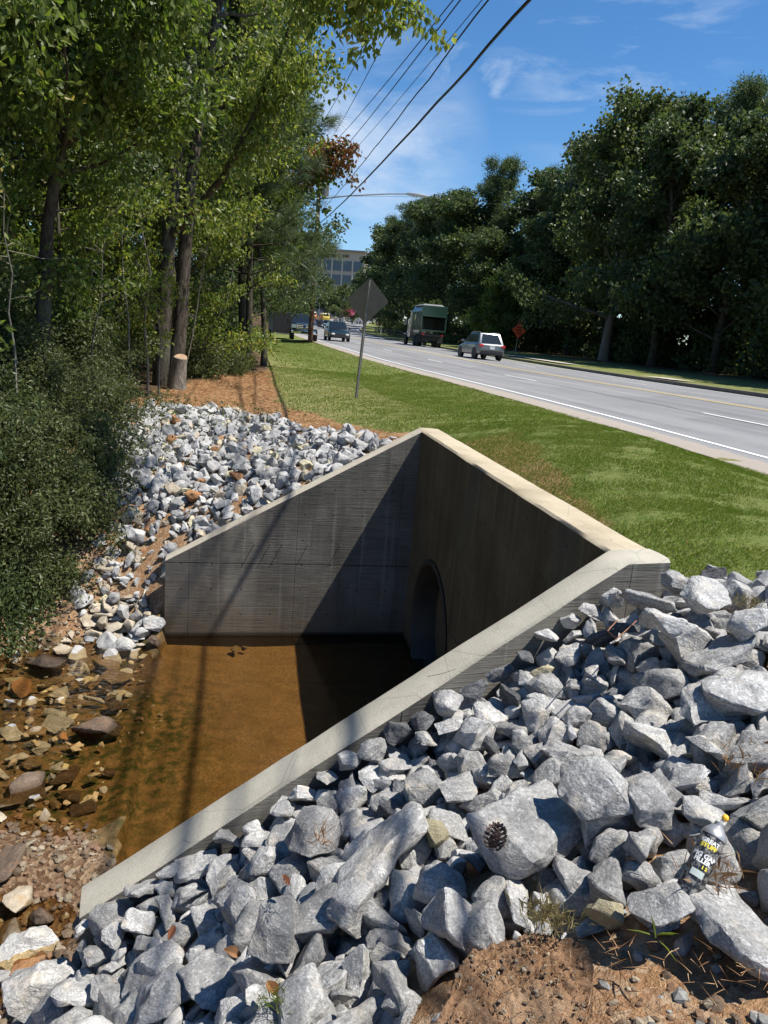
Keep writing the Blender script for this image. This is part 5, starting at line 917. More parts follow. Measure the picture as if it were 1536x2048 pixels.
-40,605,263,50,108,27,30,14,-184,372,181,5,117,75,46,15,452,396,479,25,119,112,24,6,-8,212,361,101,118,14,28,5,-205,369,160,50,114,21,31,6,-302,276,122,41,19,93,24,7,
-337,491,55,103,9,91,33,6,-352,384,66,102,14,112,21,5,-400,572,8,117,111,10,42,2,-255,285,167,119,6,57,47,14,-193,405,174,39,8,0,40,8,470,618,492,94,58,1,27,9,
-310,556,56,93,13,37,29,5,-215,407,147,84,5,18,47,12,-16,296,325,3,109,108,53,10,-292,587,70,30,4,74,25,16,-372,444,55,5,69,86,32,0,-212,392,161,119,113,89,45,10,
384,605,484,56,3,115,36,9,-356,269,97,4,5,71,31,11,-402,401,41,50,1,86,50,6,538,615,501,65,102,109,30,3,314,445,467,20,4,44,53,1,-227,385,145,56,103,15,23,13,
-115,438,208,115,16,59,21,10,-325,401,87,85,48,115,28,14,434,720,498,108,72,8,36,17,330,489,474,17,47,101,41,13,485,522,488,111,4,11,20,0,-23,338,320,30,75,1,33,4,
387,539,473,116,2,2,26,15,378,449,472,20,11,97,30,0,-231,333,157,119,55,105,22,7,-333,299,112,114,24,43,37,4,414,575,486,115,9,86,53,6,435,493,481,1,116,96,38,6,
-300,248,133,20,119,104,22,0,-265,495,98,118,109,15,35,14,-383,433,38,119,68,31,21,0,-122,417,206,2,8,78,49,5,381,482,480,12,67,14,49,13,422,635,504,30,17,30,54,7,
-256,520,108,10,5,66,26,14,534,645,491,112,5,31,51,10,-267,484,103,118,4,24,23,11,345,381,467,115,104,105,24,0,383,574,469,39,5,44,24,8,-191,326,183,23,9,74,20,6,
241,337,456,97,9,21,21,9,-184,238,224,22,11,74,25,13,358,560,483,74,113,107,50,4,7,207,377,107,3,25,33,1,-180,293,207,99,58,8,22,7,300,418,461,12,44,14,51,6,
-382,289,74,32,112,79,35,13,356,439,479,13,119,102,48,15,-384,537,19,99,53,106,21,9,-348,539,43,5,10,88,53,12,-160,298,225,66,0,87,47,7,335,439,483,40,114,36,52,0,
-338,542,39,106,110,110,41,12,402,582,485,33,113,82,31,17,-176,356,191,6,113,3,54,14,-22,324,335,89,8,37,41,7,278,412,462,117,10,116,46,15,-315,265,137,29,22,118,39,9,
309,426,454,109,4,73,20,12,-144,263,239,13,51,10,20,15,-403,428,31,109,1,40,29,15,260,411,466,20,7,29,21,0,-397,547,13,10,15,73,22,17,482,616,503,57,112,24,27,4,
-403,375,40,9,118,89,29,15,-311,382,108,18,52,115,55,1,433,654,499,0,98,112,27,11,-348,498,45,118,14,33,29,0,474,553,487,117,4,101,22,0,-219,362,150,23,113,6,21,1,
-218,323,189,30,112,30,45,0,289,414,469,6,53,9,38,6,-389,629,-3,5,2,70,26,2,320,585,451,2,11,61,32,10,377,497,478,28,118,118,41,8,120,588,352,93,117,9,21,12,
-363,427,56,105,1,9,52,5,-375,415,42,60,114,104,20,8,-375,340,68,47,12,14,28,2,-144,383,212,50,119,4,43,2,443,525,489,17,0,84,30,0,553,678,496,6,119,91,27,17,
460,437,483,9,5,99,36,14,479,785,500,39,113,3,37,11,374,637,479,77,114,94,28,4,440,665,499,97,41,6,22,4,-210,312,182,117,40,118,45,10,-188,387,183,0,12,19,23,11,
405,565,480,15,113,92,23,5,444,776,495,115,63,107,38,0,-294,405,118,113,102,56,26,0,-406,458,28,6,111,7,45,4,-7,321,323,97,113,9,21,12,-286,456,99,99,39,14,29,7,
-373,327,92,17,62,0,43,4,-397,444,25,8,9,70,21,10,-320,486,74,84,112,106,35,16,-313,498,66,63,110,4,33,1,312,461,467,106,114,39,28,15,433,598,505,16,76,23,50,0,
259,336,450,0,58,101,25,7,409,395,477,54,119,119,30,15,396,447,480,89,40,107,26,4,-137,291,232,8,12,75,23,10,-343,522,42,12,69,24,43,6,-421,519,22,27,109,24,20,1,
-366,291,94,6,116,24,52,4,-353,553,40,1,104,109,27,7,-365,514,40,11,108,27,38,8,463,511,485,12,2,55,20,16,353,477,465,102,27,44,20,6,-414,501,27,9,6,77,53,17,
-138,421,199,109,1,22,23,2,364,533,471,31,23,86,20,12,-102,302,263,0,2,21,23,17,-380,552,20,62,6,4,36,3,119,678,353,0,69,12,21,6,-148,405,212,114,71,22,30,2,
300,396,465,74,7,22,35,13,-304,358,98,114,4,85,47,10,-174,252,221,104,0,20,21,1,525,618,492,63,115,27,22,6,505,771,495,116,60,114,38,2,450,614,489,9,15,54,23,2,
-65,320,289,6,4,93,35,3,-321,438,68,72,106,100,25,6,-161,360,205,98,1,46,26,10,-201,409,173,4,64,24,51,14,303,474,464,108,2,78,46,12,269,427,452,21,9,24,51,12,
419,491,480,59,93,119,21,17,341,579,476,101,110,83,23,9,-297,264,133,86,116,17,24,16,-378,573,17,109,49,101,26,7,549,603,497,97,6,71,40,5,-428,526,9,116,15,55,42,13,
-221,434,169,3,118,87,54,15,122,480,366,9,116,99,29,10,-174,388,197,57,99,119,33,11,-76,579,258,46,114,31,27,7,341,374,464,117,1,53,26,1,518,644,496,106,9,43,22,15,
413,528,483,9,115,64,29,14,445,440,478,4,119,36,22,8,524,703,499,115,22,54,47,16,-377,380,50,6,7,55,20,17,-35,323,312,16,36,110,29,11,439,547,489,27,3,1,51,1,
-381,453,35,76,106,102,39,6,-240,403,138,24,2,94,50,14,-394,436,33,110,44,113,21,17,-399,309,67,70,114,23,33,7,-164,374,194,46,117,103,20,11,-208,228,208,99,114,75,24,0,
-356,390,77,27,9,67,43,1,-662,2492,390,50,119,37,26,8,-743,2158,324,62,116,25,26,15,-498,2092,330,93,118,58,25,6,-867,2521,390,3,0,16,32,15,-303,2346,412,10,2,91,31,0,
-739,2298,358,61,119,29,26,9,-128,2109,436,7,5,50,27,3,-505,2181,347,10,118,110,28,8,14,1886,455,12,117,29,30,0,-166,2168,426,63,119,90,26,2,-746,2602,404,20,113,53,28,13,
-839,2624,399,112,5,93,40,5,-209,2062,403,70,118,91,31,6,-730,2384,375,105,7,74,24,13,-428,2389,400,84,115,107,38,11,-34,1920,441,104,116,20,24,12,-449,1955,308,9,47,87,25,3,
-579,2634,412,114,7,103,25,10,-592,2532,399,116,4,118,35,10,-672,2269,354,23,115,101,24,13,-715,2036,293,111,5,78,29,10,-358,2270,387,112,10,56,45,5,-893,2451,381,119,1,51,34,15,
-407,1691,210,20,3,97,51,0,-471,1969,302,43,8,104,24,7,-787,2609,402,56,116,28,47,2,-141,2173,432,6,114,8,45,14,-274,2059,377,103,7,46,24,5,-671,2420,383,20,11,95,24,0,
-570,2172,335,111,7,76,46,5,-689,2625,405,112,3,115,35,5,-692,2099,315,116,57,119,32,4,-434,2322,384,106,5,75,36,12,-799,2395,378,118,100,57,24,11,-433,2110,348,66,108,10,24,3,
-431,2211,364,0,1,109,25,6,-418,2349,401,105,3,112,39,0,-118,1812,392,72,0,102,27,7,-204,1786,343,3,9,82,24,8,-584,2477,399,61,5,15,28,10,-491,2158,347,119,66,100,61,6,
-631,2599,405,108,2,33,25,5,-197,1769,347,10,63,12,26,8,-415,2062,341,19,114,16,24,0,-785,2665,408,115,4,81,31,6,-500,2392,388,60,116,25,35,15,-289,1984,364,47,107,114,24,5,
-566,2135,327,107,0,36,29,5,-690,2592,406,8,7,119,34,11,-773,2496,385,106,3,47,24,5,-732,2104,315,35,111,32,25,11,-215,2094,404,113,5,83,25,12,-252,2130,395,92,49,11,24,1,
-421,1681,192,75,118,18,41,3,-598,2510,400,113,119,35,60,10,-444,1694,182,7,112,17,28,11,-108,2059,443,65,108,9,25,7,-532,2089,322,32,119,13,26,1,-626,2309,364,66,4,96,27,12,
-888,2441,388,115,6,41,26,15,-802,2227,341,21,0,113,24,12,-678,2011,288,119,118,29,24,4,-369,2057,354,25,1,83,28,0,-572,1975,281,106,114,27,27,12,-658,2362,375,116,54,91,25,5,
-752,2489,393,69,113,17,41,4,-689,2379,374,114,5,78,41,6,-195,1754,343,92,112,102,36,9,-742,2111,314,2,115,18,26,2,-759,2174,332,38,1,99,31,11,-465,1697,180,109,13,57,34,15,
-307,1724,268,2,7,51,25,16,-775,2145,325,108,112,113,24,15,-869,2454,384,2,72,105,24,0,-494,2295,370,103,2,53,25,12,16,1926,456,106,57,105,25,8,-315,2119,372,110,8,52,38,10,
-700,2611,406,0,3,74,26,17,-505,2076,327,117,52,4,24,4,-741,2645,408,105,3,72,59,12,-732,2628,403,114,3,117,27,5,-573,2487,399,2,66,107,41,6,-741,2579,407,8,43,95,32,11,
-229,1725,312,108,54,2,41,0,-339,2380,409,56,2,29,28,2,-479,2184,353,1,117,9,41,1,-528,1969,286,56,116,6,28,8,-840,2358,367,117,1,0,40,6,-503,2143,339,113,11,58,31,5,
-673,2614,415,18,15,80,29,9,-743,2250,343,106,1,46,28,5,-44,1932,441,2,3,53,25,8,-128,2004,433,119,20,26,24,14,-433,1695,186,109,18,91,27,10,-176,2027,410,68,119,100,25,15,
-428,1995,321,73,4,97,24,1,-527,2379,384,112,2,97,55,5,-810,2389,376,31,115,29,37,6,-640,2530,405,104,66,0,25,13,-770,2642,411,1,60,103,29,7,-360,2168,371,14,3,57,32,12,
-194,2130,415,94,50,13,33,1,-283,1722,278,113,47,1,24,4,-325,1713,260,58,2,103,60,2,-841,2305,357,25,2,76,24,14,-822,2628,401,110,9,108,30,10,-112,1797,387,86,8,40,25,12,
-580,2619,419,76,110,7,35,0,-178,1754,340,118,12,85,50,5,-456,1673,171,16,10,47,53,1,-596,2652,416,2,64,119,37,6,-754,1889,245,58,10,105,25,1,
]
_rd = np.array(ROCK_DATA, float).reshape(-1, 8)
RP = _rd[:, :3]/200; RE = np.radians(_rd[:, 3:6]*3); RS = _rd[:, 6]/200; RK = _rd[:, 7].astype(int)
NEARROCK = RP[:, 1] < 5.2
RS = RS*np.where(NEARROCK, 1.15, 1.08)
ROCKME = [rock_mesh(100+i, k) for i, k in enumerate(KINDS)]
for m_ in ROCKME: m_.materials.append(M['rock'])
def put_rock(name, i, mat, parent=None):
    o = bpy.data.objects.new(name, ROCKME[RK[i]]); COL.objects.link(o); o.location = RP[i]; o.rotation_euler = RE[i]; o.scale = (RS[i],)*3
    o.material_slots[0].link = 'OBJECT'; o.material_slots[0].material = mat; return o
rr = random.Random(77)
def seg_side(p): return (p[1]-D.y)*(B.x-D.x)-(p[0]-D.x)*(B.y-D.y)
YEL_PX = [(870, 1660), (1450, 1770)]
def rock_kind(i):
    p = RP[i]; near = p[1] < 5.2
    h = (i*2654435761 % 1000)/1000
    if near:
        if RS[i] > .23: return 'rock'
        return 'rock_dark' if h < .085 else 'rock_yellow' if h < .12 else 'rock'
    if p[2] < .75: return 'rock_tan' if h < .35 else 'rock_dark' if h < .45 else 'rock'
    return 'rock_yellow' if h < .05 else 'rock_tan' if h < .12 else 'rock_dark' if h < .18 else 'rock_rust' if h < .2 else 'rock'
def px_of(p):
    v = Vector(p)-Vector((0, 0, CAM_H)); w = v.dot(_F); return 768+CAM_F*v.dot(_RT)/w, 1024-CAM_F*v.dot(_UP)/w
LANDMARKS_NEAR = [('the spray foam can', onz(1385, 1735, 2.35)), ('the pine cone', onz(985, 1690, 2.1)), ('the near wall corner', Vector((1.45, 3.7, 2.4))), ('the near wall low end', Vector((-1.25, 2.8, .8))),
    ('the clay clod', onz(1030, 1960, 2.2)), ('the near wall middle', Vector((0.05, 3.3, 1.7))), ('the creekside pile edge', Vector((-1.5, 2.1, .4))), ('the lawn edge', Vector((2.1, 3.7, 2.45))), ('the near pile centre', Vector((.3, 2.3, 1.8)))]
LANDMARKS_FAR = [('the culvert apex', Vector((.2, 9.1, 2.4))), ('the far wall low end', Vector((-2.6, 8.3, .8))), ('the straw mulch', Vector((-1.6, 12.0, 2.1))), ('the tree stump', Vector((-4.3, 12.9, 2.0))), ('the far wall middle', Vector((-1.1, 8.8, 1.7))), ('the shrub side of the far pile', Vector((-3.4, 9.8, 1.4))), ('the far pile centre', Vector((-1.7, 10.3, 1.8)))]
ORD = ['nearest', 'second nearest', 'third nearest', 'fourth nearest', 'fifth nearest', 'sixth nearest', 'seventh nearest', 'eighth nearest', 'ninth nearest', 'tenth nearest', '11th nearest', '12th nearest']
SHAPE = {'block': 'blocky', 'slab': 'flat', 'wedge': 'wedge-shaped', 'shard': 'long sharp', 'round': 'rounded'}
TONE = {'rock': 'pale grey', 'rock_dark': 'dark grey', 'rock_yellow': 'yellowish', 'rock_tan': 'tan', 'rock_rust': 'rusty orange'}
used_labels = {}
IND = list(range(198)); REST = list(range(198, len(RS)))
rank = {}
def lm_of(i):
    L_ = LANDMARKS_NEAR if RP[i][1] < 5.2 else LANDMARKS_FAR
    return min(L_, key=lambda t: (Vector(RP[i])-t[1]).length)
for i in IND:
    nm, q = lm_of(i); rank.setdefault((nm, rock_kind(i), SHAPE[KINDS[RK[i]]]), []).append(((Vector(RP[i])-q).length, i))
for key, lst in rank.items():
    lst.sort(); nm, rk, shp = key
    for k_, (dd, i) in enumerate(lst):
        size = 'small ' if RS[i] < .17 else 'large ' if RS[i] > .27 else ''
        pos = ORD[k_] if k_ < len(ORD) else '%dth nearest' % (k_+1)
        tail = 'one of its kind ' if len(lst) > 1 else 'only one of its kind '
        o = put_rock('riprap_rock', i, M[rk])
        lab = '%s %s rock, %s %s' % (TONE[rk], shp, pos if len(lst) > 1 else 'alone near', ('to '+nm) if len(lst) > 1 else nm)
        tag(o, lab, 'rock', 'riprap rocks beside the near wing wall' if RP[i][1] < 5.2 else 'riprap rocks behind the far wing wall')
def wall_row():
    # rocks heaped up against the back of the near wing wall
    d = B-D; Lw = d.length; dn = d/Lw; r3 = random.Random(41); k = 0; row = ['touching the wall', 'one rock out from the wall', 'two rocks out from the wall']
    for j, dist in enumerate((.065, .19, .33)):
        u = .02+.05*j; i = 0
        while u < Lw-.12:
            s = r3.uniform(.15, .25); q = D+dn*u+RN*(TW+dist+r3.uniform(-.02, .03)); lvl = WE+(WZ-WE)*u/Lw+.02-.10*u/Lw-.05*j-s*.22+r3.uniform(-.03, .02); g0 = gz(q.x, q.y); z = lvl
            ki = r3.randrange(len(ROCKME)); h_ = r3.random(); mk = 'rock_dark' if h_ < .1 else 'rock_yellow' if h_ < .15 else 'rock'
            o = bpy.data.objects.new('riprap_rock', ROCKME[ki]); COL.objects.link(o); o.location = (q.x, q.y, z); o.scale = (s, s*r3.uniform(.9, 1.1), s); o.rotation_euler = (r3.uniform(-.6, .6), r3.uniform(-.6, .6), r3.uniform(0, 6.28)); o.material_slots[0].link = 'OBJECT'; o.material_slots[0].material = M[mk]
            tag(o, '%s %s rock %s, %s from the low end' % (TONE[mk], SHAPE[KINDS[ki]], row[j], ORD2[i]), 'rock', 'riprap rocks beside the near wing wall'); z -= s*.5
            while z > g0: FILL.append((q.x+r3.uniform(-.03, .03)+RN.x*.03, q.y+RN.y*.03, z, s*.9)); z -= s*.5
            u += s*.62; i += 1
ORD2 = ['first', 'second', 'third', 'fourth', 'fifth', 'sixth', 'seventh', 'eighth', 'ninth', 'tenth', '11th', '12th', '13th', '14th', '15th', '16th', '17th', '18th', '19th', '20th', '21st', '22nd', '23rd', '24th', '25th', '26th', '27th', '28th', '29th', '30th']
FILL = []
wall_row()
XR = [(238, 1838, 150, 0, 'rock_dark', 'big nearly black boulder at the low end of the near wing wall'), (178, 1905, 80, 9, 'rock_dark', 'dark rock half in the water below the black boulder'),
 (95, 1990, 140, 13, 'rock', 'large pale rock in the lower left corner'), (300, 1850, 80, 0, 'rock_yellow', 'greenish yellow rock right beside the black boulder'), 
 
 
 
 (1290, 1200, 120, 15, 'rock', 'long grey slab pointing at the headwall corner'), (1350, 1165, 70, 7, 'rock', 'block at the turf edge by the headwall corner'), (1410, 1195, 110, 0, 'rock', 'large squared block at the turf edge near the corner'),
 (1500, 1250, 120, 3, 'rock', 'wide pale block at the right picture edge below the turf'), (1330, 1250, 150, 12, 'rock', 'long thin rock slanting below the headwall corner'), (235, 1935, 70, 5, 'rock', 'pale wedge in the gap below the black boulder'), (320, 1930, 90, 3, 'rock', 'pale block between lower left rocks'),
 (1475, 1850, 190, 2, 'rock', 'huge grey slab at the right picture edge above the bare clay'), (1325, 1815, 115, 0, 'rock', 'brown stained blunt rock left of the huge grey slab'), (1240, 1790, 95, 5, 'rock', 'tall pale shard leaning beside the brown stained rock'), (985, 1790, 120, 9, 'rock', 'upright egg shaped rock at the top of the clay clod')]
for px, py, w_, ki, mk, lab in XR:
    if px > 1230 and py > 1780 and w_ < 100: continue
    z = 1.5
    for _ in range(6): p = onz(px, py, z); z = gz(p.x, p.y)+w_/1480*2.6*(.42 if w_ < 180 else .12)+.05
    s = w_/CAM_F*(p-Vector((0, 0, CAM_H))).length*1.1; r3 = random.Random(px+py*7); o = bpy.data.objects.new('riprap_rock', ROCKME[ki]); COL.objects.link(o); o.location = p; o.scale = (s, s*r3.uniform(.9, 1.1), s*r3.uniform(.9, 1.1))
    o.rotation_euler = (r3.uniform(-.5, .5), r3.uniform(-.5, .5), r3.uniform(0, 6.28)); o.material_slots[0].link = 'OBJECT'; o.material_slots[0].material = M[mk]; tag(o, lab, 'rock', 'riprap rocks beside the near wing wall')
def in_poly_pts(P, rs, n, dz=0.0):
    x = rs.uniform(min(p[0] for p in P), max(p[0] for p in P), n*3); y = rs.uniform(min(p[1] for p in P), max(p[1] for p in P), n*3); k = inpoly_np(x, y, P); x, y = x[k][:n], y[k][:n]
    return np.stack([x, y, ground(x, y)+dz], 1)
TOPR = [(1050, 1650, 235, 2, 'largest pale slab in the middle of the near pile'), (1185, 1600, 150, 9, 'rounded speckled boulder resting on the largest slab'), (1305, 1490, 130, 3, 'pale block with worn face up from the boulder'), (1300, 1605, 125, 7, 'squared block touching the boulder on its road side'),
 (715, 1815, 118, 7, 'big sharp edged block low in the middle of the pile'), (630, 1665, 115, 13, 'whitish block with a ledge under the wing wall cap'), (890, 1845, 120, 7, 'tilted grey block just left of the upright rock'), (1175, 1745, 135, 8, 'star shaped flat rock in front of the boulder'),
 (1290, 1700, 115, 1, 'tall wedge rock left of the foam can'), (1475, 1400, 150, 0, 'long shadowed block near the right picture edge'), (560, 1860, 130, 13, 'large pale rock beside the twisted tan leaf'), (780, 1985, 125, 1, 'big wedge touching the clay clod at the bottom edge'),
 (430, 1975, 140, 3, 'broad pale rock at the bottom edge by the grass tuft'), (1330, 1375, 120, 11, 'ridged block two rocks below the long slanting rock'), (1410, 1500, 100, 5, 'pointed rock beside the pale block with worn face'), (915, 1590, 95, 3, 'neat pentagon shaped block up from the yellowish rock'), (868, 1665, 85, 0, 'cream yellow stained block in the middle of the pile')]
bpy.context.view_layer.update()
_dg = bpy.context.evaluated_depsgraph_get()
_hits = []
for px, py, w_, ki, lab in TOPR:
    ok, hp, hn_, _, _, _ = sc.ray_cast(_dg, Vector((0, 0, CAM_H)), ray(px, py).normalized()); _hits.append(hp if ok else onz(px, py, 1.8))
for (px, py, w_, ki, lab), hp in zip(TOPR, _hits):
    s = w_/CAM_F*(hp-Vector((0, 0, CAM_H))).length*1.08; r3 = random.Random(px*3+py); o = bpy.data.objects.new('riprap_rock', ROCKME[ki]); COL.objects.link(o); o.scale = (s, s*r3.uniform(.95, 1.15), s*r3.uniform(1.0, 1.2)); o.location = (hp.x, hp.y, hp.z+s*(.14 if ki == 9 else .02)); o.rotation_euler = (r3.uniform(-.35, .45), r3.uniform(-.35, .35), r3.uniform(0, 6.28))
    o.material_slots[0].link = 'OBJECT'; o.material_slots[0].material = M['rock_yellow' if 'cream' in lab else 'rock']; tag(o, lab, 'rock', 'riprap rocks beside the near wing wall')
# the smallest and most hidden stones of both piles form one mass
def rest_mass():
    Vs = []; Fs = []; n = 0; MI = []
    base = []
    for m_ in ROCKME:
        bm = bmesh.new(); bm.from_mesh(m_); bmesh.ops.triangulate(bm, faces=bm.faces)
        v = np.array([x.co[:] for x in bm.verts]); f = np.array([[w_.index for w_ in x.verts] for x in bm.faces]); bm.free(); base.append((v, f))
    names = ['rock', 'rock_dark', 'rock_yellow', 'rock_tan', 'rock_rust']
    for i in REST:
        v, f = base[RK[i]]; Mx = np.array(Matrix.LocRotScale(Vector(RP[i]), Euler(RE[i]), Vector((RS[i],)*3)))
        Vs.append(v@Mx[:3, :3].T+Mx[:3, 3]); Fs.append(f+n); n += len(v); MI += [names.index(rock_kind(i))]*len(f)
    rs = np.random.RandomState(31); FARP = [(.1, 9.5), (-.2, 9.1), (-.9, 8.95), (-2.55, 8.45), (-3.0, 7.95), (-3.4, 8.1), (-3.8, 9.4), (-4.7, 12.2), (-4.3, 13.3), (-2.9, 13.4), (-1.6, 12.1), (-.3, 10.35)]
    NEARP = [(1.5, 3.6), (2.2, 3.75), (2.2, 2.2), (1.2, 1.75), (.6, 1.72), (.2, 1.35), (-.6, 1.0), (-1.8, 1.6), (-1.9, 2.4), (-1.5, 2.9), (-1.2, 2.75), (0, 3.15)]
    for P_, cnt, a_, b_ in ((FARP, 900, .10, .24), (NEARP, 420, .07, .17)):
        for (x, y, z) in in_poly_pts(P_, rs, cnt):
            k = rs.randint(len(base)); v, f = base[k]; s = a_+(b_-a_)*rs.rand()**1.5; Mx = np.array(Matrix.LocRotScale(Vector((x, y, z+s*.2)), Euler(rs.uniform(0, 6.28, 3)), Vector((s, s, s)))); Vs.append(v@Mx[:3, :3].T+Mx[:3, 3]); Fs.append(f+n); n += len(v)
            h_ = rs.rand(); MI += [1 if h_ < .12 else 3 if h_ < .2 else 2 if h_ < .24 else 0]*len(f)
    for (x, y, z, s) in FILL:
        v, f = base[rs.randint(len(base))]; Mx = np.array(Matrix.LocRotScale(Vector((x, y, z)), Euler(rs.uniform(0, 6.28, 3)), Vector((s, s, s)))); Vs.append(v@Mx[:3, :3].T+Mx[:3, 3]); Fs.append(f+n); n += len(v); MI += [0]*len(f)
    me = np_mesh('riprap_rubble', np.concatenate(Vs), np.concatenate(Fs), True)
    g = None
    for k_ in names: me.materials.append(RUB[k_])
    me.polygons.foreach_set('material_index', np.array(MI, np.int32)); me.set_sharp_from_angle(angle=R(27))
    tag(link_mesh('riprap_rubble', me), 'smaller grey stones filling the gaps of both riprap piles', 'rubble', kind='stuff')
def rubble_mat(name, light, dark):
    g = G(name); w = g.coord('World'); isl = g.island()
    c = g.mix(g.rng(g.noise(w, 9, 5, .6), .34, .66), dark, light); c = g.mix(g.rng(g.noise(w, 260, 3, .7), .36, .60, .55, 0), c, tuple(x*.33 for x in dark)); c = g.mix(g.rng(g.noise(w, 120, 2), .6, .72, 0, .4), c, tuple(min(.85, x*1.3) for x in light))
    hv = g.N('ShaderNodeHueSaturation'); g.L(c, hv.inputs['Color']); g.L(g.rng(isl, 0, 1, .7, 1.1), hv.inputs['Value']); return g.fin(hv.outputs[0], .85, normal=g.bump(g.noise(w, 45, 7, .68), .5, .015), spec=.35)
RUB = {'rock': rubble_mat('rubble_pale', (.56, .55, .53), (.34, .335, .325)), 'rock_dark': rubble_mat('rubble_dark', (.36, .365, .37), (.13, .135, .145)), 'rock_yellow': rubble_mat('rubble_yellow', (.72, .66, .46), (.5, .45, .3)),
       'rock_tan': rubble_mat('rubble_tan', (.60, .53, .42), (.36, .29, .20)), 'rock_rust': rubble_mat('rubble_rust', (.5, .27, .12), (.28, .13, .06))}
rest_mass()

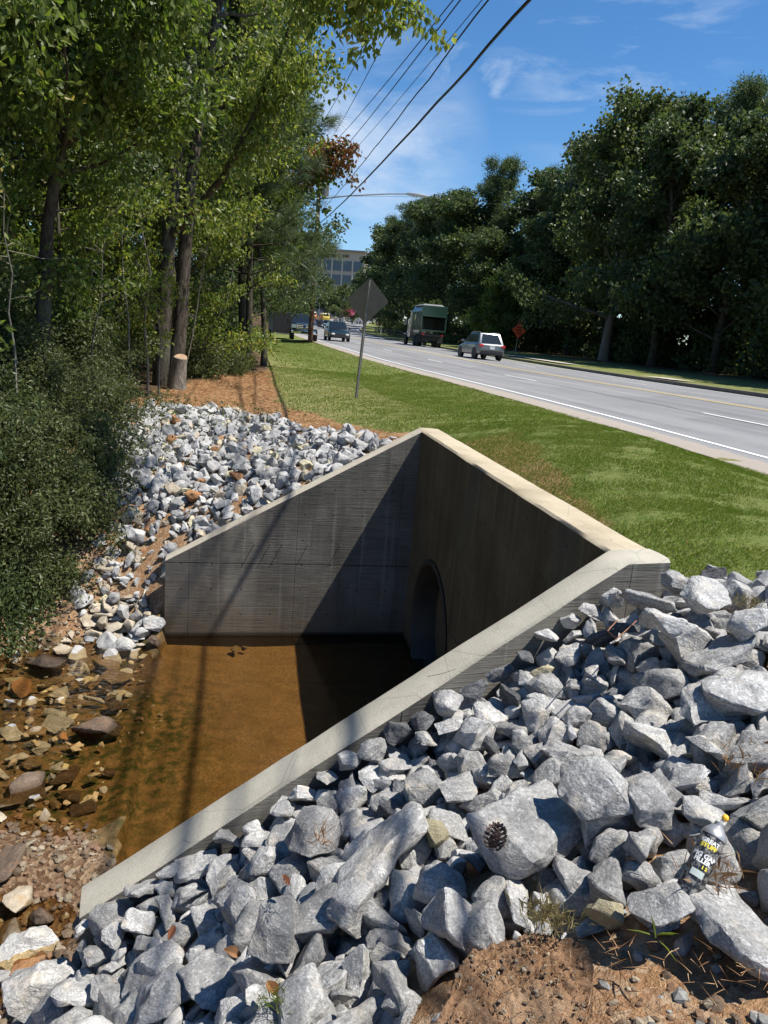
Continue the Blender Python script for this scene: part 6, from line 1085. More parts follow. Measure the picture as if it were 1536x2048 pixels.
# ---------------------------------------------------------------- stones lying in the creek
def creek_stone(px, py, w, ki, mk, label, dz=0.0, group='stones lying in the creek', rot=None, flat=.7):
    z = 0.0
    for _ in range(4): p = onz(px, py, z); z = max(gz(p.x, p.y), -.05)+.02
    dist = (p-Vector((0, 0, CAM_H))).length; s = w/CAM_F*dist*1.08
    o = bpy.data.objects.new('creek_stone', ROCKME[ki]); COL.objects.link(o); r3 = random.Random(px*31+py)
    o.rotation_euler = rot or (r3.uniform(-.3, .3), r3.uniform(-.3, .3), r3.uniform(0, 6.28)); o.scale = (s, s*r3.uniform(.85, 1.1), s*r3.uniform(.8, 1.1)*flat)
    o.location = (p.x, p.y, max(gz(p.x, p.y), -.1)+s*.16*flat+dz); o.material_slots[0].link = 'OBJECT'; o.material_slots[0].material = M[mk]
    tag(o, label, 'stone', group); return o
CS = [(190, 1460, 95, 13, 'rock_brown', 'big dark brown boulder beside the shallow pool'), (52, 1580, 85, 9, 'rock_brown', 'rounded brown boulder at the left creek edge'), (135, 1545, 70, 5, 'rock_brown', 'upright brown stone in the middle of the creek stones'),
 (140, 1590, 62, 10, 'rock_brown', 'blunt brown stone below the upright brown one'), (38, 1804, 70, 0, 'rock_tan', 'squarish tan stone standing in the wet gravel'), (85, 1838, 55, 9, 'rock_brown', 'small rusty brown stone in the trickle below the gravel bar'),
 (8, 1735, 80, 2, 'rock_brown', 'grey brown slab cut by the left picture edge on the gravel bar'), (128, 1248, 0, 0, '', ''), (240, 1495, 0, 0, '', ''), (90, 1268, 85, 3, 'rock_brown', 'large brown rock under the shrubs by the creek'),
 (40, 1245, 50, 0, 'rock_rust', 'rusty rock half hidden by the shrubs'), (125, 1305, 50, 4, 'rock_tan', 'pale tan stone below the large brown rock'), (80, 1318, 48, 2, 'rock_tan', 'flat tan stone near the upper creek edge'), (38, 1325, 38, 7, 'rock_tan', 'small tan stone at the far left of the upper creek'),
 (172, 1325, 45, 13, 'rock_tan', 'blocky tan stone beside the yellow one'), (212, 1322, 55, 2, 'rock_tan', 'flat cream stone next to the wet sand'), (232, 1348, 62, 15, 'rock_tan', 'wide cream stone at the pool edge'), (176, 1355, 42, 16, 'rock_yellow', 'yellow stone among the upper creek stones'),
 (135, 1352, 38, 1, 'rock_tan', 'low tan stone left of the yellow stone'), (100, 1358, 42, 2, 'rock_tan', 'thin tan stone in the fast water'), (32, 1355, 40, 5, 'rock_yellow', 'ochre stone at the left of the fast water'), (120, 1383, 48, 11, 'rock', 'pale wedge stone in the fast water'),
 (185, 1395, 55, 12, 'rock', 'long white stone pointing to the pool'), (205, 1372, 40, 8, 'rock_brown', 'flat wet stone beside the white pointed one'), (235, 1405, 50, 9, 'rock_brown', 'low brown stone at the algae edge'), (110, 1420, 45, 14, 'rock', 'white stone above the long pale slab'),
 (112, 1442, 62, 15, 'rock', 'long pale grey slab in the middle of the creek'), (148, 1425, 24, 16, 'rock_yellow', 'small yellow stone by the long pale slab'), (20, 1468, 48, 2, 'rock', 'pale flat stone at the left edge of the riffle'), (65, 1465, 48, 13, 'rock_tan', 'cream block beside the flat pale stone'),
 (108, 1472, 30, 5, 'rock', 'small upright white stone in the riffle'), (85, 1490, 38, 7, 'rock', 'white grey stone under the cream block'), (30, 1515, 55, 12, 'rock', 'pale tilted stone above the rounded boulder'), (8, 1540, 34, 8, 'rock', 'small grey stone cut by the left edge'),
 (65, 1520, 42, 9, 'rock_tan', 'tan stone between the tilted stone and the upright brown one'), (130, 1464, 34, 1, 'rock_rust', 'reddish small stone beside the big brown boulder'), (150, 1485, 30, 3, 'rock_rust', 'rust coloured stone at the foot of the big boulder'),
 (92, 1572, 30, 14, 'rock', 'small pale stone right of the rounded boulder'), (15, 1608, 50, 15, 'rock_tan', 'flat cream stone below the rounded boulder'), (112, 1602, 34, 5, 'rock_tan', 'small tan stone below the blunt brown one'), (168, 1613, 48, 2, 'rock_brown', 'thin dark stone awash in the trickle'),
 (88, 1640, 55, 12, 'rock_tan', 'tilted flat stone at the edge of the gravel bar'), (215, 1540, 30, 8, 'rock_brown', 'thin pale stone awash near the pool algae'), (5, 1360, 35, 14, 'rock_brown', 'dark stone at the very left of the upper creek'), (5, 1395, 34, 16, 'rock_tan', 'tan stone under the dark left one'),
 (60, 1600, 0, 0, '', ''), (470, 1292, 26, 4, 'rock_tan', 'cream stone standing in the shallow pool'), (489, 1290, 18, 7, 'rock_tan', 'smaller cream stone touching the one in the pool'), (310, 1275, 36, 9, 'rock_brown', 'grey brown stone at the foot of the far wing wall'),
 (20, 1870, 60, 0, 'rock_tan', 'cream block at the lower left creek edge'), (75, 1890, 80, 13, 'rock', 'large whitish stone by the lower creek edge'), (20, 1920, 90, 2, 'rock', 'broad grey flat stone in the lower left corner'), (52, 1935, 60, 15, 'rock_rust', 'orange stained flat stone in the lower left corner'),
 (45, 1885, 36, 9, 'rock_brown', 'small brown stone between the cream block and whitish stone'), (5, 1950, 40, 4, 'rock_brown', 'brown rounded stone at the lower left picture edge'), (172, 1655, 22, 5, 'rock_brown', 'pebble sized brown stone on the gravel bar top'),
 (60, 1690, 26, 1, 'rock_tan', 'pale pebble in the middle of the gravel bar'), (245, 1215, 44, 8, 'rock', 'pale flat stone at the foot of the stacked rocks'), (250, 1240, 36, 13, 'rock', 'light stone at the waterline by the stacked rocks')]
for c_ in CS:
    if c_[2]: creek_stone(*c_, dz=.012)
def small_creek_stones():
    # handfuls of pale stones between the named ones, too many and too small to name
    r3 = random.Random(9); mb_v = []; mb_f = []; k = 0; mi = []; base = []
    for m_ in ROCKME[:8]:
        bm = bmesh.new(); bm.from_mesh(m_); bmesh.ops.triangulate(bm, faces=bm.faces); base.append((np.array([x.co[:] for x in bm.verts]), np.array([[w_.index for w_ in x.verts] for x in bm.faces]))); bm.free()
    pts = in_poly_pts([(-2.75, 7.9), (-2.25, 7.4), (-2.3, 6.2), (-1.95, 5.0), (-1.9, 4.7), (-4, 4.3), (-5, 6), (-3.8, 7.6)], np.random.RandomState(12), 300)
    for (x, y, z) in pts:
        v, f = base[r3.randrange(8)]; s = .05+.12*r3.random()**2; Mx = np.array(Matrix.LocRotScale(Vector((x, y, max(z, -.06)+s*.22)), Euler((r3.uniform(-.5, .5), r3.uniform(-.5, .5), r3.uniform(0, 6.28))), Vector((s, s, s*.75)))); mb_v.append(v@Mx[:3, :3].T+Mx[:3, 3]); mb_f.append(f+k); k += len(v); h_ = r3.random(); mi += [3 if h_ < .5 else 0 if h_ < .72 else 2 if h_ < .8 else 1]*len(f)
    me = np_mesh('creek_pebbles', np.concatenate(mb_v), np.concatenate(mb_f), True)
    for q in ('rock', 'rock_dark', 'rock_yellow', 'rock_tan'): me.materials.append(RUB[q])
    me.polygons.foreach_set('material_index', np.array(mi, np.int32)); me.set_sharp_from_angle(angle=R(27)); tag(link_mesh('creek_pebbles', me), 'small pale stones strewn between the larger creek stones', 'stones', kind='stuff')
small_creek_stones()
# gravel: pebbles on the bar and the bare earth, too many to count
def gravel(name, n, samp, smin, smax, mats, label, seed):
    rs = np.random.RandomState(seed); pts = samp(rs, n); n = len(pts); base = []
    for s in range(5):
        bm = bmesh.new(); bmesh.ops.create_icosphere(bm, subdivisions=1, radius=.5); r3 = random.Random(seed*10+s)
        for v in bm.verts: v.co *= r3.uniform(.72, 1.05)
        base.append((np.array([v.co[:] for v in bm.verts]), np.array([[w_.index for w_ in f.verts] for f in bm.faces]))); bm.free()
    Vs = []; Fs = []; k = 0; MI = []
    for i in range(n):
        v, f = base[rs.randint(5)]; s = smin+(smax-smin)*rs.rand()**3; m3 = np.array(Euler((rs.uniform(-.5, .5), rs.uniform(-.5, .5), rs.uniform(0, 6.28))).to_matrix())*(s*np.array([1, rs.uniform(.6, 1), rs.uniform(.35, .75)]))
        Vs.append(v@m3.T+np.array([pts[i][0], pts[i][1], pts[i][2]+s*.12])); Fs.append(f+k); k += len(v); MI += [rs.randint(len(mats))]*len(f)
    me = np_mesh(name, np.concatenate(Vs), np.concatenate(Fs), False)
    for m_ in mats: me.materials.append(m_)
    me.polygons.foreach_set('material_index', np.array(MI, np.int32)); tag(link_mesh(name, me), label, 'gravel', kind='stuff')
def pebble_mat(name, a, b):
    g = G(name); c = g.mix(g.island(), a, b); c = g.mix(g.rng(g.noise(g.coord('World'), 90, 3), .35, .6, .4, 0), c, tuple(x*.4 for x in a)); return g.fin(c, .8)
PEB = [pebble_mat('brown_pebbles', (.075, .05, .03), (.19, .13, .08)), pebble_mat('tan_pebbles', (.17, .13, .085), (.34, .28, .20)), pebble_mat('red_pebbles', (.12, .065, .035), (.22, .13, .075))]
PEB2 = PEB+[pebble_mat('grey_pebbles', (.14, .14, .13), (.32, .32, .30))]
gravel('gravel', 2600, lambda rs, n: in_poly_pts([(-1.3, 3.05), (-1.5, 4.15), (-2.0, 4.75), (-2.9, 4.7), (-4, 4.2), (-4, 3.2), (-2.4, 2.9), (-1.7, 2.5)], rs, n), .015, .09, PEB, 'brown wet gravel bar at the low end of the near wing wall', 3)
gravel('gravel', 900, lambda rs, n: in_poly_pts([(-2.3, 4.9), (-1.9, 6.2), (-2.3, 7.7), (-3.4, 7.9), (-6, 6), (-4, 4.3)], rs, n), .015, .08, PEB, 'loose stones scattered on the shallow creek bed', 4)
gravel('gravel', 3200, lambda rs, n: in_poly_pts([(.3, .9), (.62, 1.66), (1.0, 1.72), (1.9, 1.8), (2.6, 2.6), (2.6, .6)], rs, n), .006, .055, PEB2, 'small pebbles on the bare clay at the bottom right', 6)
gravel('gravel', 900, lambda rs, n: in_poly_pts([(-2.7, 7.9), (-3.0, 8.3), (-3.6, 8.8), (-4.2, 8.2), (-3.6, 7.4)], rs, n), .015, .09, PEB, 'crumbling clay and stones by the foot of the stacked rocks', 8)

# ---------------------------------------------------------------- strands of straw, grass blades
def blades(name, P, h, w, mat, label, cat, seed, lean=.5, flat=False, parent=None, kind='stuff'):
    rs = np.random.RandomState(seed); n = len(P); az = rs.uniform(0, 6.283, n); hh = h*rs.uniform(.5, 1.2, n); ww = w*rs.uniform(.6, 1.3, n)
    dx, dy = np.cos(az), np.sin(az)
    if flat:
        up = rs.uniform(-.02, .35, n); d = np.stack([dx, dy, up], 1); d /= np.linalg.norm(d, axis=1)[:, None]
    else:
        la = rs.uniform(0, lean, n); d = np.stack([dx*np.sin(la), dy*np.sin(la), np.cos(la)], 1)
    s = np.stack([-dy, dx, 0*dx], 1)*ww[:, None]/2
    bend = np.stack([dx, dy, -.3*np.ones(n)], 1)*(hh*rs.uniform(.05, .3, n))[:, None]
    a = P-s; b = P+s; m1 = P+d*(hh*.55)[:, None]-s*.7; m2 = P+d*(hh*.55)[:, None]+s*.7; t = P+d*hh[:, None]+bend
    V = np.stack([a, b, m2, t, m1], 1).reshape(-1, 3); F5 = np.arange(n*5).reshape(n, 5)
    me = np_mesh(name, V, F5); o = link_mesh(name, me, mat, parent)
    if kind: tag(o, label, cat, kind=kind)
    return o
def lawn_pts(rs, n, x0, x1, y0, y1, edge=-.80):
    x = rs.uniform(x0, x1, n); y = rs.uniform(y0, y1, n); zl_, zs2, zb2, zf2, _, _, zd2 = zones(x, y); o = roff(x, y)
    e = edge+.12*soft_noise(x, y, 2.5, 9)
    hx = (x-A.x)*HN.x+(y-A.y)*HN.y; tall = (x-A.x)*LN.x+(y-A.y)*LN.y
    k = (zl_ > .5) & (zf2 < .5) & (o < e) & ~((hx < TH+.02) & (tall < .3)) & (zs2 < .5); k &= rs.rand(n) > zd2*.45
    x, y = x[k], y[k]; return np.stack([x, y, ground(x, y)-.004], 1)
rs0 = np.random.RandomState(11)
blades('lawn_grass', lawn_pts(rs0, 330000, .6, 6, 3.4, 10.5), .026, .0045, M['grass'], 'short green turf on the strip between culvert and road', 'grass', 12, .9)
blades('lawn_grass', lawn_pts(rs0, 260000, -5, 6, 10, 26), .042, .010, M['grass'], 'patchy turf around the sign post further back', 'grass', 13, 1.0)
blades('lawn_grass', lawn_pts(rs0, 60000, -12, 4, 26, 62), .06, .03, M['grass'], 'distant turf running along the road to the parked pickup', 'grass', 14, 1.0)
def straw_pts(rs, n):
    x = rs.uniform(-5.6, .9, n); y = rs.uniform(8.8, 24, n); _, s2, _, f2, _, _, _ = zones(x, y); k = (s2 > .5) & (f2 < .5); x, y = x[k], y[k]; return np.stack([x, y, ground(x, y)+.01], 1)
blades('straw_mulch', straw_pts(rs0, 60000), .11, .007, M['straw'], 'brown straw mulch between the far rock pile and the lawn', 'mulch', 15, flat=True)
def dry_pts(rs, n):
    x = rs.uniform(-6, 5, n); y = rs.uniform(4, 24, n); zl_, s2, _, f2, _, _, d2 = zones(x, y); o = roff(x, y); hx = (x-A.x)*HN.x+(y-A.y)*HN.y
    k = (zl_ > .5) & (f2 < .5) & (o < -.8) & (hx > TH+.02) & (rs.rand(n) < .05+d2*.5); x, y = x[k], y[k]; return np.stack([x, y, ground(x, y)+.012], 1)
blades('lawn_grass', dry_pts(rs0, 60000), .06, .005, M['dry_grass'], 'dry straw coloured wisps lying in the turf', 'grass', 16, flat=True)
def rim_pts(rs, n):     # ragged turf edge along the headwall and above the near pile
    u = rs.uniform(0, 1, n); d = B-A; x = A.x+d.x*u+HN.x*(TH+rs.uniform(.01, .09, n)); y = A.y+d.y*u+HN.y*(TH+rs.uniform(.01, .09, n)); return np.stack([x, y, ground(x, y)], 1)
blades('lawn_grass', rim_pts(rs0, 2600), .05, .006, M['dry_grass'], 'brown turf edge along the back of the headwall', 'grass', 17, 1.2)
def clump(px, py, z, n, rad, L_, mat, name, label, cat, seed, w=.002):
    p = onz(px, py, z); rs = np.random.RandomState(seed); P = np.stack([p.x+rs.normal(0, rad, n), p.y+rs.normal(0, rad*.8, n), np.full(n, p.z)+rs.uniform(0, .03, n)], 1)
    return blades(name, P, L_, w, mat, label, cat, seed, 1.3, kind='stuff')
clump(1095, 1850, 2.26, 200, .03, .045, M['dry_grass'], 'dry_grass_tuft', 'tuft of dry grass at the top of the clay clod', 'grass', 21)
clump(1500, 1215, 2.45, 160, .05, .05, M['dry_grass'], 'dry_grass_tuft', 'tuft of dry grass at the top right of the rocks', 'grass', 22)
clump(1420, 1760, 2.25, 60, .05, .07, M['straw'], 'dry_grass_tuft', 'fallen needles between rocks right of the foam can', 'grass', 23)
clump(550, 2010, 1.6, 150, .03, .03, M['grass'], 'grass_tuft', 'mossy grass tuft between the lower rocks', 'grass', 24)
clump(1520, 1540, 2.3, 120, .06, .06, M['straw'], 'dry_grass_tuft', 'rusty needles between rocks at the right picture edge', 'grass', 25)
clump(640, 1690, 1.95, 30, .02, .05, M['straw'], 'dry_grass_tuft', 'few brown needles left of the rock below the cap', 'grass', 27)
clump(1310, 1880, 2.2, 5, .008, .085, M['grass'], 'grass_tuft', 'three green blades sprouting from the bare clay', 'grass', 26, .005)

# ---------------------------------------------------------------- small things on the near pile
def clod():
    P0 = [(860, 2075), (900, 1960), (935, 1905), (1000, 1885), (1060, 1868), (1140, 1872), (1180, 1890), (1192, 1960), (1185, 2075)]
    pts = [onz(a, b, 2.23) for a, b in P0]; c = sum((Vector(p) for p in pts), Vector())/len(pts); bm = bmesh.new(); n = 44; rings = 16; V = []
    def rad(a):
        best = .3; dv = Vector((math.cos(a), math.sin(a)))
        for i in range(len(pts)):
            p, q = pts[i].xy-c.xy, pts[(i+1) % len(pts)].xy-c.xy; e = q-p; den = dv.x*e.y-dv.y*e.x
            if abs(den) < 1e-9: continue
            t = (p.x*e.y-p.y*e.x)/den; s = (p.x*dv.y-p.y*dv.x)/den
            if t > 0 and 0 <= s <= 1: best = t
        return best
    n = 150; rings = 46
    for k in range(rings+1):
        f = k/rings
        for j in range(n):
            a = 2*math.pi*j/n; rr_ = rad(a)*(1+.06*noise.noise(Vector((a*3, 0, 0)))+.04*noise.noise(Vector((a*9, 2, 0))))
            if f < .8: r_ = rr_*(f/.8)*.95; z = 2.235
            else: g_ = (f-.8)/.2; r_ = rr_*(.95+.06*math.sin(g_*1.6)); z = 2.235-.17*g_**1.4
            p = Vector((c.x+math.cos(a)*r_, c.y+math.sin(a)*r_, z)); q = Vector((p.x*17, p.y*17, z*17))
            p.z += .016*noise.noise(q)+.010*noise.noise(q*2.7)+.009*noise.noise(q*6)+.006*noise.noise(q*13)-.012*max(0, noise.noise(q*3.3)-.15)*3*.5
            V.append(p)
    me = bpy.data.meshes.new('clay_clod'); F_ = [(k*n+j, k*n+(j+1) % n, (k+1)*n+(j+1) % n, (k+1)*n+j) for k in range(rings) for j in range(n)]
    me.from_pydata([tuple(v) for v in V], [], F_); me.polygons.foreach_set('use_smooth', [True]*len(F_))
    g = G('dry_orange_clay'); w = g.coord('World'); n1 = g.noise(w, 14, 6, .7); n2 = g.noise(w, 75, 5, .75); n3 = g.noise(w, 4, 3)
    cc = g.mix(g.rng(n1, .32, .68), (.27, .15, .08), (.42, .265, .155)); cc = g.mix(g.rng(n2, .34, .55, .75, 0), cc, (.12, .06, .032)); cc = g.mix(g.rng(n3, .52, .66, 0, .5), cc, (.60, .43, .28)); vo = g.voro(w, 48); cc = g.mix(g.rng(vo, .09, .16, .7, 0), cc, (.62, .46, .30))
    tag(link_mesh('clay_clod', me, g.fin(cc, .95, normal=g.bump(g.math('ADD', n2, g.math('MULTIPLY', n1, 1.5)), .9, .02), spec=.1)), 'big crusty clod of dry orange clay below the rocks', 'clod')
clod()
gravel('gravel', 380, lambda rs, n: in_poly_pts([onz(a, b, 2.23)[:2] for a, b in ((870, 2060), (905, 1960), (945, 1910), (1060, 1880), (1170, 1895), (1180, 2060))], rs, n)*np.array([1, 1, 0])+np.array([0, 0, 2.238]), .003, .018, PEB, 'grit and crumbs stuck on the clay clod', 41)
blades('straw_litter', in_poly_pts([onz(a, b, 2.23)[:2] for a, b in ((870, 2060), (945, 1910), (1060, 1880), (1536, 1900), (1536, 2060))], np.random.RandomState(8), 170)*np.array([1, 1, 0])+np.array([0, 0, 2.243]), .045, .0015, M['straw'], 'loose dry needles on the clay at the bottom', 'litter', 42, flat=True)
def foam_can():
    p = onz(1372, 1790, 2.24); t = empty('foam_can', (0, 0, 0)); tag(t, 'dirty black spray foam can with a yellow nozzle leaning between rocks', 'spray can')
    top = onz(1418, 1693, 2.34); ax = (top-p).normalized(); M3 = ax.to_track_quat('Z', 'Y').to_matrix(); L_ = .195; r_ = .0315
    # turn the can so that its printing faces the viewer
    view = (Vector((0, 0, CAM_H))-p); view -= ax*view.dot(ax); view.normalize(); side = ax.cross(view)
    Mx = Matrix((side, -view, ax)).transposed()
    dirt = G('scuffed_black_can'); w = dirt.coord('World'); nn = dirt.noise(w, 60, 5, .7); cc = dirt.mix(dirt.rng(nn, .47, .6, 0, .9), (.015, .016, .02), (.34, .32, .29)); blk = dirt.fin(cc, .45)
    mb = MB(); mb.lathe([(r_*.9, -.002), (r_, .004), (r_, L_-.03), (r_*.99, L_-.025)], 32, Mx, p); b = mb.build('can_body', blk, t, 40)
    mb = MB(); mb.lathe([(r_*1.05, L_-.028), (r_*1.05, L_-.02), (r_*.92, L_-.012), (r_*.55, L_+.004), (r_*.42, L_+.006), (r_*.42, L_+.016), (r_*.2, L_+.018)], 28, Mx, p); mb.build('shoulder', plain('dull_tin', (.42, .41, .39), .4, .7, .2), t, 35)
    mb = MB(); mb.tube([p+ax*(L_+.014), p+ax*(L_+.03)+side*.004], .0045, 8); mb.build('valve_stem', plain('grey_plastic', (.4, .4, .38), .5), t, 40)
    mb = MB(); q = p+ax*(L_+.035)+side*.006; mb.lathe([(.004, -.008), (.0085, -.004), (.0095, .003), (.006, .009), (.002, .011)], 14, Mx, q); mb.build('nozzle', plain('yellow_foam', (.75, .42, .03), .6, var=.2), t, 50)
    cols = {'w': plain('label_white', (.72, .72, .70), .5), 'y': plain('label_yellow', (.72, .60, .06), .5), 'g': plain('label_grey_green', (.40, .45, .42), .6, var=.3)}
    # printing, wrapped round the can
    def wrap(name, txt, size, u0, v, mat, bold=0.0008):
        cu = bpy.data.curves.new('t', 'FONT'); cu.body = txt; cu.size = size; cu.align_x = 'CENTER'; cu.offset = bold; ob = bpy.data.objects.new('t', cu); COL.objects.link(ob)
        dg = bpy.context.evaluated_depsgraph_get(); me = bpy.data.meshes.new_from_object(ob.evaluated_get(dg)); bpy.data.objects.remove(ob)
        bm = bmesh.new(); bm.from_mesh(me); bmesh.ops.subdivide_edges(bm, edges=[e for e in bm.edges if e.calc_length() > .006], cuts=2); bmesh.ops.triangulate(bm, faces=bm.faces)
        for vt in bm.verts:
            a = (vt.co.x+u0)/r_; R_ = r_+.0006; vt.co = p+side*(R_*math.sin(a))+view*(R_*math.cos(a))+ax*(v+vt.co.y)
        bm.to_mesh(me); bm.free(); me.materials.clear(); me.materials.append(mat); link_mesh(name, me, None, t)
    wrap('lettering', 'GREAT', .0155, .0, .143, cols['w']); wrap('lettering', 'STUFF', .0155, .0, .130, cols['y']); wrap('lettering', 'BIG GAP', .017, .0, .102, cols['w']); wrap('lettering', 'FILLER', .0155, .0, .0885, cols['w']); wrap('lettering', '1 2', .012, .012, .075, cols['y'])
    mb = MB(); 
    for a0 in np.linspace(-.5, .45, 8):
        a1 = a0+.136; R_ = r_+.0007; q = [p+side*(R_*math.sin(a))+view*(R_*math.cos(a))+ax*h_ for a, h_ in ((a0, .05), (a1, .05), (a1, .068), (a0, .068))]; mb.add(q, [(0, 1, 2, 3)])
    mb.build('label_panel', cols['g'], t)
foam_can()
def pine_cone():
    p = onz(985, 1690, 2.13); t = MB(); ax = Vector((.15, -.1, 1)).normalized(); Mx = ax.to_track_quat('Z', 'Y').to_matrix(); t.lathe([(.004, -.01), (.014, .0), (.017, .02), (.012, .045), (.004, .062)], 12, Mx, p)
    for i in range(90):
        a = i*2.399; h = -.008+.074*i/90; r_ = .024*math.sin(math.pi*min(1, (h+.02)/.095))**.7+.003; o = Mx@Vector((math.cos(a)*r_, math.sin(a)*r_, h)); d = Mx@Vector((math.cos(a), math.sin(a), .55)); d.normalize(); s = Mx@Vector((-math.sin(a), math.cos(a), 0)); u = d.cross(s)
        t.add([p+o-s*.0055, p+o+s*.0055, p+o+s*.0045+d*.008, p+o+d*.012+u*.002, p+o-s*.0045+d*.008, p+o+u*.003+d*.004], [(0, 1, 5), (1, 2, 5), (2, 3, 5), (3, 4, 5), (4, 0, 5), (4, 3, 2, 1, 0)])
    g = G('pine_cone_scales'); c = g.mix(g.island(), (.05, .028, .02), (.16, .09, .06)); tag(t.build('pine_cone', g.fin(c, .8)), 'dark brown pine cone standing on the rocks in front of the slab', 'pine cone')
pine_cone()
def dead_leaf(px, py, z, L_, label, seed, col=(.38, .18, .08)):
    p = onz(px, py, z); r3 = random.Random(seed); L_ *= .6; bm = bmesh.new(); n = 9; rows = []
    for i in range(n):
        f = i/(n-1); w = L_*.28*math.sin(math.pi*(f*.9+.06)); x = L_*(f-.5); c = .3*L_*math.sin(f*3+seed)
        rows.append([bm.verts.new((x, -w, w*.7+c*.3)), bm.verts.new((x, 0, c*.3)), bm.verts.new((x, w*.8, w*.9+c*.3))])
    for i in range(n-1):
        for j in range(2): bm.faces.new((rows[i][j], rows[i+1][j], rows[i+1][j+1], rows[i][j+1]))
    r = bmesh.ops.solidify(bm, geom=list(bm.faces), thickness=.0008)
    me = bpy.data.meshes.new('dead_leaf'); bm.to_mesh(me); bm.free(); o = link_mesh('dead_leaf', me, plain('dry_leaf_brown_%d' % seed, col, .8, var=.3)); o.location = p; o.rotation_euler = (r3.uniform(-.5, .5), r3.uniform(-.5, .5), r3.uniform(0, 6)); tag(o, label, 'leaf', 'dead leaves fallen on the rocks')
dead_leaf(343, 1866, 1.3, .09, 'curled red brown leaf on the rocks near the dark boulder', 1, (.30, .12, .06)); dead_leaf(465, 1905, 1.5, .12, 'twisted tan leaf lying on the big whitish rock', 2, (.42, .24, .12)); dead_leaf(545, 1978, 1.6, .12, 'broad orange brown leaf by the mossy tuft', 3, (.42, .20, .08)); dead_leaf(572, 1760, 1.75, .07, 'small rusty leaf in a gap below the middle of the wing wall', 4, (.32, .13, .07))
dead_leaf(1345, 1278, 2.35, .06, 'little brown leaf among the upper right rocks', 5, (.34, .18, .1)); dead_leaf(1500, 1050, 2.5, .05, 'pale scrap lying alone on the turf', 6, (.7, .68, .62)); dead_leaf(1375, 1085, 2.5, .05, 'red brown leaf on the turf beyond the headwall corner', 7, (.34, .14, .06))
def sprout(pts_, r_, name, label, cat, mat):
    mb = MB(); mb.tube(pts_, r_, 6); tag(mb.build(name, mat, None, 40), label, cat)
sprout([onz(1235, 1240, 2.4), onz(1215, 1262, 2.42), onz(1233, 1278, 2.4), onz(1262, 1252, 2.42), onz(1290, 1225, 2.4)], .003, 'vine_stem', 'reddish dry vine stem looped over the rocks by the wall corner', 'vine', plain('dry_vine', (.22, .10, .06), .8))
sprout([onz(855, 1353, 2.02), onz(885, 1347, 2.05), onz(912, 1338, 2.07)], .0015, 'twig', 'thin dry twig lying on the near wing wall top', 'twig', plain('twig_grey', (.16, .13, .09), .8))

# ---------------------------------------------------------------- trees
ORDW = ['first', 'second', 'third', 'fourth', 'fifth', 'sixth', 'seventh', 'eighth', 'ninth', 'tenth', 'eleventh', 'twelfth', '13th', '14th', '15th', '16th', '17th', '18th', '19th', '20th', '21st', '22nd', '23rd', '24th', '25th', '26th', '27th', '28th', '29th', '30th', '31st', '32nd', '33rd', '34th', '35th', '36th', '37th', '38th', '39th', '40th', '41st', '42nd', '43rd', '44th']
def leaves_mesh(name, P, L_, W, rs, outward=None, droop=.35, fold=.12):
    """one small folded quad per leaf"""
    n = len(P); d = rs.normal(0, 1, (n, 3)); d[:, 2] -= droop*2
    if outward is not None: d += outward*1.2
    d /= np.linalg.norm(d, axis=1)[:, None]+1e-9
    r_ = rs.normal(0, 1, (n, 3)); r_[:, 2] *= .45; s = np.cross(d, r_); s /= np.linalg.norm(s, axis=1)[:, None]+1e-9; nn = np.cross(s, d)
    l = (L_*rs.uniform(.6, 1.25, n))[:, None]; w = (W*rs.uniform(.7, 1.2, n))[:, None]
    V = np.stack([P, P+d*l*.42+s*w*.5+nn*l*fold, P+d*l, P+d*l*.42-s*w*.5+nn*l*fold], 1).reshape(-1, 3)
    return np_mesh(name, V, np.arange(n*4).reshape(n, 4))
def cluster_pts(C_, rad, n, rs, squash=.7):
    """n leaf positions round the cluster centres; fuller on the rim of each cluster"""
    k = rs.randint(0, len(C_), n); u = rs.normal(0, 1, (n, 3)); u /= np.linalg.norm(u, axis=1)[:, None]
    r_ = rad[k]*rs.uniform(.25, 1.1, n)**.6; off = u*r_[:, None]; off[:, 2] *= squash; return C_[k]+off, u
def curve_pts(p0, d, L_, n, rnd, wob, bend):
    pts = [Vector(p0)]; d = Vector(d).normalized()
    for i in range(n):
        d = (d+Vector((rnd.gauss(0, wob), rnd.gauss(0, wob), rnd.gauss(0, wob)+bend))).normalized(); pts.append(pts[-1]+d*(L_/n))
    return pts
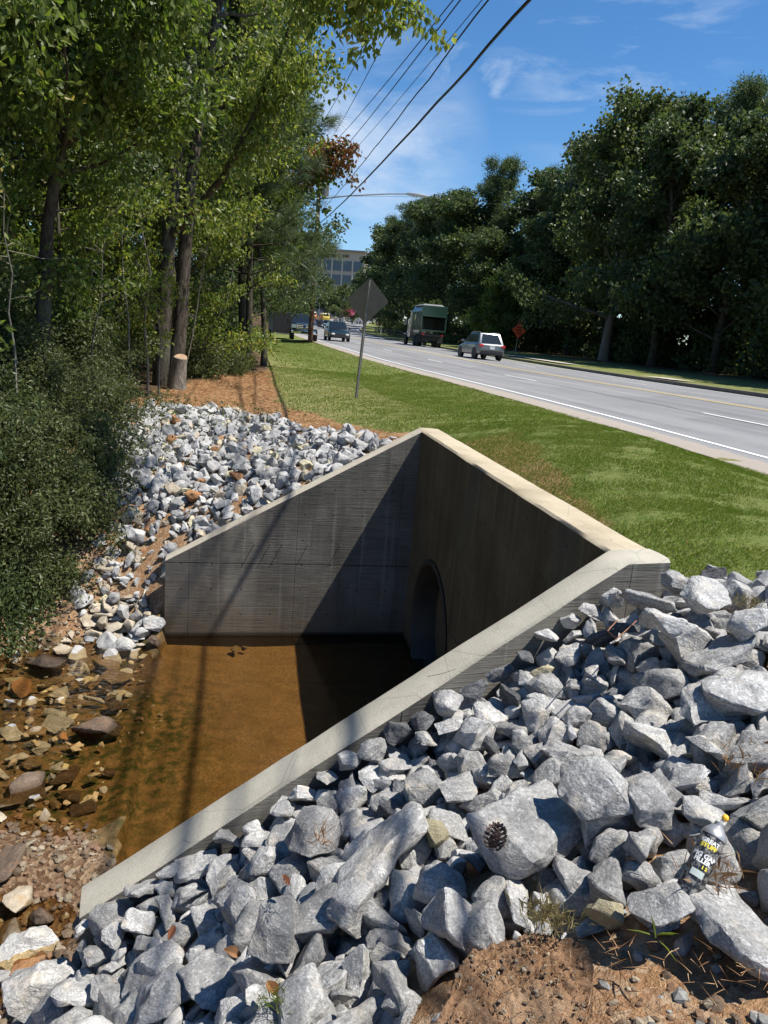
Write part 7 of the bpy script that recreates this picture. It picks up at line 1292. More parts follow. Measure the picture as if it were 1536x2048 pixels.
def broad_tree(name, base, h, r0, seed, mat, barkm, label, n_leaf=9000, leaf=(.11, .065), crown_lo=.3, spread=.32, limbs=16, clus=.55, lean=(0, 0), trunks=1, group=None, cat='tree', bias=None, trunkpath=None, droop=.35, sub=5, squash=.7, taper=.75):
    rnd = random.Random(seed); rs = np.random.RandomState(seed); t = empty(name, base); tag(t, label, cat, group); mb = MB(); C_ = []; RD = []
    for k in range(trunks):
        if trunkpath: path = [Vector(p)-Vector(base) for p in trunkpath]
        else:
            dx = Vector((lean[0]+(k*.13), lean[1]+(k*.05), 1)); path = curve_pts((k*r0*1.1, 0, -.25), dx, h, 10, rnd, .05, .02)
        N_ = len(path)-1
        rad = [r0*(1-.10*k)*((1.35 if i == 0 else 1)-.85*(i/N_)**1.1) for i in range(N_+1)]; mb.tube(path, [max(.012, r) for r in rad], 10)
        nl = limbs//trunks
        for i in range(nl):
            f = crown_lo+(1-crown_lo)*((i+.5)/nl); j = min(N_-1, int(f*N_)); p = path[j].lerp(path[j+1], f*N_-j); a = i*2.4+seed+rnd.uniform(-.5, .5)
            up = .25+.7*f; L_ = h*spread*(1.15-taper*f)*rnd.uniform(.7, 1.2)
            dv = Vector((math.cos(a), math.sin(a), up))
            if bias is not None: dv += Vector(bias)*.6; L_ *= 1+.35*Vector((math.cos(a), math.sin(a), 0)).dot(Vector(bias).normalized())
            lp = curve_pts(p, dv, L_, 6, rnd, .12, .02); lr = rad[j]*.45
            mb.tube(lp, [max(.006, lr*(1-.88*q/6)) for q in range(7)], 6, cap=False)
            for q in range(sub):
                g_ = rnd.uniform(.3, 1); jj = min(5, int(g_*6)); sp = lp[jj].lerp(lp[jj+1], g_*6-jj); sd = (lp[jj+1]-lp[jj]).normalized()+Vector((rnd.gauss(0, .7), rnd.gauss(0, .7), rnd.gauss(.05, .4))); sl = L_*rnd.uniform(.18, .42)
                tp = curve_pts(sp, sd, sl, 3, rnd, .18, -.03); mb.tube(tp, [max(.004, lr*.28), .006, .005, .003], 4, cap=False)
                for z in (1, 2, 3): C_.append(tp[z][:]); RD.append(clus*rnd.uniform(.5, 1.1))
            C_.append(lp[-1][:]); RD.append(clus*rnd.uniform(.6, 1.1))
    mb.build('trunk', barkm, t, 60)
    C_ = np.array(C_); RD = np.array(RD); P, u = cluster_pts(C_, RD, n_leaf, rs, squash)
    link_mesh('crown', leaves_mesh('crown', P, leaf[0], leaf[1], rs, u*.5, droop), mat, t); return t
def needle_mesh(name, C_, D_, n_per, L_, w, rs):
    """tufts of long thin needles fanning out from each twig end"""
    m = len(C_); C2 = np.repeat(C_, n_per, 0); D2 = np.repeat(D_, n_per, 0); d = D2*.75+rs.normal(0, .55, C2.shape); d /= np.linalg.norm(d, axis=1)[:, None]
    s = np.cross(d, rs.normal(0, 1, C2.shape)); s /= np.linalg.norm(s, axis=1)[:, None]+1e-9; l = (L_*rs.uniform(.6, 1.15, len(C2)))[:, None]
    st = C2+rs.normal(0, .05*L_*3, C2.shape); V = np.stack([st-s*w/2, st+s*w/2, st+d*l-np.array([0, 0, .15])*l], 1).reshape(-1, 3)
    return np_mesh(name, V, np.arange(len(C2)*3).reshape(-1, 3))
def pine_tree(name, base, h, r0, seed, mat, label, crown_lo=.45, spread=.17, whorls=15, tuft=.26, n_per=16, group=None, w=.012, low_spread=1.0, tufts=9, lean=(0, 0)):
    rnd = random.Random(seed); rs = np.random.RandomState(seed); t = empty(name, base); tag(t, label, 'pine tree', group); mb = MB()
    path = curve_pts((0, 0, -.3), (lean[0], lean[1], 1), h, 10, rnd, .018, .01); rad = [r0*(1-.85*(i/10)**1.2) for i in range(11)]; mb.tube(path, rad, 10); C_ = []; D_ = []
    for i in range(whorls):
        f = crown_lo+(.99-crown_lo)*i/(whorls-1); j = min(9, int(f*10)); p = path[j].lerp(path[j+1], f*10-j); q_ = (f-crown_lo)/(1-crown_lo)
        L0 = h*spread*(low_spread*(1-q_)+.35*q_ if q_ > .0 else 1)*(.55+.9*math.sin(math.pi*min(1, .25+q_*.75))) 
        for b in range(4):
            a = i*1.1+b*1.57+rnd.uniform(-.4, .4); L_ = L0*rnd.uniform(.6, 1.15); lp = curve_pts(p, (math.cos(a), math.sin(a), .15+.5*q_), L_, 5, rnd, .1, .03); mb.tube(lp, [max(.006, rad[j]*.3*(1-.8*k/5)) for k in range(6)], 5, cap=False)
            for q in range(tufts):
                g_ = rnd.uniform(.35, 1); jj = min(4, int(g_*5)); sp = lp[jj].lerp(lp[jj+1], g_*5-jj); sd = ((lp[jj+1]-lp[jj]).normalized()+Vector((rnd.gauss(0, .6), rnd.gauss(0, .6), rnd.gauss(.1, .4)))).normalized(); e = sp+sd*L_*rnd.uniform(.1, .28)
                mb.tube([sp, e], [.012, .006], 3, cap=False)
                for z in range(3): C_.append((sp.lerp(e, .4+.3*z))[:]); D_.append(sd[:])
    mb.build('trunk', M['bark'], t, 60); link_mesh('crown', needle_mesh('crown', np.array(C_), np.array(D_), n_per, tuft, w, rs), mat, t); return t
def shrub(name, base, r3, seed, mat, label, n_leaf, leaf=(.05, .03), clumps=40, cl=.28, group=None, stems=9, cat='shrub', droop=.1):
    rnd = random.Random(seed); rs = np.random.RandomState(seed); t = empty(name, base); tag(t, label, cat, group); mb = MB(); C_ = []; RD = []
    for i in range(stems):
        a = rnd.uniform(0, 6.28); lp = curve_pts((rnd.gauss(0, .12), rnd.gauss(0, .12), -.1), (math.cos(a)*r3[0], math.sin(a)*r3[1], r3[2]*1.3), r3[2]*rnd.uniform(.7, 1.1), 6, rnd, .12, -.02); mb.tube(lp, [max(.003, .014*(1-.8*k/6)) for k in range(7)], 5, cap=False)
        for k in range(3, 7): C_.append(lp[k][:]); RD.append(cl*rnd.uniform(.5, 1))
    for i in range(clumps):
        a = rnd.uniform(0, 6.28); e = rnd.uniform(0.02, 1.5); q = rnd.uniform(.55, 1.0); C_.append((math.cos(a)*math.cos(e)*r3[0]*q, math.sin(a)*math.cos(e)*r3[1]*q, math.sin(e)*r3[2]*q)); RD.append(cl*rnd.uniform(.45, 1.15))
    mb.build('stem', M['bark'], t, 60); P, u = cluster_pts(np.array(C_), np.array(RD), n_leaf, rs, .8)
    link_mesh('foliage', leaves_mesh('foliage', P, leaf[0], leaf[1], rs, u*.5, droop), mat, t); return t
def copy_thing(t, loc, rz_, s, label, group=None):
    c = t.copy(); COL.objects.link(c); c.location = loc; c.rotation_euler = (0, 0, rz_); c.scale = (s, s, s) if not hasattr(s, '__len__') else s; c['label'] = label
    if group: c['group'] = group
    for ch in t.children:
        d = ch.copy(); COL.objects.link(d); d.parent = c
    return c
GW = 'trees of the left hand wood'
# --- the near edge of the wood on the left bank
zt = lambda x, y: gz(x, y)
b1 = (-5.15, 16.6, zt(-5.15, 16.6))
broad_tree('broadleaf_tree', b1, 15, .19, 31, M['leaf_yel'], M['bark'], 'tall twin stemmed tree with mottled trunk growing right behind the cut stump', 21000, (.115, .07), .40, .235, 30, .50, lean=(-.03, 0), trunks=2, group=GW, bias=(0, .35, 0))
b2 = aty(78, 700, 11.0); b2z = zt(b2.x, b2.y)
tp = [(b2.x, 11, b2z-.2)]+[tuple(aty(px, py, yy)) for px, py, yy in ((88, 560, 11), (97, 440, 11), (112, 350, 10.9), (124, 290, 10.8), (122, 200, 10.7), (128, 110, 10.6), (150, 20, 10.5), (190, -90, 10.4))]
t2 = broad_tree('broadleaf_tree', (b2.x, 11, b2z), 8.2, .105, 32, M['leaf'], M['bark_dark'], 'slim forked tree with big drooping leaves at the left picture edge', 11500, (.13, .075), .36, .30, 16, .5, group=GW, trunkpath=tp, bias=(.3, -.6, 0))
def extra_limb(t, pts, radii, n_leaf, leaf, clus, seed, mat, barkm, leafy_from=.3):
    """a long limb of a tree, with its own leaves, added as parts of that tree"""
    rs = np.random.RandomState(seed); rnd = random.Random(seed); b = Vector(t.location); pts = [Vector(p)-b for p in pts]; mb = MB(); mb.tube(pts, radii, 7); C_ = []; RD = []; n = len(pts)
    for i in range(26):
        f = leafy_from+(1-leafy_from)*rnd.random(); j = min(n-2, int(f*(n-1))); p = pts[j].lerp(pts[j+1], f*(n-1)-j); d = Vector((rnd.gauss(0, .6), rnd.gauss(0, .6), rnd.gauss(-.25, .45))); tpn = curve_pts(p, d, rnd.uniform(.35, .95), 4, rnd, .15, -.06); mb.tube(tpn, [.008, .006, .005, .004, .002], 4, cap=False)
        for z in (1, 2, 3, 4): C_.append(tpn[z][:]); RD.append(clus*rnd.uniform(.4, 1))
    mb.build('limb', barkm, t, 60); P, u = cluster_pts(np.array(C_), np.array(RD), n_leaf, rs); link_mesh('limb_leaves', leaves_mesh('limb_leaves', P, leaf[0], leaf[1], rs, u*.3, .8), mat, t)
extra_limb(t2, [aty(124, 290, 10.8), aty(165, 262, 10.6), aty(210, 200, 10.4), aty(250, 110, 10.2), aty(290, 20, 10), aty(320, -60, 9.8)], [.07, .06, .05, .045, .035, .02], 2600, (.12, .07), .35, 61, M['leaf'], M['bark_dark'])
extra_limb(t2, [aty(150, 20, 10.5), aty(300, -120, 10.2), aty(450, -110, 9.8), aty(600, -70, 9.4), aty(710, -45, 9.0), aty(770, -30, 8.8)], [.06, .05, .04, .03, .02, .006], 1700, (.115, .06), .26, 62, M['leaf_yel'], M['bark_dark'], .5)
t1 = [o for o in COL.objects if o.get('label', '').startswith('tall twin')][0]
extra_limb(t1, [aty(345, 470, 16.6), aty(390, 420, 16), aty(450, 350, 15.4), aty(500, 250, 14.8), aty(550, 130, 14.2), aty(590, 30, 13.6), aty(600, -40, 13)], [.09, .075, .065, .055, .045, .035, .02], 2600, (.115, .06), .45, 63, M['leaf_yel'], M['bark_dark'], .35)
extra_limb(t1, [aty(335, 250, 16.6), aty(400, 228, 16), aty(480, 205, 15.4), aty(560, 160, 14.8), aty(620, 120, 14.4)], [.06, .05, .04, .03, .012], 2600, (.115, .06), .4, 64, M['leaf_yel'], M['bark_dark'], .4)
broad_tree('broadleaf_tree', (-6.6, 13.6, zt(-6.6, 13.6)), 10, .07, 33, M['leaf_yel'], M['bark_dark'], 'thin understorey tree between the forked tree and the twin stemmed one', 8000, (.10, .06), .22, .30, 20, .5, group=GW, bias=(.4, -.5, 0))
broad_tree('broadleaf_tree', (-7.8, 12.0, zt(-7.8, 12)), 12, .13, 34, M['leaf_dark'], M['bark_dark'], 'dark leaved tree behind the forked tree near the left edge', 17000, (.13, .08), .2, .32, 22, .65, group=GW)
broad_tree('broadleaf_tree', (-6.1, 21.5, zt(-6.1, 21.5)), 14, .14, 35, M['leaf_yel'], M['bark'], 'yellow green tree leaning over the mulch behind the twin stemmed tree', 22000, (.13, .085), .18, .21, 26, .62, group=GW, lean=(.0, 0), bias=(.2, -.2, 0))
broad_tree('broadleaf_tree', (-5.6, 27.5, zt(-5.6, 27.5)), 15, .16, 36, M['leaf'], M['bark'], 'leafy tree whose outer branches reach farthest towards the overhead wires', 24000, (.15, .10), .22, .19, 26, .65, group=GW, bias=(.4, -.1, 0))
broad_tree('broadleaf_tree', (-4.5, 25.6, zt(-4.5, 25.6)), 10.5, .10, 37, M['leaf_red'], M['bark'], 'slender tree with reddening leaves at the outer edge of the wood', 6500, (.14, .09), .58, .15, 16, .40, group=GW, bias=(.9, -.3, 0))
pine_tree('pine_tree', (-4.75, 24.2, zt(-4.75, 24.2)), 10.5, .12, 38, M['needle'], 'young long needled pine sweeping low over the grass edge', .26, .235, 19, .34, 30, GW, .012, 1.05, 13)
broad_tree('broadleaf_tree', (-7.6, 17.5, zt(-7.6, 17.5)), 16, .17, 39, M['leaf_dark'], M['bark_dark'], 'tall dark tree directly behind the twin stemmed tree', 20000, (.16, .10), .15, .28, 26, .85, group=GW)
for k, (x, y, h, sd) in enumerate([(-9.5, 15, 17, 40), (-11, 20, 18, 41), (-8.6, 26, 17, 42), (-9.2, 34, 17, 43)]):
    broad_tree('broadleaf_tree', (x, y, zt(x, y)), h, .2, sd, M['leaf_dark'], M['bark_dark'], '%s big dark tree in the deep row of the left wood counted from the creek' % ORDW[k], 15000, (.22, .15), .10, .30, 24, 1.1, group=GW)
BT = [o for o in COL.objects if o.get('label', '').startswith('first big dark')][0]; BT2 = [o for o in COL.objects if o.get('label', '').startswith('second big dark')][0]
for k, (x, y, s) in enumerate([(-7.9, 40, .85), (-9.4, 47, .9), (-11, 56, .95), (-14.0, 66, 1), (-17, 80, 1), (-13, 27, 1), (-13, 12, 1), (-14, 7.5, .95), (-15.5, 36, 1), (-18, 18, 1.1), (-20, 52, 1.1), (-17, 28, 1), (-21, 95, 1.1), (-25, 115, 1.15), (-30, 140, 1.2), (-12, 2, .9)]):
    copy_thing(BT if k % 2 else BT2, (x, y, zt(x, y)-.1), k*1.7, s, 'dark tree deep in the left wood, %s of the back row from the shrubs' % ORDW[k], GW)
t36 = [o for o in COL.objects if o.get('label', '').startswith('leafy tree whose outer')][0]
extra_limb(t36, [(-5.6, 27.5, 7.2), tuple(aty(605, 360, 27.5)), tuple(aty(645, 315, 27.3)), tuple(aty(672, 285, 27.0)), tuple(aty(684, 330, 26.8))], [.07, .05, .035, .02, .006], 1900, (.15, .10), .42, 65, M['leaf_red'], M['bark'], .35)
# stump beside the twin stemmed tree, and thin bare stems
def stump():
    p = Vector((-4.72, 16.2, zt(-4.72, 16.2))); t = empty('tree_stump', p); tag(t, 'sawn tree stump with pale fresh cut top at the foot of the twin stemmed tree', 'stump')
    pts = [(0, 0, -.15), (.02, 0, .25), (.05, -.02, .5), (.08, -.04, .68)]; mb = MB(); mb.tube(pts, [.22, .17, .15, .145], 14); mb.build('trunk', M['bark_pale'], t, 50)
    mb = MB(); mb.lathe([(.0, -.006), (.135, -.004), (.138, .012), (.13, .018)], 20, Euler((.55, .12, 0)).to_matrix(), (.085, -.045, .675)); mb.build('cut_face', M['cut'], t, 30)
stump()
for k, (x, y, h, nl, mt, lab, bi) in enumerate([(-5.9, 19.6, 7.0, 9000, 'leaf_yel', 'low spreading young tree right behind the cut stump', (.5, -.3, 0)), (-6.4, 20.2, 8.0, 12000, 'leaf_yel', 'bushy young tree hanging over the mulch corner', (.3, -.4, 0)), (-6.6, 15.4, 6.0, 5500, 'leaf_yel', 'short leafy tree left of the twin trunks', (.2, -.5, 0)), (-5.9, 12.9, 5.5, 8000, 'leaf', 'short tree draped in vines above the tall shrubs', (.3, -.4, 0)), (-6.4, 10.2, 6.0, 9000, 'leaf', 'small leafy tree at the left edge under the forked tree', (.3, -.4, 0))]):
    broad_tree('broadleaf_tree', (x, y, zt(x, y)), h, .055, 150+k, M[mt], M['bark_dark'], lab, nl, (.105, .06), .10, .30, 20, .42, group=GW, bias=bi, droop=.6)
def sapling(px0, py0, Y, px1, py1, r_, seed, label, n_leaf=300, mat='leaf_yel'):
    p = aty(px0, py0, Y); q = aty(px1, py1, Y-.3); z0 = zt(p.x, p.y); rnd = random.Random(seed); t = empty('sapling', (p.x, p.y, z0)); tag(t, label, 'sapling', 'thin saplings in front of the left wood'); b = Vector((p.x, p.y, z0))
    pts = [Vector((0, 0, -.1)), p-b]+[(p-b).lerp(q-b, f)+Vector((rnd.gauss(0, .06), rnd.gauss(0, .06), 0)) for f in (.25, .5, .75, 1)]; mb = MB(); mb.tube(pts, [r_, r_, r_*.85, r_*.7, r_*.5, r_*.25], 7); C_ = []; RD = []
    for i in range(10):
        f = rnd.uniform(.3, 1); b_ = pts[1].lerp(pts[-1], f); tpn = curve_pts(b_, (rnd.gauss(0, 1), rnd.gauss(0, 1), rnd.uniform(0, .8)), rnd.uniform(.3, .9), 4, rnd, .2, 0); mb.tube(tpn, [.006, .005, .004, .003, .002], 4, cap=False); C_ += [tpn[3][:], tpn[4][:]]; RD += [.16, .14]
    mb.build('trunk', M['bark_pale'], t, 60); rs = np.random.RandomState(seed); P, u = cluster_pts(np.array(C_), np.array(RD), n_leaf, rs); link_mesh('crown', leaves_mesh('crown', P, .09, .05, rs, None, .5), M[mat], t)
sapling(296, 740, 14.5, 268, 330, .028, 71, 'leaning pale stem left of the twin trunks'); sapling(318, 740, 15.0, 300, 500, .02, 72, 'thin pale stem nearly touching the twin trunks'); sapling(258, 720, 13.5, 250, 380, .018, 73, 'thin straight stem above the tall shrub')
sapling(372, 730, 17.5, 415, 480, .02, 74, 'thin stem leaning away from the cut stump', 500); sapling(395, 735, 19, 500, 455, .022, 75, 'slanting sapling with yellow leaves over the hedge', 900); sapling(30, 700, 9.5, 5, 380, .014, 76, 'bare slanting twig near the left picture edge', 120)
sapling(180, 740, 12, 210, 430, .014, 78, 'wiry stem left of the tall shrub', 250, 'leaf')
# shrubs along the left bank and the foot of the wood
SH = 'shrubs on the left bank'
for k, (x, y, r3, n, lab) in enumerate([(-3.95, 9.7, (.55, .6, 1.0), 8000, 'arching shrub leaning over the rocks at the left of the far pile'), (-4.75, 7.7, (.8, .6, 1.3), 10000, 'mid height shrub between creek head and tall dark shrub'), (-4.0, 8.0, (.45, .4, .5), 4500, 'small bush just above the brown boulders'), (-4.5, 11.4, (.7, .7, 1.1), 8000, 'loose shrub beside the upper left rocks'), (-3.75, 8.75, (.6, .5, .95), 8000, 'sprawling shrub over the bare clay by the stacked rocks'), (-4.35, 8.1, (.7, .5, .9), 7000, 'dense low shrub left of the bare clay'), (-4.6, 5.9, (.6, .6, .5), 4000, 'grassy low bush cut off by the left edge near the riffle')]):
    shrub('shrub', (x, y, zt(x, y)), r3, 160+k, M['leaf_shrub'], lab, int(n*.8), (.06, .028), 50, .27, SH, droop=.35)
for k, (x, y, r3, n, mt, lab) in enumerate([
    (-4.45, 8.7, (.95, .9, 1.5), 17000, 'leaf_shrub', 'fine leaved dense shrub hanging over the left side of the rocks'),
    (-4.25, 7.35, (.75, .55, .75), 9000, 'leaf_dark', 'low dark shrub over the brown boulder at the creek head'),
    (-5.3, 8.1, (1.0, .9, 2.0), 14000, 'leaf_dark', 'tall dark shrub at the left picture edge above the creek'),
    (-4.95, 10.3, (1.0, .9, 1.85), 17000, 'leaf_shrub', 'feathery shrub between the far rocks and the wood'),
    (-6.1, 9.6, (1.2, 1.0, 2.5), 15000, 'leaf_shrub', 'tallest leafy shrub at the left edge of the wood'),
    (-5.4, 12.4, (1.1, .9, 1.7), 15000, 'leaf_shrub', 'bushy shrub whose sprays hang over the mulch'),
    (-6.7, 12.0, (1.2, 1.0, 2.4), 13000, 'leaf_dark', 'dark bushy undergrowth below the forked tree'),
    (-6.0, 14.6, (1.1, .9, 1.4), 11000, 'leaf_shrub', 'undergrowth in front of the twin trunks'),
    (-3.75, 8.15, (.32, .3, .35), 2600, 'leaf_shrub', 'small leafy weed beside the stacked rocks at the waterline'),
    (-5.0, 6.6, (.7, .6, .8), 7000, 'leaf_dark', 'low dark shrub cut by the left edge beside the creek')]):
    shrub('shrub', (x, y, zt(x, y)), r3, 80+k, M[mt], lab, int(n*.72), (.062, .030) if y < 11 else (.07, .038), 60, .30, SH, droop=.35)
for k, (x, y, r3, n, lab) in enumerate([(-5.2, 19.2, (.8, .9, .9), 6000, 'ivy covered mound right of the cut stump'), (-4.75, 21.3, (.7, .9, .75), 6500, 'bright green bush at the corner of mulch and lawn'), (-5.4, 23.6, (1.0, 1.2, 1.1), 6000, 'bush under the low pine branches'), (-6.6, 19.0, (1.4, 1.2, 1.9), 7000, 'tall tangle of leaves behind the stump'), (-6.6, 27.5, (1.3, 2.0, 1.5), 6000, 'dark bush at the wood edge beyond the pine'), (-7.4, 33.5, (1.3, 2.5, 1.6), 5000, 'farther bush along the lawn under the trees'), (-9.0, 41, (1.5, 3.0, 1.8), 4500, 'bush near the parked pickup under the trees')]):
    shrub('shrub', (x, y, zt(x, y)), r3, 100+k, M['leaf_shrub' if k in (1, 0, 3) else 'leaf_dark'], lab, n, (.075, .05), 34, .36, SH)
DB = shrub('shrub', (-9.2, 17.2, zt(-9.2, 17.2)), (1.6, 1.6, 2.6), 120, M['leaf_dark'], 'first dark thicket filling the gaps deep in the left wood', 9000, (.12, .08), 40, .6, SH)
for k, (x, y, s) in enumerate([(-7.6, 22.5, 1), (-8.5, 14.5, 1), (-9, 11, 1.1), (-7.4, 9.0, 1), (-10, 20, 1.2), (-8.6, 26, 1), (-10, 30, 1.2), (-11, 14, 1.3), (-7.6, 6.5, .9), (-10.5, 8, 1.2), (-9.4, 36, 1.1), (-11.5, 46, 1.3), (-12, 24, 1.3), (-9.5, 4.0, 1.1)]):
    copy_thing(DB, (x, y, zt(x, y)), k*1.3, s, 'dark thicket deep in the left wood, number %s after the first one' % ORDW[k+1], SH)
def weeds():
    rs = np.random.RandomState(5); P = []
    for cx, cy, r_, n in ((-4.0, 9.2, .35, 260), (-3.7, 10.5, .4, 260), (-4.3, 11.6, .5, 400), (-2.9, 12.4, .5, 200), (-3.4, 8.7, .25, 200), (-2.2, 12.2, .4, 90), (-3.9, 12.8, .4, 300)):
        x = cx+rs.normal(0, r_, n); y = cy+rs.normal(0, r_, n); P.append(np.stack([x, y, ground(x, y)+rs.uniform(.05, .3, n)], 1))
    me = leaves_mesh('weeds', np.concatenate(P), .06, .03, rs, None, .1); tag(link_mesh('weeds', me, M['leaf_shrub']), 'sprigs of weeds growing up between the far rocks and shrubs', 'weeds', kind='stuff')
weeds()
# --- the wood across the road
GR = 'trees across the road'
def rpos(px, Y_guess_off, y):          # a point on the verge at road station y and offset
    p = road_pt(y, Y_guess_off); return Vector((p.x, p.y, verge_z(y, Y_guess_off)))
FB1 = broad_tree('broadleaf_tree', (17.2, 57.5, 2.5), 19.5, .42, 51, M['leaf_mid'], M['bark_pale'], 'broad crowned tree with pale trunk, widest of the front row across the road', 30000, (.34, .26), .16, .40, 34, 1.35, group=GR, sub=6)
FB2 = broad_tree('broadleaf_tree', (30, 70, 2.6), 17, .3, 52, M['leaf_dark'], M['bark_dark'], 'dark broadleaf tree beside the widest tree across the road', 16000, (.40, .30), .12, .34, 26, 1.4, group=GR)
FG = broad_tree('broadleaf_tree', (22, 84, 2.8), 20, .28, 53, M['leaf_grey'], M['bark_pale'], 'grey green tree rising between the pines and the widest tree', 13000, (.36, .26), .35, .30, 24, 1.3, group=GR)
FP1 = broad_tree('pine_tree', (26, 78, 2.8), 25, .32, 54, M['needle_far'], M['bark'], 'tall pine towering directly behind the widest tree across the road', 34000, (.36, .10), .42, .155, 32, 1.05, taper=.45, group=GR, cat='pine tree', droop=-.3, sub=6, squash=.8)
FP2 = broad_tree('pine_tree', (34, 66, 2.8), 26, .34, 55, M['needle_far'], M['bark'], 'tall pine at the right behind the dark broadleaf tree', 34000, (.36, .10), .50, .15, 28, 1.15, taper=.35, group=GR, cat='pine tree', droop=-.3, sub=6, squash=.8, lean=(.03, 0))
right = [  # source, road station y, offset from the near white line, scale, kind of label
 (FP1, 66, 33, 1.0), (FP2, 60, 31, .97), (FP1, 52, 33, .98), (FP2, 46, 30, .95), (FP1, 40, 34, .97), (FB2, 47, 25.5, .95), (FB2, 38, 27, .9), (FP2, 34, 31, .92), (FB2, 30, 26, .95), (FP1, 27, 32, .95),
 (FP2, 72, 30, 1.0), (FP1, 80, 34, 1.02), (FB2, 70, 25.5, .85), (FB2, 77, 24.5, .8), (FP2, 86, 27, .93), (FP1, 93, 25, .88), (FB2, 88, 22, .75), (FP2, 102, 24, .85), (FP1, 110, 22, .84), (FB2, 100, 21, 1.05), (FP2, 119, 22, .84), (FP1, 128, 21, .84), (FB2, 116, 20.5, 1.1),
 (FB2, 128, 20, .8), (FP2, 140, 21, .9), (FP1, 152, 21, .88), (FB2, 146, 18, 1.1), (FB2, 164, 18.5, 1.2), (FP1, 172, 20, .85), (FB1, 188, 20, .9), (FB2, 205, 20, 1.2), (FB2, 58, 29, .9), (FB2, 64, 40, 1.1), (FB2, 48, 38, 1.1), (FB2, 36, 38, 1.1), (FB2, 80, 38, 1.1), (FB2, 97, 34, 1.1), (FP2, 56, 42, 1.0), (FP1, 44, 42, 1.0), (FP2, 70, 44, 1.02), (FB2, 84, 30, 1.2), (FB2, 91, 29, 1.15)]
for k, (src, y, off, s) in enumerate(right):
    p = rpos(0, off, y); nm = {FP1.name: 'tall pine', FP2.name: 'slightly leaning pine', FB1.name: 'pale trunked broadleaf', FB2.name: 'dark broadleaf'}[src.name]
    s *= .80 if (y < 95 and src in (FP1, FP2)) else 1
    copy_thing(src, p-Vector((0, 0, .1)), k*2.1+.5, (s*(1.0+.25*((k*7) % 5)/5), s*(1.0+.25*((k*3) % 5)/5), s*(.92+.12*((k*2) % 5)/5)), '%s across the road, %s copse tree in planting order from the truck side' % (nm, ORDW[k]), GR)
FB1.location = rpos(0, 24.2, 60)-Vector((0, 0, .1)); FB2.location = rpos(0, 24.5, 53)-Vector((0, 0, .1)); FG.location = rpos(0, 28.5, 73)-Vector((0, 0, .1)); FP1.scale = (.9, .9, .84); FP2.scale = (.9, .9, .80)
FP1.location = rpos(0, 29.5, 56)-Vector((0, 0, .1)); FP2.location = rpos(0, 28, 41)-Vector((0, 0, .1))
US = shrub('shrub', tuple(rpos(0, 26, 56)), (2.6, 2.6, 3.2), 130, M['leaf_dark'], 'first dark thicket under the trees across the road', 4200, (.28, .20), 34, .8, 'thickets under the trees across the road')
for k, (y, off, s) in enumerate([(24, 26, 1.1), (30, 27.5, 1.2), (36, 25.5, 1), (42, 27.5, 1.2), (48, 27.5, 1.1), (62, 27, 1.2), (68, 27.5, 1.2), (75, 25, 1.1), (82, 22.5, 1), (90, 20.5, .9), (98, 20, .9), (106, 19, .9), (115, 18.5, .8), (124, 18.5, .8), (134, 18.5, .8), (54, 33, 1.6), (46, 34, 1.6), (38, 34, 1.6), (62, 36, 1.7), (72, 34, 1.6), (84, 32, 1.6), (30, 35, 1.6), (145, 18.5, .8), (158, 19, .9)]):
    copy_thing(US, rpos(0, off, y), k*1.9, s, 'dark thicket across the road, %s after the first one in the understorey' % ORDW[k], 'thickets under the trees across the road')
broad_tree('broadleaf_tree', tuple(rpos(0, 19.3, 76)), 7.6, .10, 56, M['leaf'], M['bark'], 'small bushy light green tree between the truck and the silver car', 12000, (.24, .17), .06, .36, 22, .8, group=GR)
# far ahead
FAR = 'trees beyond the bend'
far = [(-33, 235, .55, FB2), (-27, 215, .5, FB2), (-37, 260, .6, FB2), (-14, 225, .62, FB2), (-12, 250, .75, FB2), (-30, 190, .5, FB2), (-29, 170, .45, FB2), (-48, 250, .8, FB2), (-40, 205, .7, FB2), (-16, 205, .5, FB1), (-19, 330, 1.0, FB2), (-33, 330, .9, FB2), (-47, 330, .9, FB2), (-3, 300, 1, FB2), (10, 300, 1.1, FB2), (24, 290, 1.1, FB2), (-62, 320, 1, FB2), (40, 280, 1.1, FB2)]
for k, (x, y, s, src) in enumerate(far):
    copy_thing(src, (x, y, gz(x, y)-.2), k*1.1, s, 'distant tree in front of the office building, %s of the far group' % ORDW[k], FAR)
shrub('blossom_tree', (-14.4, 212, gz(-14.4, 212)+2.2), (2.2, 2.2, 2.6), 140, M['leaf_pink'], 'small tree covered in pink blossom far down the road', 1500, (.4, .3), 20, .9, None, 7, 'tree')

# ---------------------------------------------------------------- vehicles
def carpaint(name, col, metal=.4, rough=.28):
    g = G(name); n = g.noise(g.coord('Object'), 3, 3); c = g.mix(g.rng(n, .3, .7), tuple(x*.85 for x in col), col); g.fin(c, rough, metal); g.b.inputs['Coat Weight'].default_value = .5; g.b.inputs['Coat Roughness'].default_value = .08; return g.m
M['glass'] = plain('dark_window_glass', (.012, .016, .018), .08, spec=.8); M['tyre'] = plain('tyre_rubber', (.018, .018, .018), .85); M['rim'] = plain('alloy', (.45, .45, .46), .35, .8)
M['black'] = plain('black_plastic', (.02, .02, .022), .6); M['red_lens'] = plain('red_lens', (.55, .015, .02), .2); M['lamp_on'] = plain('headlight_lens', (.85, .85, .80), .1); M['chrome'] = plain('chrome_trim', (.6, .6, .6), .15, 1.0); M['plate'] = plain('licence_plate_white', (.7, .72, .7), .5)
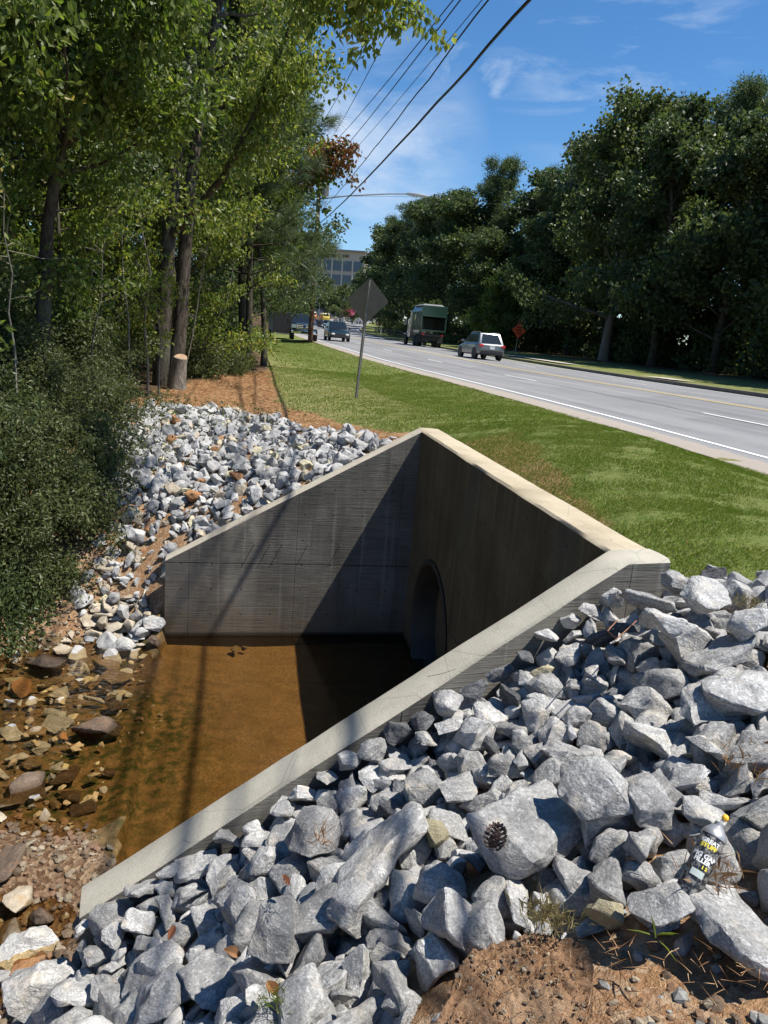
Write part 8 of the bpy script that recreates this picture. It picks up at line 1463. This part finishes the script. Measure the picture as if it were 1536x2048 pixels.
def wheel(t, x, y, r, w, side):
    mb = MB(); My = Matrix.Rotation(R(90), 3, 'Y'); mb.lathe([(r*.62, -w/2), (r*.93, -w/2), (r, -w/2+.03), (r, w/2-.03), (r*.93, w/2), (r*.62, w/2)], 24, My, (x, y, r)); wo = mb.build('wheel', M['tyre'], t, 40)
    mb = MB(); mb.lathe([(r*.60, -w/2+.02), (r*.62, w/2*side*.0+w/2-.015), (r*.5, w/2-.04), (r*.12, w/2-.02)], 20, Matrix.Rotation(R(90 if side > 0 else -90), 3, 'Y'), (x, y, r)); ri = mb.build('rim', M['rim'], wo, 40); ri.matrix_parent_inverse = Matrix()
    return wo
def loft(mb, secs):
    """secs: list of closed rings (same count)"""
    n = len(secs[0]); vs = [p for s in secs for p in s]; fs = [(k*n+j, k*n+(j+1) % n, (k+1)*n+(j+1) % n, (k+1)*n+j) for k in range(len(secs)-1) for j in range(n)]; fs += [tuple(range(n))[::-1], tuple((len(secs)-1)*n+j for j in range(n))]; mb.add(vs, fs)
def body_rings(st):
    """st: (y, half width, z low, z high, edge) front to back"""
    out = []
    for y, w, a, b, e in st: out.append([(-w+e, y, a), (w-e, y, a), (w, y, a+e), (w, y, b-e*1.6), (w-e*1.4, y, b), (-w+e*1.4, y, b), (-w, y, b-e*1.6), (-w, y, a+e)])
    return out
def suv(name, label, loc, ang, paint_, L_=4.6, W_=1.84, H_=1.70, lights_on=False, rails=True, s=1.0):
    t = empty(name, loc, ang); tag(t, label, 'car'); hw_ = W_/2; y0, y1 = -L_/2, L_/2; bz = H_*.60; mb = MB()
    loft(mb, body_rings([(y0, hw_*.86, .42, bz*.92, .06), (y0+.10, hw_*.96, .33, bz, .07), (y0+.7, hw_, .28, bz+.02, .07), (0, hw_, .27, bz-.01, .07), (y1-1.35, hw_, .28, bz-.06, .07), (y1-.55, hw_*.97, .28, bz-.17, .08), (y1-.12, hw_*.9, .32, bz-.30, .08), (y1, hw_*.74, .40, bz-.40, .05)])); mb.build('body', paint_, t, 35, .02)
    gb = bz-.06; gt = H_-.03; g0, g1 = y0+.16, y1-1.35; t0, t1 = y0+.62, y1-2.25; wb, wt = hw_*.93, hw_*.74
    def gh(v, w_off=0.0): return v
    q = [(-wb, g0, gb), (wb, g0, gb), (wb, g1, gb), (-wb, g1, gb), (-wt, t0, gt), (wt, t0, gt), (wt, t1, gt), (-wt, t1, gt)]
    mb = MB(); mb.add(q, [(0, 3, 2, 1), (4, 5, 6, 7), (0, 1, 5, 4), (1, 2, 6, 5), (2, 3, 7, 6), (3, 0, 4, 7)]); mb.build('cabin', paint_, t, 30, .05)
    def pane(nm, a, b, c, d, inset, off_):
        P = [Vector(q[k]) for k in (a, b, c, d)]; n_ = (P[1]-P[0]).cross(P[3]-P[0]).normalized(); cen = sum(P, Vector())/4; n_ = n_ if n_.dot(cen-Vector((0, 0, gb*.8))) > 0 else -n_
        P = [cen+(p-cen)*inset+n_*off_ for p in P]; mb = MB(); mb.add(P+[p-n_*.01 for p in P], [(0, 1, 2, 3), (4, 7, 6, 5), (0, 4, 5, 1), (1, 5, 6, 2), (2, 6, 7, 3), (3, 7, 4, 0)]); return mb.build(nm, M['glass'], t)
    pane('rear_window', 0, 1, 5, 4, .80, .012); pane('windscreen', 2, 3, 7, 6, .88, .012)
    for sgn, (a, b, c, d) in ((1, (1, 2, 6, 5)), (-1, (3, 0, 4, 7))):
        A_, B_, C_, D_ = [Vector(q[k]) for k in (a, b, c, d)]
        if sgn < 0: A_, B_, C_, D_ = B_, A_, D_, C_
        for f0, f1 in ((.10, .34), (.37, .62), (.65, .95)):
            P = [A_.lerp(B_, f0)*.86+D_.lerp(C_, f0)*.14, A_.lerp(B_, f1)*.86+D_.lerp(C_, f1)*.14, A_.lerp(B_, f1)*.14+D_.lerp(C_, f1)*.86, A_.lerp(B_, f0)*.14+D_.lerp(C_, f0)*.86]
            n_ = Vector((sgn, 0, .35)).normalized(); P = [p+n_*.014 for p in P]; mb = MB(); mb.add(P+[p-n_*.01 for p in P], [(0, 1, 2, 3), (4, 7, 6, 5), (0, 4, 5, 1), (1, 5, 6, 2), (2, 6, 7, 3), (3, 7, 4, 0)]); mb.build('side_window', M['glass'], t)
    r = .345; ax0, ax1 = y0+.85, y1-.92
    for y in (ax0, ax1):
        for sx in (1, -1):
            wheel(t, sx*(hw_-.11), y, r, .22, sx); mb = MB(); mb.lathe([(r*1.16, -.02), (r*1.16, .02)], 24, Matrix.Rotation(R(90), 3, 'Y'), (sx*(hw_-.012), y, r+.01)); mb.build('wheel_arch', M['black'], t, 40)
    mb = MB(); loft(mb, body_rings([(y0-.05, hw_*.80, .34, .60, .05), (y0+.16, hw_*.95, .30, .62, .05)])); mb.build('rear_bumper', M['black'], t, 35, .015)
    mb = MB(); loft(mb, body_rings([(y1-.12, hw_*.88, .26, .50, .05), (y1+.05, hw_*.72, .28, .46, .05)])); mb.build('front_bumper', M['black'] if lights_on else paint_, t, 35, .015)
    for sx in (1, -1):
        mb = MB(); mb.box((sx*(hw_*.80), y0+.05, bz*.86), (.30, .16, .15)); mb.build('tail_light', M['red_lens'], t, None, .03)
        mb = MB(); mb.box((sx*(hw_*.66), y1-.06, bz-.44), (.30, .16, .15)); mb.build('headlight', M['lamp_on'], t, None, .04)
        mb = MB(); mb.box((sx*(hw_+.08), y1-1.62, bz+.10), (.20, .10, .14)); mb.build('mirror', paint_, t, None, .03)
        if rails: mb = MB(); mb.tube([(sx*wt*.93, t0+.1, gt+.01), (sx*wt*.93, t0+.2, gt+.06), (sx*wt*.93, t1-.2, gt+.06), (sx*wt*.93, t1-.05, gt+.01)], .018, 6); mb.build('roof_rail', M['galv'], t, 40)
    mb = MB(); mb.box((0, y0-.005, bz*.74), (.34, .05, .17)); mb.build('licence_plate', M['plate'], t); mb = MB(); mb.box((0, y0+.01, bz*.86), (.5, .06, .05)); mb.build('trim_strip', M['chrome'], t)
    mb = MB(); mb.box((0, y1-.015, bz-.50), (.75, .06, .13)); mb.build('grille', M['black'], t, None, .02)
    t.scale = (s, s, s); return t
def heading(y, rev=False):
    p, q = road_pt(y-1, 0), road_pt(y+1, 0); d = (q-p)*(-1 if rev else 1); return math.atan2(-d.x, d.y)
suv('silver_car', 'silver family car seen from behind, driving away beside the yellow line', road_pt(49.0, 9.2, .006), heading(49)+.02, carpaint('silver_paint', (.22, .23, .24), .6, .3))
suv('green_car', 'dark green car coming towards us with its headlights on', road_pt(67.5, 2.1, .006), heading(67.5, True), carpaint('dark_green_paint', (.006, .016, .012), .2), W_=1.86, lights_on=True)
suv('dark_car', 'small dark car far behind the green one on the hill', road_pt(150, 4.6, .006), heading(150, True), carpaint('charcoal_paint', (.03, .032, .036), .3), rails=False)
suv('white_car', 'small white car far off beside the dark car on the hill', road_pt(172, 5.6, .006), heading(172, True), carpaint('white_paint_car', (.6, .6, .58), .1), rails=False)
def lettering(name, txt, size, Mx, mat, parent, ext=.001, bold=0.0):
    cu = bpy.data.curves.new('t', 'FONT'); cu.body = txt; cu.size = size; cu.align_x = 'CENTER'; cu.align_y = 'CENTER'; cu.extrude = ext; cu.offset = bold; ob = bpy.data.objects.new('t', cu); COL.objects.link(ob)
    dg = bpy.context.evaluated_depsgraph_get(); me = bpy.data.meshes.new_from_object(ob.evaluated_get(dg)); bpy.data.objects.remove(ob); me.transform(Mx); me.materials.clear(); me.materials.append(mat); return link_mesh(name, me, None, parent)
def truck():
    y = 72.0; p = road_pt(y+4.2, 12.1, .006); t = empty('container_truck', p, heading(y+4)); tag(t, 'grey truck carrying an open green container, seen from behind', 'truck')
    gr = carpaint('faded_green_steel', (.010, .050, .030), .1, .5); cab = carpaint('grey_truck_paint', (.20, .21, .21), .2, .4); y0 = -4.2; w = 1.22
    side = [(-w, 1.55), (-w, 3.35), (-w+.28, 3.9), (w-.28, 3.9), (w, 3.35), (w, 1.55)]
    # container: hull with an open rear, hood panel on top
    mb = MB(); th = .07; inner = [(-w+th, 1.62), (-w+th, 3.3), (-w+.3, 3.82), (w-.3, 3.82), (w-th, 3.3), (w-th, 1.62)]; n = 6
    L1 = 4.6; vs = [(x, y0, z) for x, z in side]+[(x, y0+L1, z) for x, z in side]+[(x, y0, z) for x, z in inner]+[(x, y0+L1-th, z) for x, z in inner]
    fs = []
    for i in range(n):
        j = (i+1) % n; fs += [(i, j, n+j, n+i), (2*n+i, 3*n+i, 3*n+j, 2*n+j), (i, 2*n+i, 2*n+j, j)]
    fs += [tuple(range(n, 2*n)), tuple(range(3*n, 4*n))[::-1]]; mb.add(vs, fs); c = mb.build('container', gr, t, None)
    mb = MB()
    for yy in np.arange(y0+.4, y0+L1, .62):
        for sx in (-1, 1): mb.box((sx*(w+.03), yy, 2.45), (.06, .09, 1.75))
    mb.build('rib', gr, c)
    mb = MB(); mb.box((0, y0-.03, 3.38), (2*w+.1, .08, 1.02)); mb.box((-w+.02, y0-.03, 2.2), (.14, .1, 1.4)); mb.box((w-.02, y0-.03, 2.2), (.14, .1, 1.4)); mb.box((0, y0-.03, 1.53), (2*w+.1, .1, .14)); mb.box((0, y0-.06, 2.9), (2*w+.1, .08, .09)); mb.build('rear_frame', gr, c, None, .012)
    mb = MB(); mb.box((0, y0+.1+L1/2, 1.64), (2*w-.2, L1-.3, .03)); mb.build('container_floor', M['black'], c)
    mb = MB(); loft(mb, [[(-w+.1, y0+.5, 3.90), (w-.1, y0+.5, 3.90), (w-.35, y0+.7, 4.06), (-w+.35, y0+.7, 4.06)], [(-w+.1, y0+L1-.1, 3.90), (w-.1, y0+L1-.1, 3.90), (w-.35, y0+L1-.3, 4.0), (-w+.35, y0+L1-.3, 4.0)]]); mb.build('tarpaulin_roll', plain('grey_tarpaulin', (.16, .17, .165), .7), c)
    mb = MB(); mb.box((-w-.062, y0+2.6, 2.8), (.006, .35, .5)); mb.build('side_marking', plain('yellow_marking', (.6, .6, .15), .6), c)
    mb = MB(); mb.box((-w*.72, y0+3.0, 1.45), (.3, 2.6, .35)); mb.build('side_tank', plain('pale_tank', (.45, .45, .40), .4, .5), t, None, .08, seg=3)
    mb = MB(); 
    for sx in (-.42, .42): mb.box((sx, .2, 1.05), (.12, 8.2, .28))
    mb.box((0, y0+.05, 1.15), (2.3, .14, .22)); mb.box((0, y0+.5, .8), (1.9, .1, .4)); mb.build('chassis', M['black'], t)
    for yy in (y0+1.5, y0+2.8, 3.3):
        for sx in (-1, 1): wheel(t, sx*(.98 if yy < 2 else 1.03), yy, .51, .50 if yy < 2 else .30, sx)
    for sx in (-1, 1): mb = MB(); mb.box((sx*.98, y0+.72, .85), (.56, .02, .85)); mb.build('mud_flap', M['black'], t); mb = MB(); mb.box((sx*.95, y0-.03, 1.15), (.22, .03, .1)); mb.build('tail_light', M['red_lens'], t)
    mb = MB(); loft(mb, body_rings([(.9, 1.12, .85, 2.7, .1), (1.1, 1.15, .75, 2.85, .1), (2.4, 1.12, .75, 2.8, .1), (2.75, 1.08, .8, 2.1, .1)])); mb.build('cab', cab, t, 35, .03)
    mb = MB(); loft(mb, body_rings([(2.7, 1.0, .8, 1.95, .1), (3.9, .85, .8, 1.75, .12), (4.35, .78, .85, 1.6, .1)])); mb.build('bonnet', cab, t, 35, .04)
    for sx in (-1, 1):
        mb = MB(); mb.box((sx*1.155, 1.85, 2.3), (.02, .85, .55)); mb.build('side_window', M['glass'], t); mb = MB(); mb.tube([(sx*1.2, .75, .9), (sx*1.2, .75, 3.3), (sx*1.2, .68, 3.45)], .08, 10); mb.build('exhaust_stack', M['chrome'], t, 40)
        mb = MB(); mb.box((sx*1.42, 2.45, 2.25), (.22, .08, .5)); mb.tube([(sx*1.1, 2.5, 2.45), (sx*1.42, 2.47, 2.45)], .015, 5); mb.build('mirror', M['chrome'], t); mb = MB(); mb.box((sx*1.05, 3.35, 1.12), (.34, 1.25, .08)); mb.build('mudguard', cab, t, None, .03)
truck()
def pickup():
    p = Vector((-7.75, 61.5, gz(-7.75, 61.5)+.10)); t = empty('pickup_truck', p, math.pi+.16); tag(t, 'big dark pickup with chrome grille parked on the grass behind the utility pole', 'pickup'); dk = carpaint('dark_grey_pickup_paint', (.022, .026, .034), .4, .3); w = 1.02; H_ = 1.98
    mb = MB(); loft(mb, body_rings([(-2.95, w*.97, .62, 1.32, .06), (-2.8, w, .55, 1.36, .06), (.2, w, .52, 1.36, .06), (1.4, w, .52, 1.40, .08), (2.5, w*.98, .52, 1.34, .1), (2.85, w*.93, .55, 1.22, .1)])); mb.build('body', dk, t, 35, .02)
    mb = MB(); q = [(-w*.95, -.9, 1.3), (w*.95, -.9, 1.3), (w*.95, 1.35, 1.3), (-w*.95, 1.35, 1.3), (-w*.8, -.75, H_), (w*.8, -.75, H_), (w*.8, .55, H_), (-w*.8, .55, H_)]; mb.add(q, [(0, 3, 2, 1), (4, 5, 6, 7), (0, 1, 5, 4), (1, 2, 6, 5), (2, 3, 7, 6), (3, 0, 4, 7)]); mb.build('cabin', dk, t, 30, .05)
    mb = MB(); P = [Vector(q[k]) for k in (2, 3, 7, 6)]; cen = sum(P, Vector())/4; n_ = Vector((0, .64, .77)); P = [cen+(v-cen)*.86+n_*.012 for v in P]; mb.add(P, [(0, 1, 2, 3)]); mb.build('windscreen', M['glass'], t)
    for sx in (-1, 1):
        mb = MB(); mb.box((sx*w*.885, .0, 1.65), (.02, 1.3, .38), Matrix.Rotation(-sx*.21, 3, 'Y')); mb.build('side_window', M['glass'], t)
        mb = MB(); mb.box((sx*.80, 2.84, 1.05), (.36, .1, .30)); mb.build('headlight', M['lamp_on'], t, None, .04); mb = MB(); mb.box((sx*1.2, 1.2, 1.45), (.26, .12, .32)); mb.build('mirror', M['black'], t, None, .03)
        for yy in (-1.8, 1.95): wheel(t, sx*.90, yy, .42, .30, sx)
    mb = MB(); mb.box((0, 2.87, 1.05), (1.22, .08, .42)); gr_ = mb.build('grille', M['chrome'], t, None, .03); mb = MB()
    for z in (.92, 1.05, 1.18): mb.box((0, 2.92, z), (1.1, .03, .07))
    mb.build('grille_slot', M['black'], gr_); mb = MB(); mb.lathe([(.10, -.01), (.12, .0), (.10, .01)], 20, Matrix.Rotation(R(90), 3, 'X') @ Matrix.Scale(1, 3), (0, 2.945, 1.06)); mb.build('badge', plain('blue_badge', (.03, .07, .25), .3), gr_)
    mb = MB(); loft(mb, body_rings([(2.75, w*.98, .48, .80, .05), (3.02, w*.86, .50, .78, .05)])); mb.build('front_bumper', M['chrome'], t, 35, .03); mb = MB(); mb.box((0, 3.02, .62), (.5, .05, .14)); mb.build('tow_plate', M['black'], t)
    # dark closed trailer hitched behind it
    p2 = Vector((-10.2, 66.0, gz(-10.2, 66.0)+.05)); t2_ = empty('box_trailer', p2, math.pi+.3); tag(t2_, 'black box trailer half hidden by leaves behind the pickup', 'trailer'); mb = MB(); mb.box((0, 0, 1.35), (1.9, 3.2, 1.7)); mb.build('box', M['black'], t2_, None, .05); mb = MB(); mb.box((0, -.2, .42), (1.5, 3.6, .12)); mb.build('frame', M['galv'], t2_)
    for sx in (-1, 1): wheel(t2_, sx*.98, -.2, .34, .2, sx)
pickup()
def bus(y, off, label, col, roof, s=1.0, L_=6.0, name='service_van', H_=2.5):
    p = road_pt(y, off, .006); t = empty(name, p, heading(y, True)+.25); tag(t, label, 'van'); t.scale = (s, s, s); pa = carpaint(name+'_paint_%d' % y, col, .0, .5); mb = MB(); loft(mb, body_rings([(-L_/2, 1.0, .45, H_-.25, .08), (L_/2-.8, 1.0, .4, H_-.25, .08), (L_/2, .95, .45, 1.35, .1)])); mb.build('body', pa, t, 35, .03)
    mb = MB(); loft(mb, [[(-1.05, -L_/2-.05, H_-.27), (1.05, -L_/2-.05, H_-.27), (.8, -L_/2, H_), (-.8, -L_/2, H_)], [(-1.05, L_/2-.5, H_-.27), (1.05, L_/2-.5, H_-.27), (.8, L_/2-.7, H_), (-.8, L_/2-.7, H_)]]); mb.build('roof', plain('pale_roof_%d' % y, roof, .6), t, None, .03)
    mb = MB(); mb.box((0, L_/2-.36, 1.72), (1.6, .05, .62), Matrix.Rotation(R(-40), 3, 'X')); mb.build('windscreen', M['glass'], t)
    for sx in (-1, 1):
        mb = MB(); mb.box((sx*1.005, -.4, 1.65), (.02, L_*.62, .5)); mb.build('side_window', M['glass'], t)
        for yy in (-L_/2+1, L_/2-1.1): wheel(t, sx*.88, yy, .38, .24, sx)
bus(232, -3.5, 'orange van with cream roof at the left on the far hill', (.55, .20, .06), (.75, .70, .60)); bus(222, 1.2, 'yellow van beside the orange one on the far hill', (.60, .42, .05), (.70, .62, .4)); bus(226, 5.0, 'white van in the middle of the far hill', (.62, .62, .60), (.7, .7, .7))
bus(236, 11.5, 'white truck under the pink blossom on the far hill', (.68, .66, .64), (.7, .7, .7), 1.1); bus(226, 17.5, 'orange van with cream roof standing alone right of the blossom', (.58, .20, .05), (.75, .70, .60), .9)

# ---------------------------------------------------------------- signs, pole, wires, lamp
def road_sign():
    b = onz(712, 796, gz(-.85, 16.5)); t = empty('road_sign', b); tag(t, 'back of a diamond shaped road sign on a leaning steel post in the turf', 'road sign'); top = Vector((.115, .05, 2.64)); ax = top.normalized()
    mb = MB(); s_ = Vector((1, -.35, 0)).normalized(); n_ = ax.cross(s_).normalized()           # n_ points away from the viewer
    prof = [(-.035, .0), (-.035, .006), (-.018, .006), (-.012, -.022), (.012, -.022), (.018, .006), (.035, .006), (.035, .0), (.02, -.0), (.014, -.03), (-.014, -.03), (-.02, .0)]
    vs = []
    for h in (-.25, 2.62): vs += [ax*h+s_*a+n_*b_ for a, b_ in prof]
    k = len(prof); mb.add(vs, [(i, (i+1) % k, k+(i+1) % k, k+i) for i in range(k)]+[tuple(range(k))[::-1], tuple(range(k, 2*k))]); post = mb.build('post', M['galv'], t)
    mb = MB()
    for i in range(48): mb.lathe([(.0045, -.001), (.0045, .0)], 6, (-n_).to_track_quat('Z', 'Y').to_matrix(), ax*(.1+i*.052)-n_*.0305)
    mb.build('bolt_hole', M['black'], post)
    mb = MB(); c = ax*2.17; d = .51; rr_ = .05; out = []
    e1 = s_; e2 = ax
    cs = [(0, d), (d, 0), (0, -d), (-d, 0)]
    for i, (cx, cy) in enumerate(cs):
        p0 = Vector(cs[i-1]); p1 = Vector((cx, cy)); p2 = Vector(cs[(i+1) % 4]); a = p1+(p0-p1).normalized()*rr_; b2_ = p1+(p2-p1).normalized()*rr_
        for f in (0, .33, .67, 1): q = a*(1-f)**2+p1*2*f*(1-f)+b2_*f*f; out.append(q)
    n = len(out); F1 = [c+e1*q.x+e2*q.y+n_*.004 for q in out]; F2 = [c+e1*q.x+e2*q.y+n_*.008 for q in out]; mb.add(F1+F2, [tuple(range(n))]+[(i, n+i, n+(i+1) % n, (i+1) % n) for i in range(n)]); mb.mi = 1; F3 = [v+n_*.0 for v in F2]; mb.add(F3, [tuple(range(n))[::-1]]); mb.build('sign_plate', (M['sign_back'], plain('sign_yellow_face', (.75, .50, .03), .5)), t)
    mb = MB()
    for h in (1.86, 2.5): mb.lathe([(.014, 0), (.014, .012), (.008, .016)], 8, (-n_).to_track_quat('Z', 'Y').to_matrix(), ax*h-n_*.03)
    mb.build('bolt', M['galv'], t)
road_sign()
def work_sign():
    p = rpos(0, 17.5, 63.5); t = empty('work_sign', p, .42); tag(t, 'orange diamond roadworks sign on a thin stand beyond the silver car', 'road sign'); lean = Matrix.Rotation(R(3), 3, 'Y'); orange = plain('fluorescent_orange', (1.0, .13, .04), .6); d = .70
    mb = MB(); mb.tube([(0, 0, 0), lean@Vector((0, 0, 1.35))], .025, 8); mb.tube([(-.6, .3, .02), (0, 0, .35), (.6, .3, .02)], .015, 6); mb.tube([(-.6, -.3, .02), (0, 0, .35), (.6, -.3, .02)], .015, 6); mb.build('stand', M['galv'], t, 40)
    c = lean@Vector((0, -.03, 1.35+d)); Mx = Matrix.Translation(c) @ lean.to_4x4(); mb = MB(); vs = [Mx@Vector(v) for v in ((0, .006, d), (d, .006, 0), (0, .006, -d), (-d, .006, 0), (0, -.006, d), (d, -.006, 0), (0, -.006, -d), (-d, -.006, 0))]; mb.add(vs, [(0, 1, 2, 3), (7, 6, 5, 4), (0, 4, 5, 1), (1, 5, 6, 2), (2, 6, 7, 3), (3, 7, 4, 0)]); pl = mb.build('sign_panel', orange, t)
    for txt, z, s_ in (('ROAD', .24, .22), ('WORK', .0, .24), ('AHEAD', -.25, .22)): lettering('lettering', txt, s_, Mx @ Matrix.Translation((0, -.009, z)) @ Matrix.Rotation(R(90), 4, 'X'), M['black'], t, .001, .006)
    mb = MB()
    for sx in (-1, 1): mb.box(Mx@Vector((sx*.13, 0, d+.10)), (.2, .005, .2), Matrix.Rotation(.8*sx, 3, 'Y'))
    mb.build('flag', plain('dull_flag', (.35, .12, .08), .8), t)
work_sign()
PB = Vector((-6.75, 58.3, gz(-6.75, 58.3)))
def pole():
    t = empty('utility_pole', PB); tag(t, 'dark wooden utility pole standing in the grass in front of the pickup', 'pole'); mb = MB(); mb.tube([(0, 0, -.4), (.0, 0, 5), (.02, 0, 14.6)], [.20, .18, .13], 14); mb.build('post', M['pole'], t, 50)
    for h, w in ((14.1, 1.3), (13.1, 1.0)):
        mb = MB(); mb.box((0, -.16, h), (2*w, .10, .12)); ca = mb.build('crossarm', M['pole'], t, None, .01); mb = MB()
        for x in (-w+.1, 0, w-.1): mb.lathe([(.02, 0), (.05, .03), (.03, .08), (.055, .12), (.02, .18)], 10, None, (x, -.16, h+.06))
        mb.build('insulator', plain('glazed_insulator', (.25, .22, .2), .2), ca, 40)
    mb = MB(); mb.lathe([(.0, 0), (.28, .0), (.30, .1), (.30, .8), (.2, .9), (.05, .95)], 16, None, (.45, 0, 10.6)); mb.build('transformer', M['galv'], t, 40)
    # lamp on a long mast arm
    mb = MB(); a = [Vector((0, 0, 10.35)), Vector((2.2, 0, 10.75)), Vector((5.2, -.1, 11.10)), Vector((6.6, -.1, 11.2))]; mb.tube(a, [.05, .045, .04, .04], 8); arm = mb.build('lamp_arm', M['galv'], t, 40)
    mb = MB(); loft(mb, [[(6.4+x, -.1+y*w, 11.2+z*h-.03*x) for y, z in ((-1, 0), (-.8, 1), (.8, 1), (1, 0), (.7, -1), (-.7, -1))] for x, w, h in ((0, .08, .05), (.25, .17, .09), (.9, .2, .12), (1.45, .15, .08), (1.7, .06, .03))]); mb.build('lamp_head', plain('pale_lamp_housing', (.62, .63, .62), .4), arm, 50)
pole()
def cable(k, top_px, Y, end, r_, label, near=None, kink=0.0, group='cables strung along the road'):
    n_ = aty(top_px[0], top_px[1], Y); e = Vector(end); d = (n_-e); pts = []
    for i in range(60):
        f = i/59*1.75; p = e+d*f; 
        # gentle sag on both sides of the measured point
        p.z += -.9*f*(1-f)*1.0 if f < 1 else .02*(f-1)*60*(f-1)
        if kink: p.x += kink*noise.noise(Vector((f*14, k, 0))); p.z += kink*noise.noise(Vector((f*17, k, 5)))
        pts.append(p)
    mb = MB(); mb.tube(pts, r_, 6); tag(mb.build('overhead_cable', M['wire'], None, 60), label, 'cable', group)
cable(1, (1068, -10), 12.5, PB+Vector((.15, -.2, 8.6)), .027, 'thickest and lowest black cable crossing the sky over the road edge', kink=.035)
cable(2, (984, -10), 13.2, PB+Vector((.2, -.2, 9.5)), .014, 'wavy black cable just above the thickest one', kink=.04)
cable(3, (972, -10), 15.5, PB+Vector((.3, -.2, 11.6)), .008, 'faint thin cable beside the wavy one')
cable(4, (928, -10), 16.0, PB+Vector((.0, -.2, 12.0)), .013, 'middle straight black cable of the bundle')
cable(5, (914, -10), 17.0, PB+Vector((-.1, -.2, 13.2)), .012, 'black cable left of the middle one', near=1)
cable(6, (812, -4), 19.0, PB+Vector((.5, -.2, 14.2)), .012, 'second cable from the left coming out of the overhanging leaves')
cable(7, (781, -4), 19.5, PB+Vector((-.8, -.2, 14.2)), .012, 'leftmost cable coming out of the overhanging leaves')
def span():
    p = aty(655, 392, 60); q = aty(900, 394, 75); mb = MB(); mb.tube([p+Vector((-6, 0, 0)), p, q, q+Vector((25, 10, 0))], .012, 5); tag(mb.build('overhead_cable', M['wire'], None, 60), 'faint level cable crossing above the street lamp', 'cable', 'cables strung along the road')
span()
# ---------------------------------------------------------------- things beyond the road and far ahead
def fence(y0, y1, off, label):
    t = empty('board_fence', rpos(0, off, y0)); tag(t, label, 'fence'); b = Vector(t.location); g = G('weathered_fence_boards'); c_ = g.mix(g.island(), (.26, .22, .17), (.46, .41, .33)); mt = g.fin(c_, .9); mb = MB(); yy = y0; r3 = random.Random(int(y0))
    while yy < y1:
        p = rpos(0, off, yy)-b; mb.box((p.x, p.y, p.z+.95+r3.uniform(-.03, .03)), (.03, .135, 1.9), Matrix.Rotation(heading(yy), 3, 'Z')); yy += .15
    mb.build('boards', mt, t); yy = y0
    while yy < y1: p = rpos(0, off+.1, yy)-b; mb2 = MB(); mb2.box((p.x, p.y, p.z+1.0), (.1, .1, 2.0)); mb2.build('post', mt, t); yy += 2.4
fence(24, 40, 28.5, 'pale board fence behind the tree trunks at the right picture edge'); fence(41, 52, 29.0, 'pale board fence behind the trunks right of the broad tree'); fence(60, 74, 29.5, 'pale board fence behind the trunks between sign and broad tree')
def rail():
    t = empty('guard_rail', rpos(0, 15.5, 92)); tag(t, 'dark rail fence along the far roadside beyond the truck', 'guard rail'); b = Vector(t.location); mb = MB(); ys = np.arange(92, 150, 3.0)
    mb.tube([rpos(0, 15.5, y)-b+Vector((0, 0, .95)) for y in ys], .04, 6); mb.tube([rpos(0, 15.5, y)-b+Vector((0, 0, .5)) for y in ys], .04, 6); mb.build('rail', M['black'], t)
    for y in ys: q = rpos(0, 15.5, y)-b; m2 = MB(); m2.tube([q, q+Vector((0, 0, 1.05))], .04, 6); m2.build('post', M['black'], t)
rail()
def marker(y, off, label, h=1.0, col=(.6, .6, .55)):
    p = rpos(0, off, y); mb = MB(); mb.tube([p-Vector((0, 0, .1)), p+Vector((0, 0, h*.8)), p+Vector((0, 0, h))], [.05, .05, .035], 8); tag(mb.build('marker_post', plain('marker_white_%d' % y, col, .6), None, 40), label, 'post')
marker(88, 15.0, 'short pale marker post on the verge left of the truck'); marker(125, 14.6, 'pale post by the road edge far behind the sign plate', 1.6)
def office():
    R_ = aty(726, 560, 400); t = empty('office_building', (R_.x, R_.y, 5), 0); t.rotation_euler = (0, 0, R(-10)); tag(t, 'pale office building with dark window bands above the trees at the road end', 'building')
    W_, H_, D_ = 75, 39.5, 12; st = plain('beige_precast', (.50, .43, .34), .9, var=.08); gl = plain('blue_grey_glazing', (.07, .10, .14), .15); mb = MB(); mb.box((-W_/2, D_/2, H_/2), (W_, D_, H_)); w = mb.build('wall', st, t)
    mb = MB(); mb.box((-W_/2, D_/2-.4, H_+.35), (W_+1.2, D_+2, .7)); mb.build('roof', plain('grey_roof_edge', (.30, .29, .27), .9), t)
    z = H_-9.8
    while z > 2:
        x = -.8
        while x > -W_+5: mb = MB(); mb.box((x-2.75, -.05, z+2.6), (4.9, .3, 5.0)); mb.build('window', gl, w); x -= 5.5
        z -= 7.0
    x = -.3; mb = MB()
    while x > -W_: mb.box((x, -.35, H_/2-2.2), (.55, .7, H_-4.4)); x -= 5.5
    mb.build('pilaster', plain('pale_pilaster', (.62, .57, .48), .9), w); mb = MB()
    for x in (-10, -14.5): mb.box((x, -.06, H_-2.3), (3.2, .3, 1.5))
    mb.build('vent', plain('brown_vent', (.16, .11, .08), .8), w)
office()
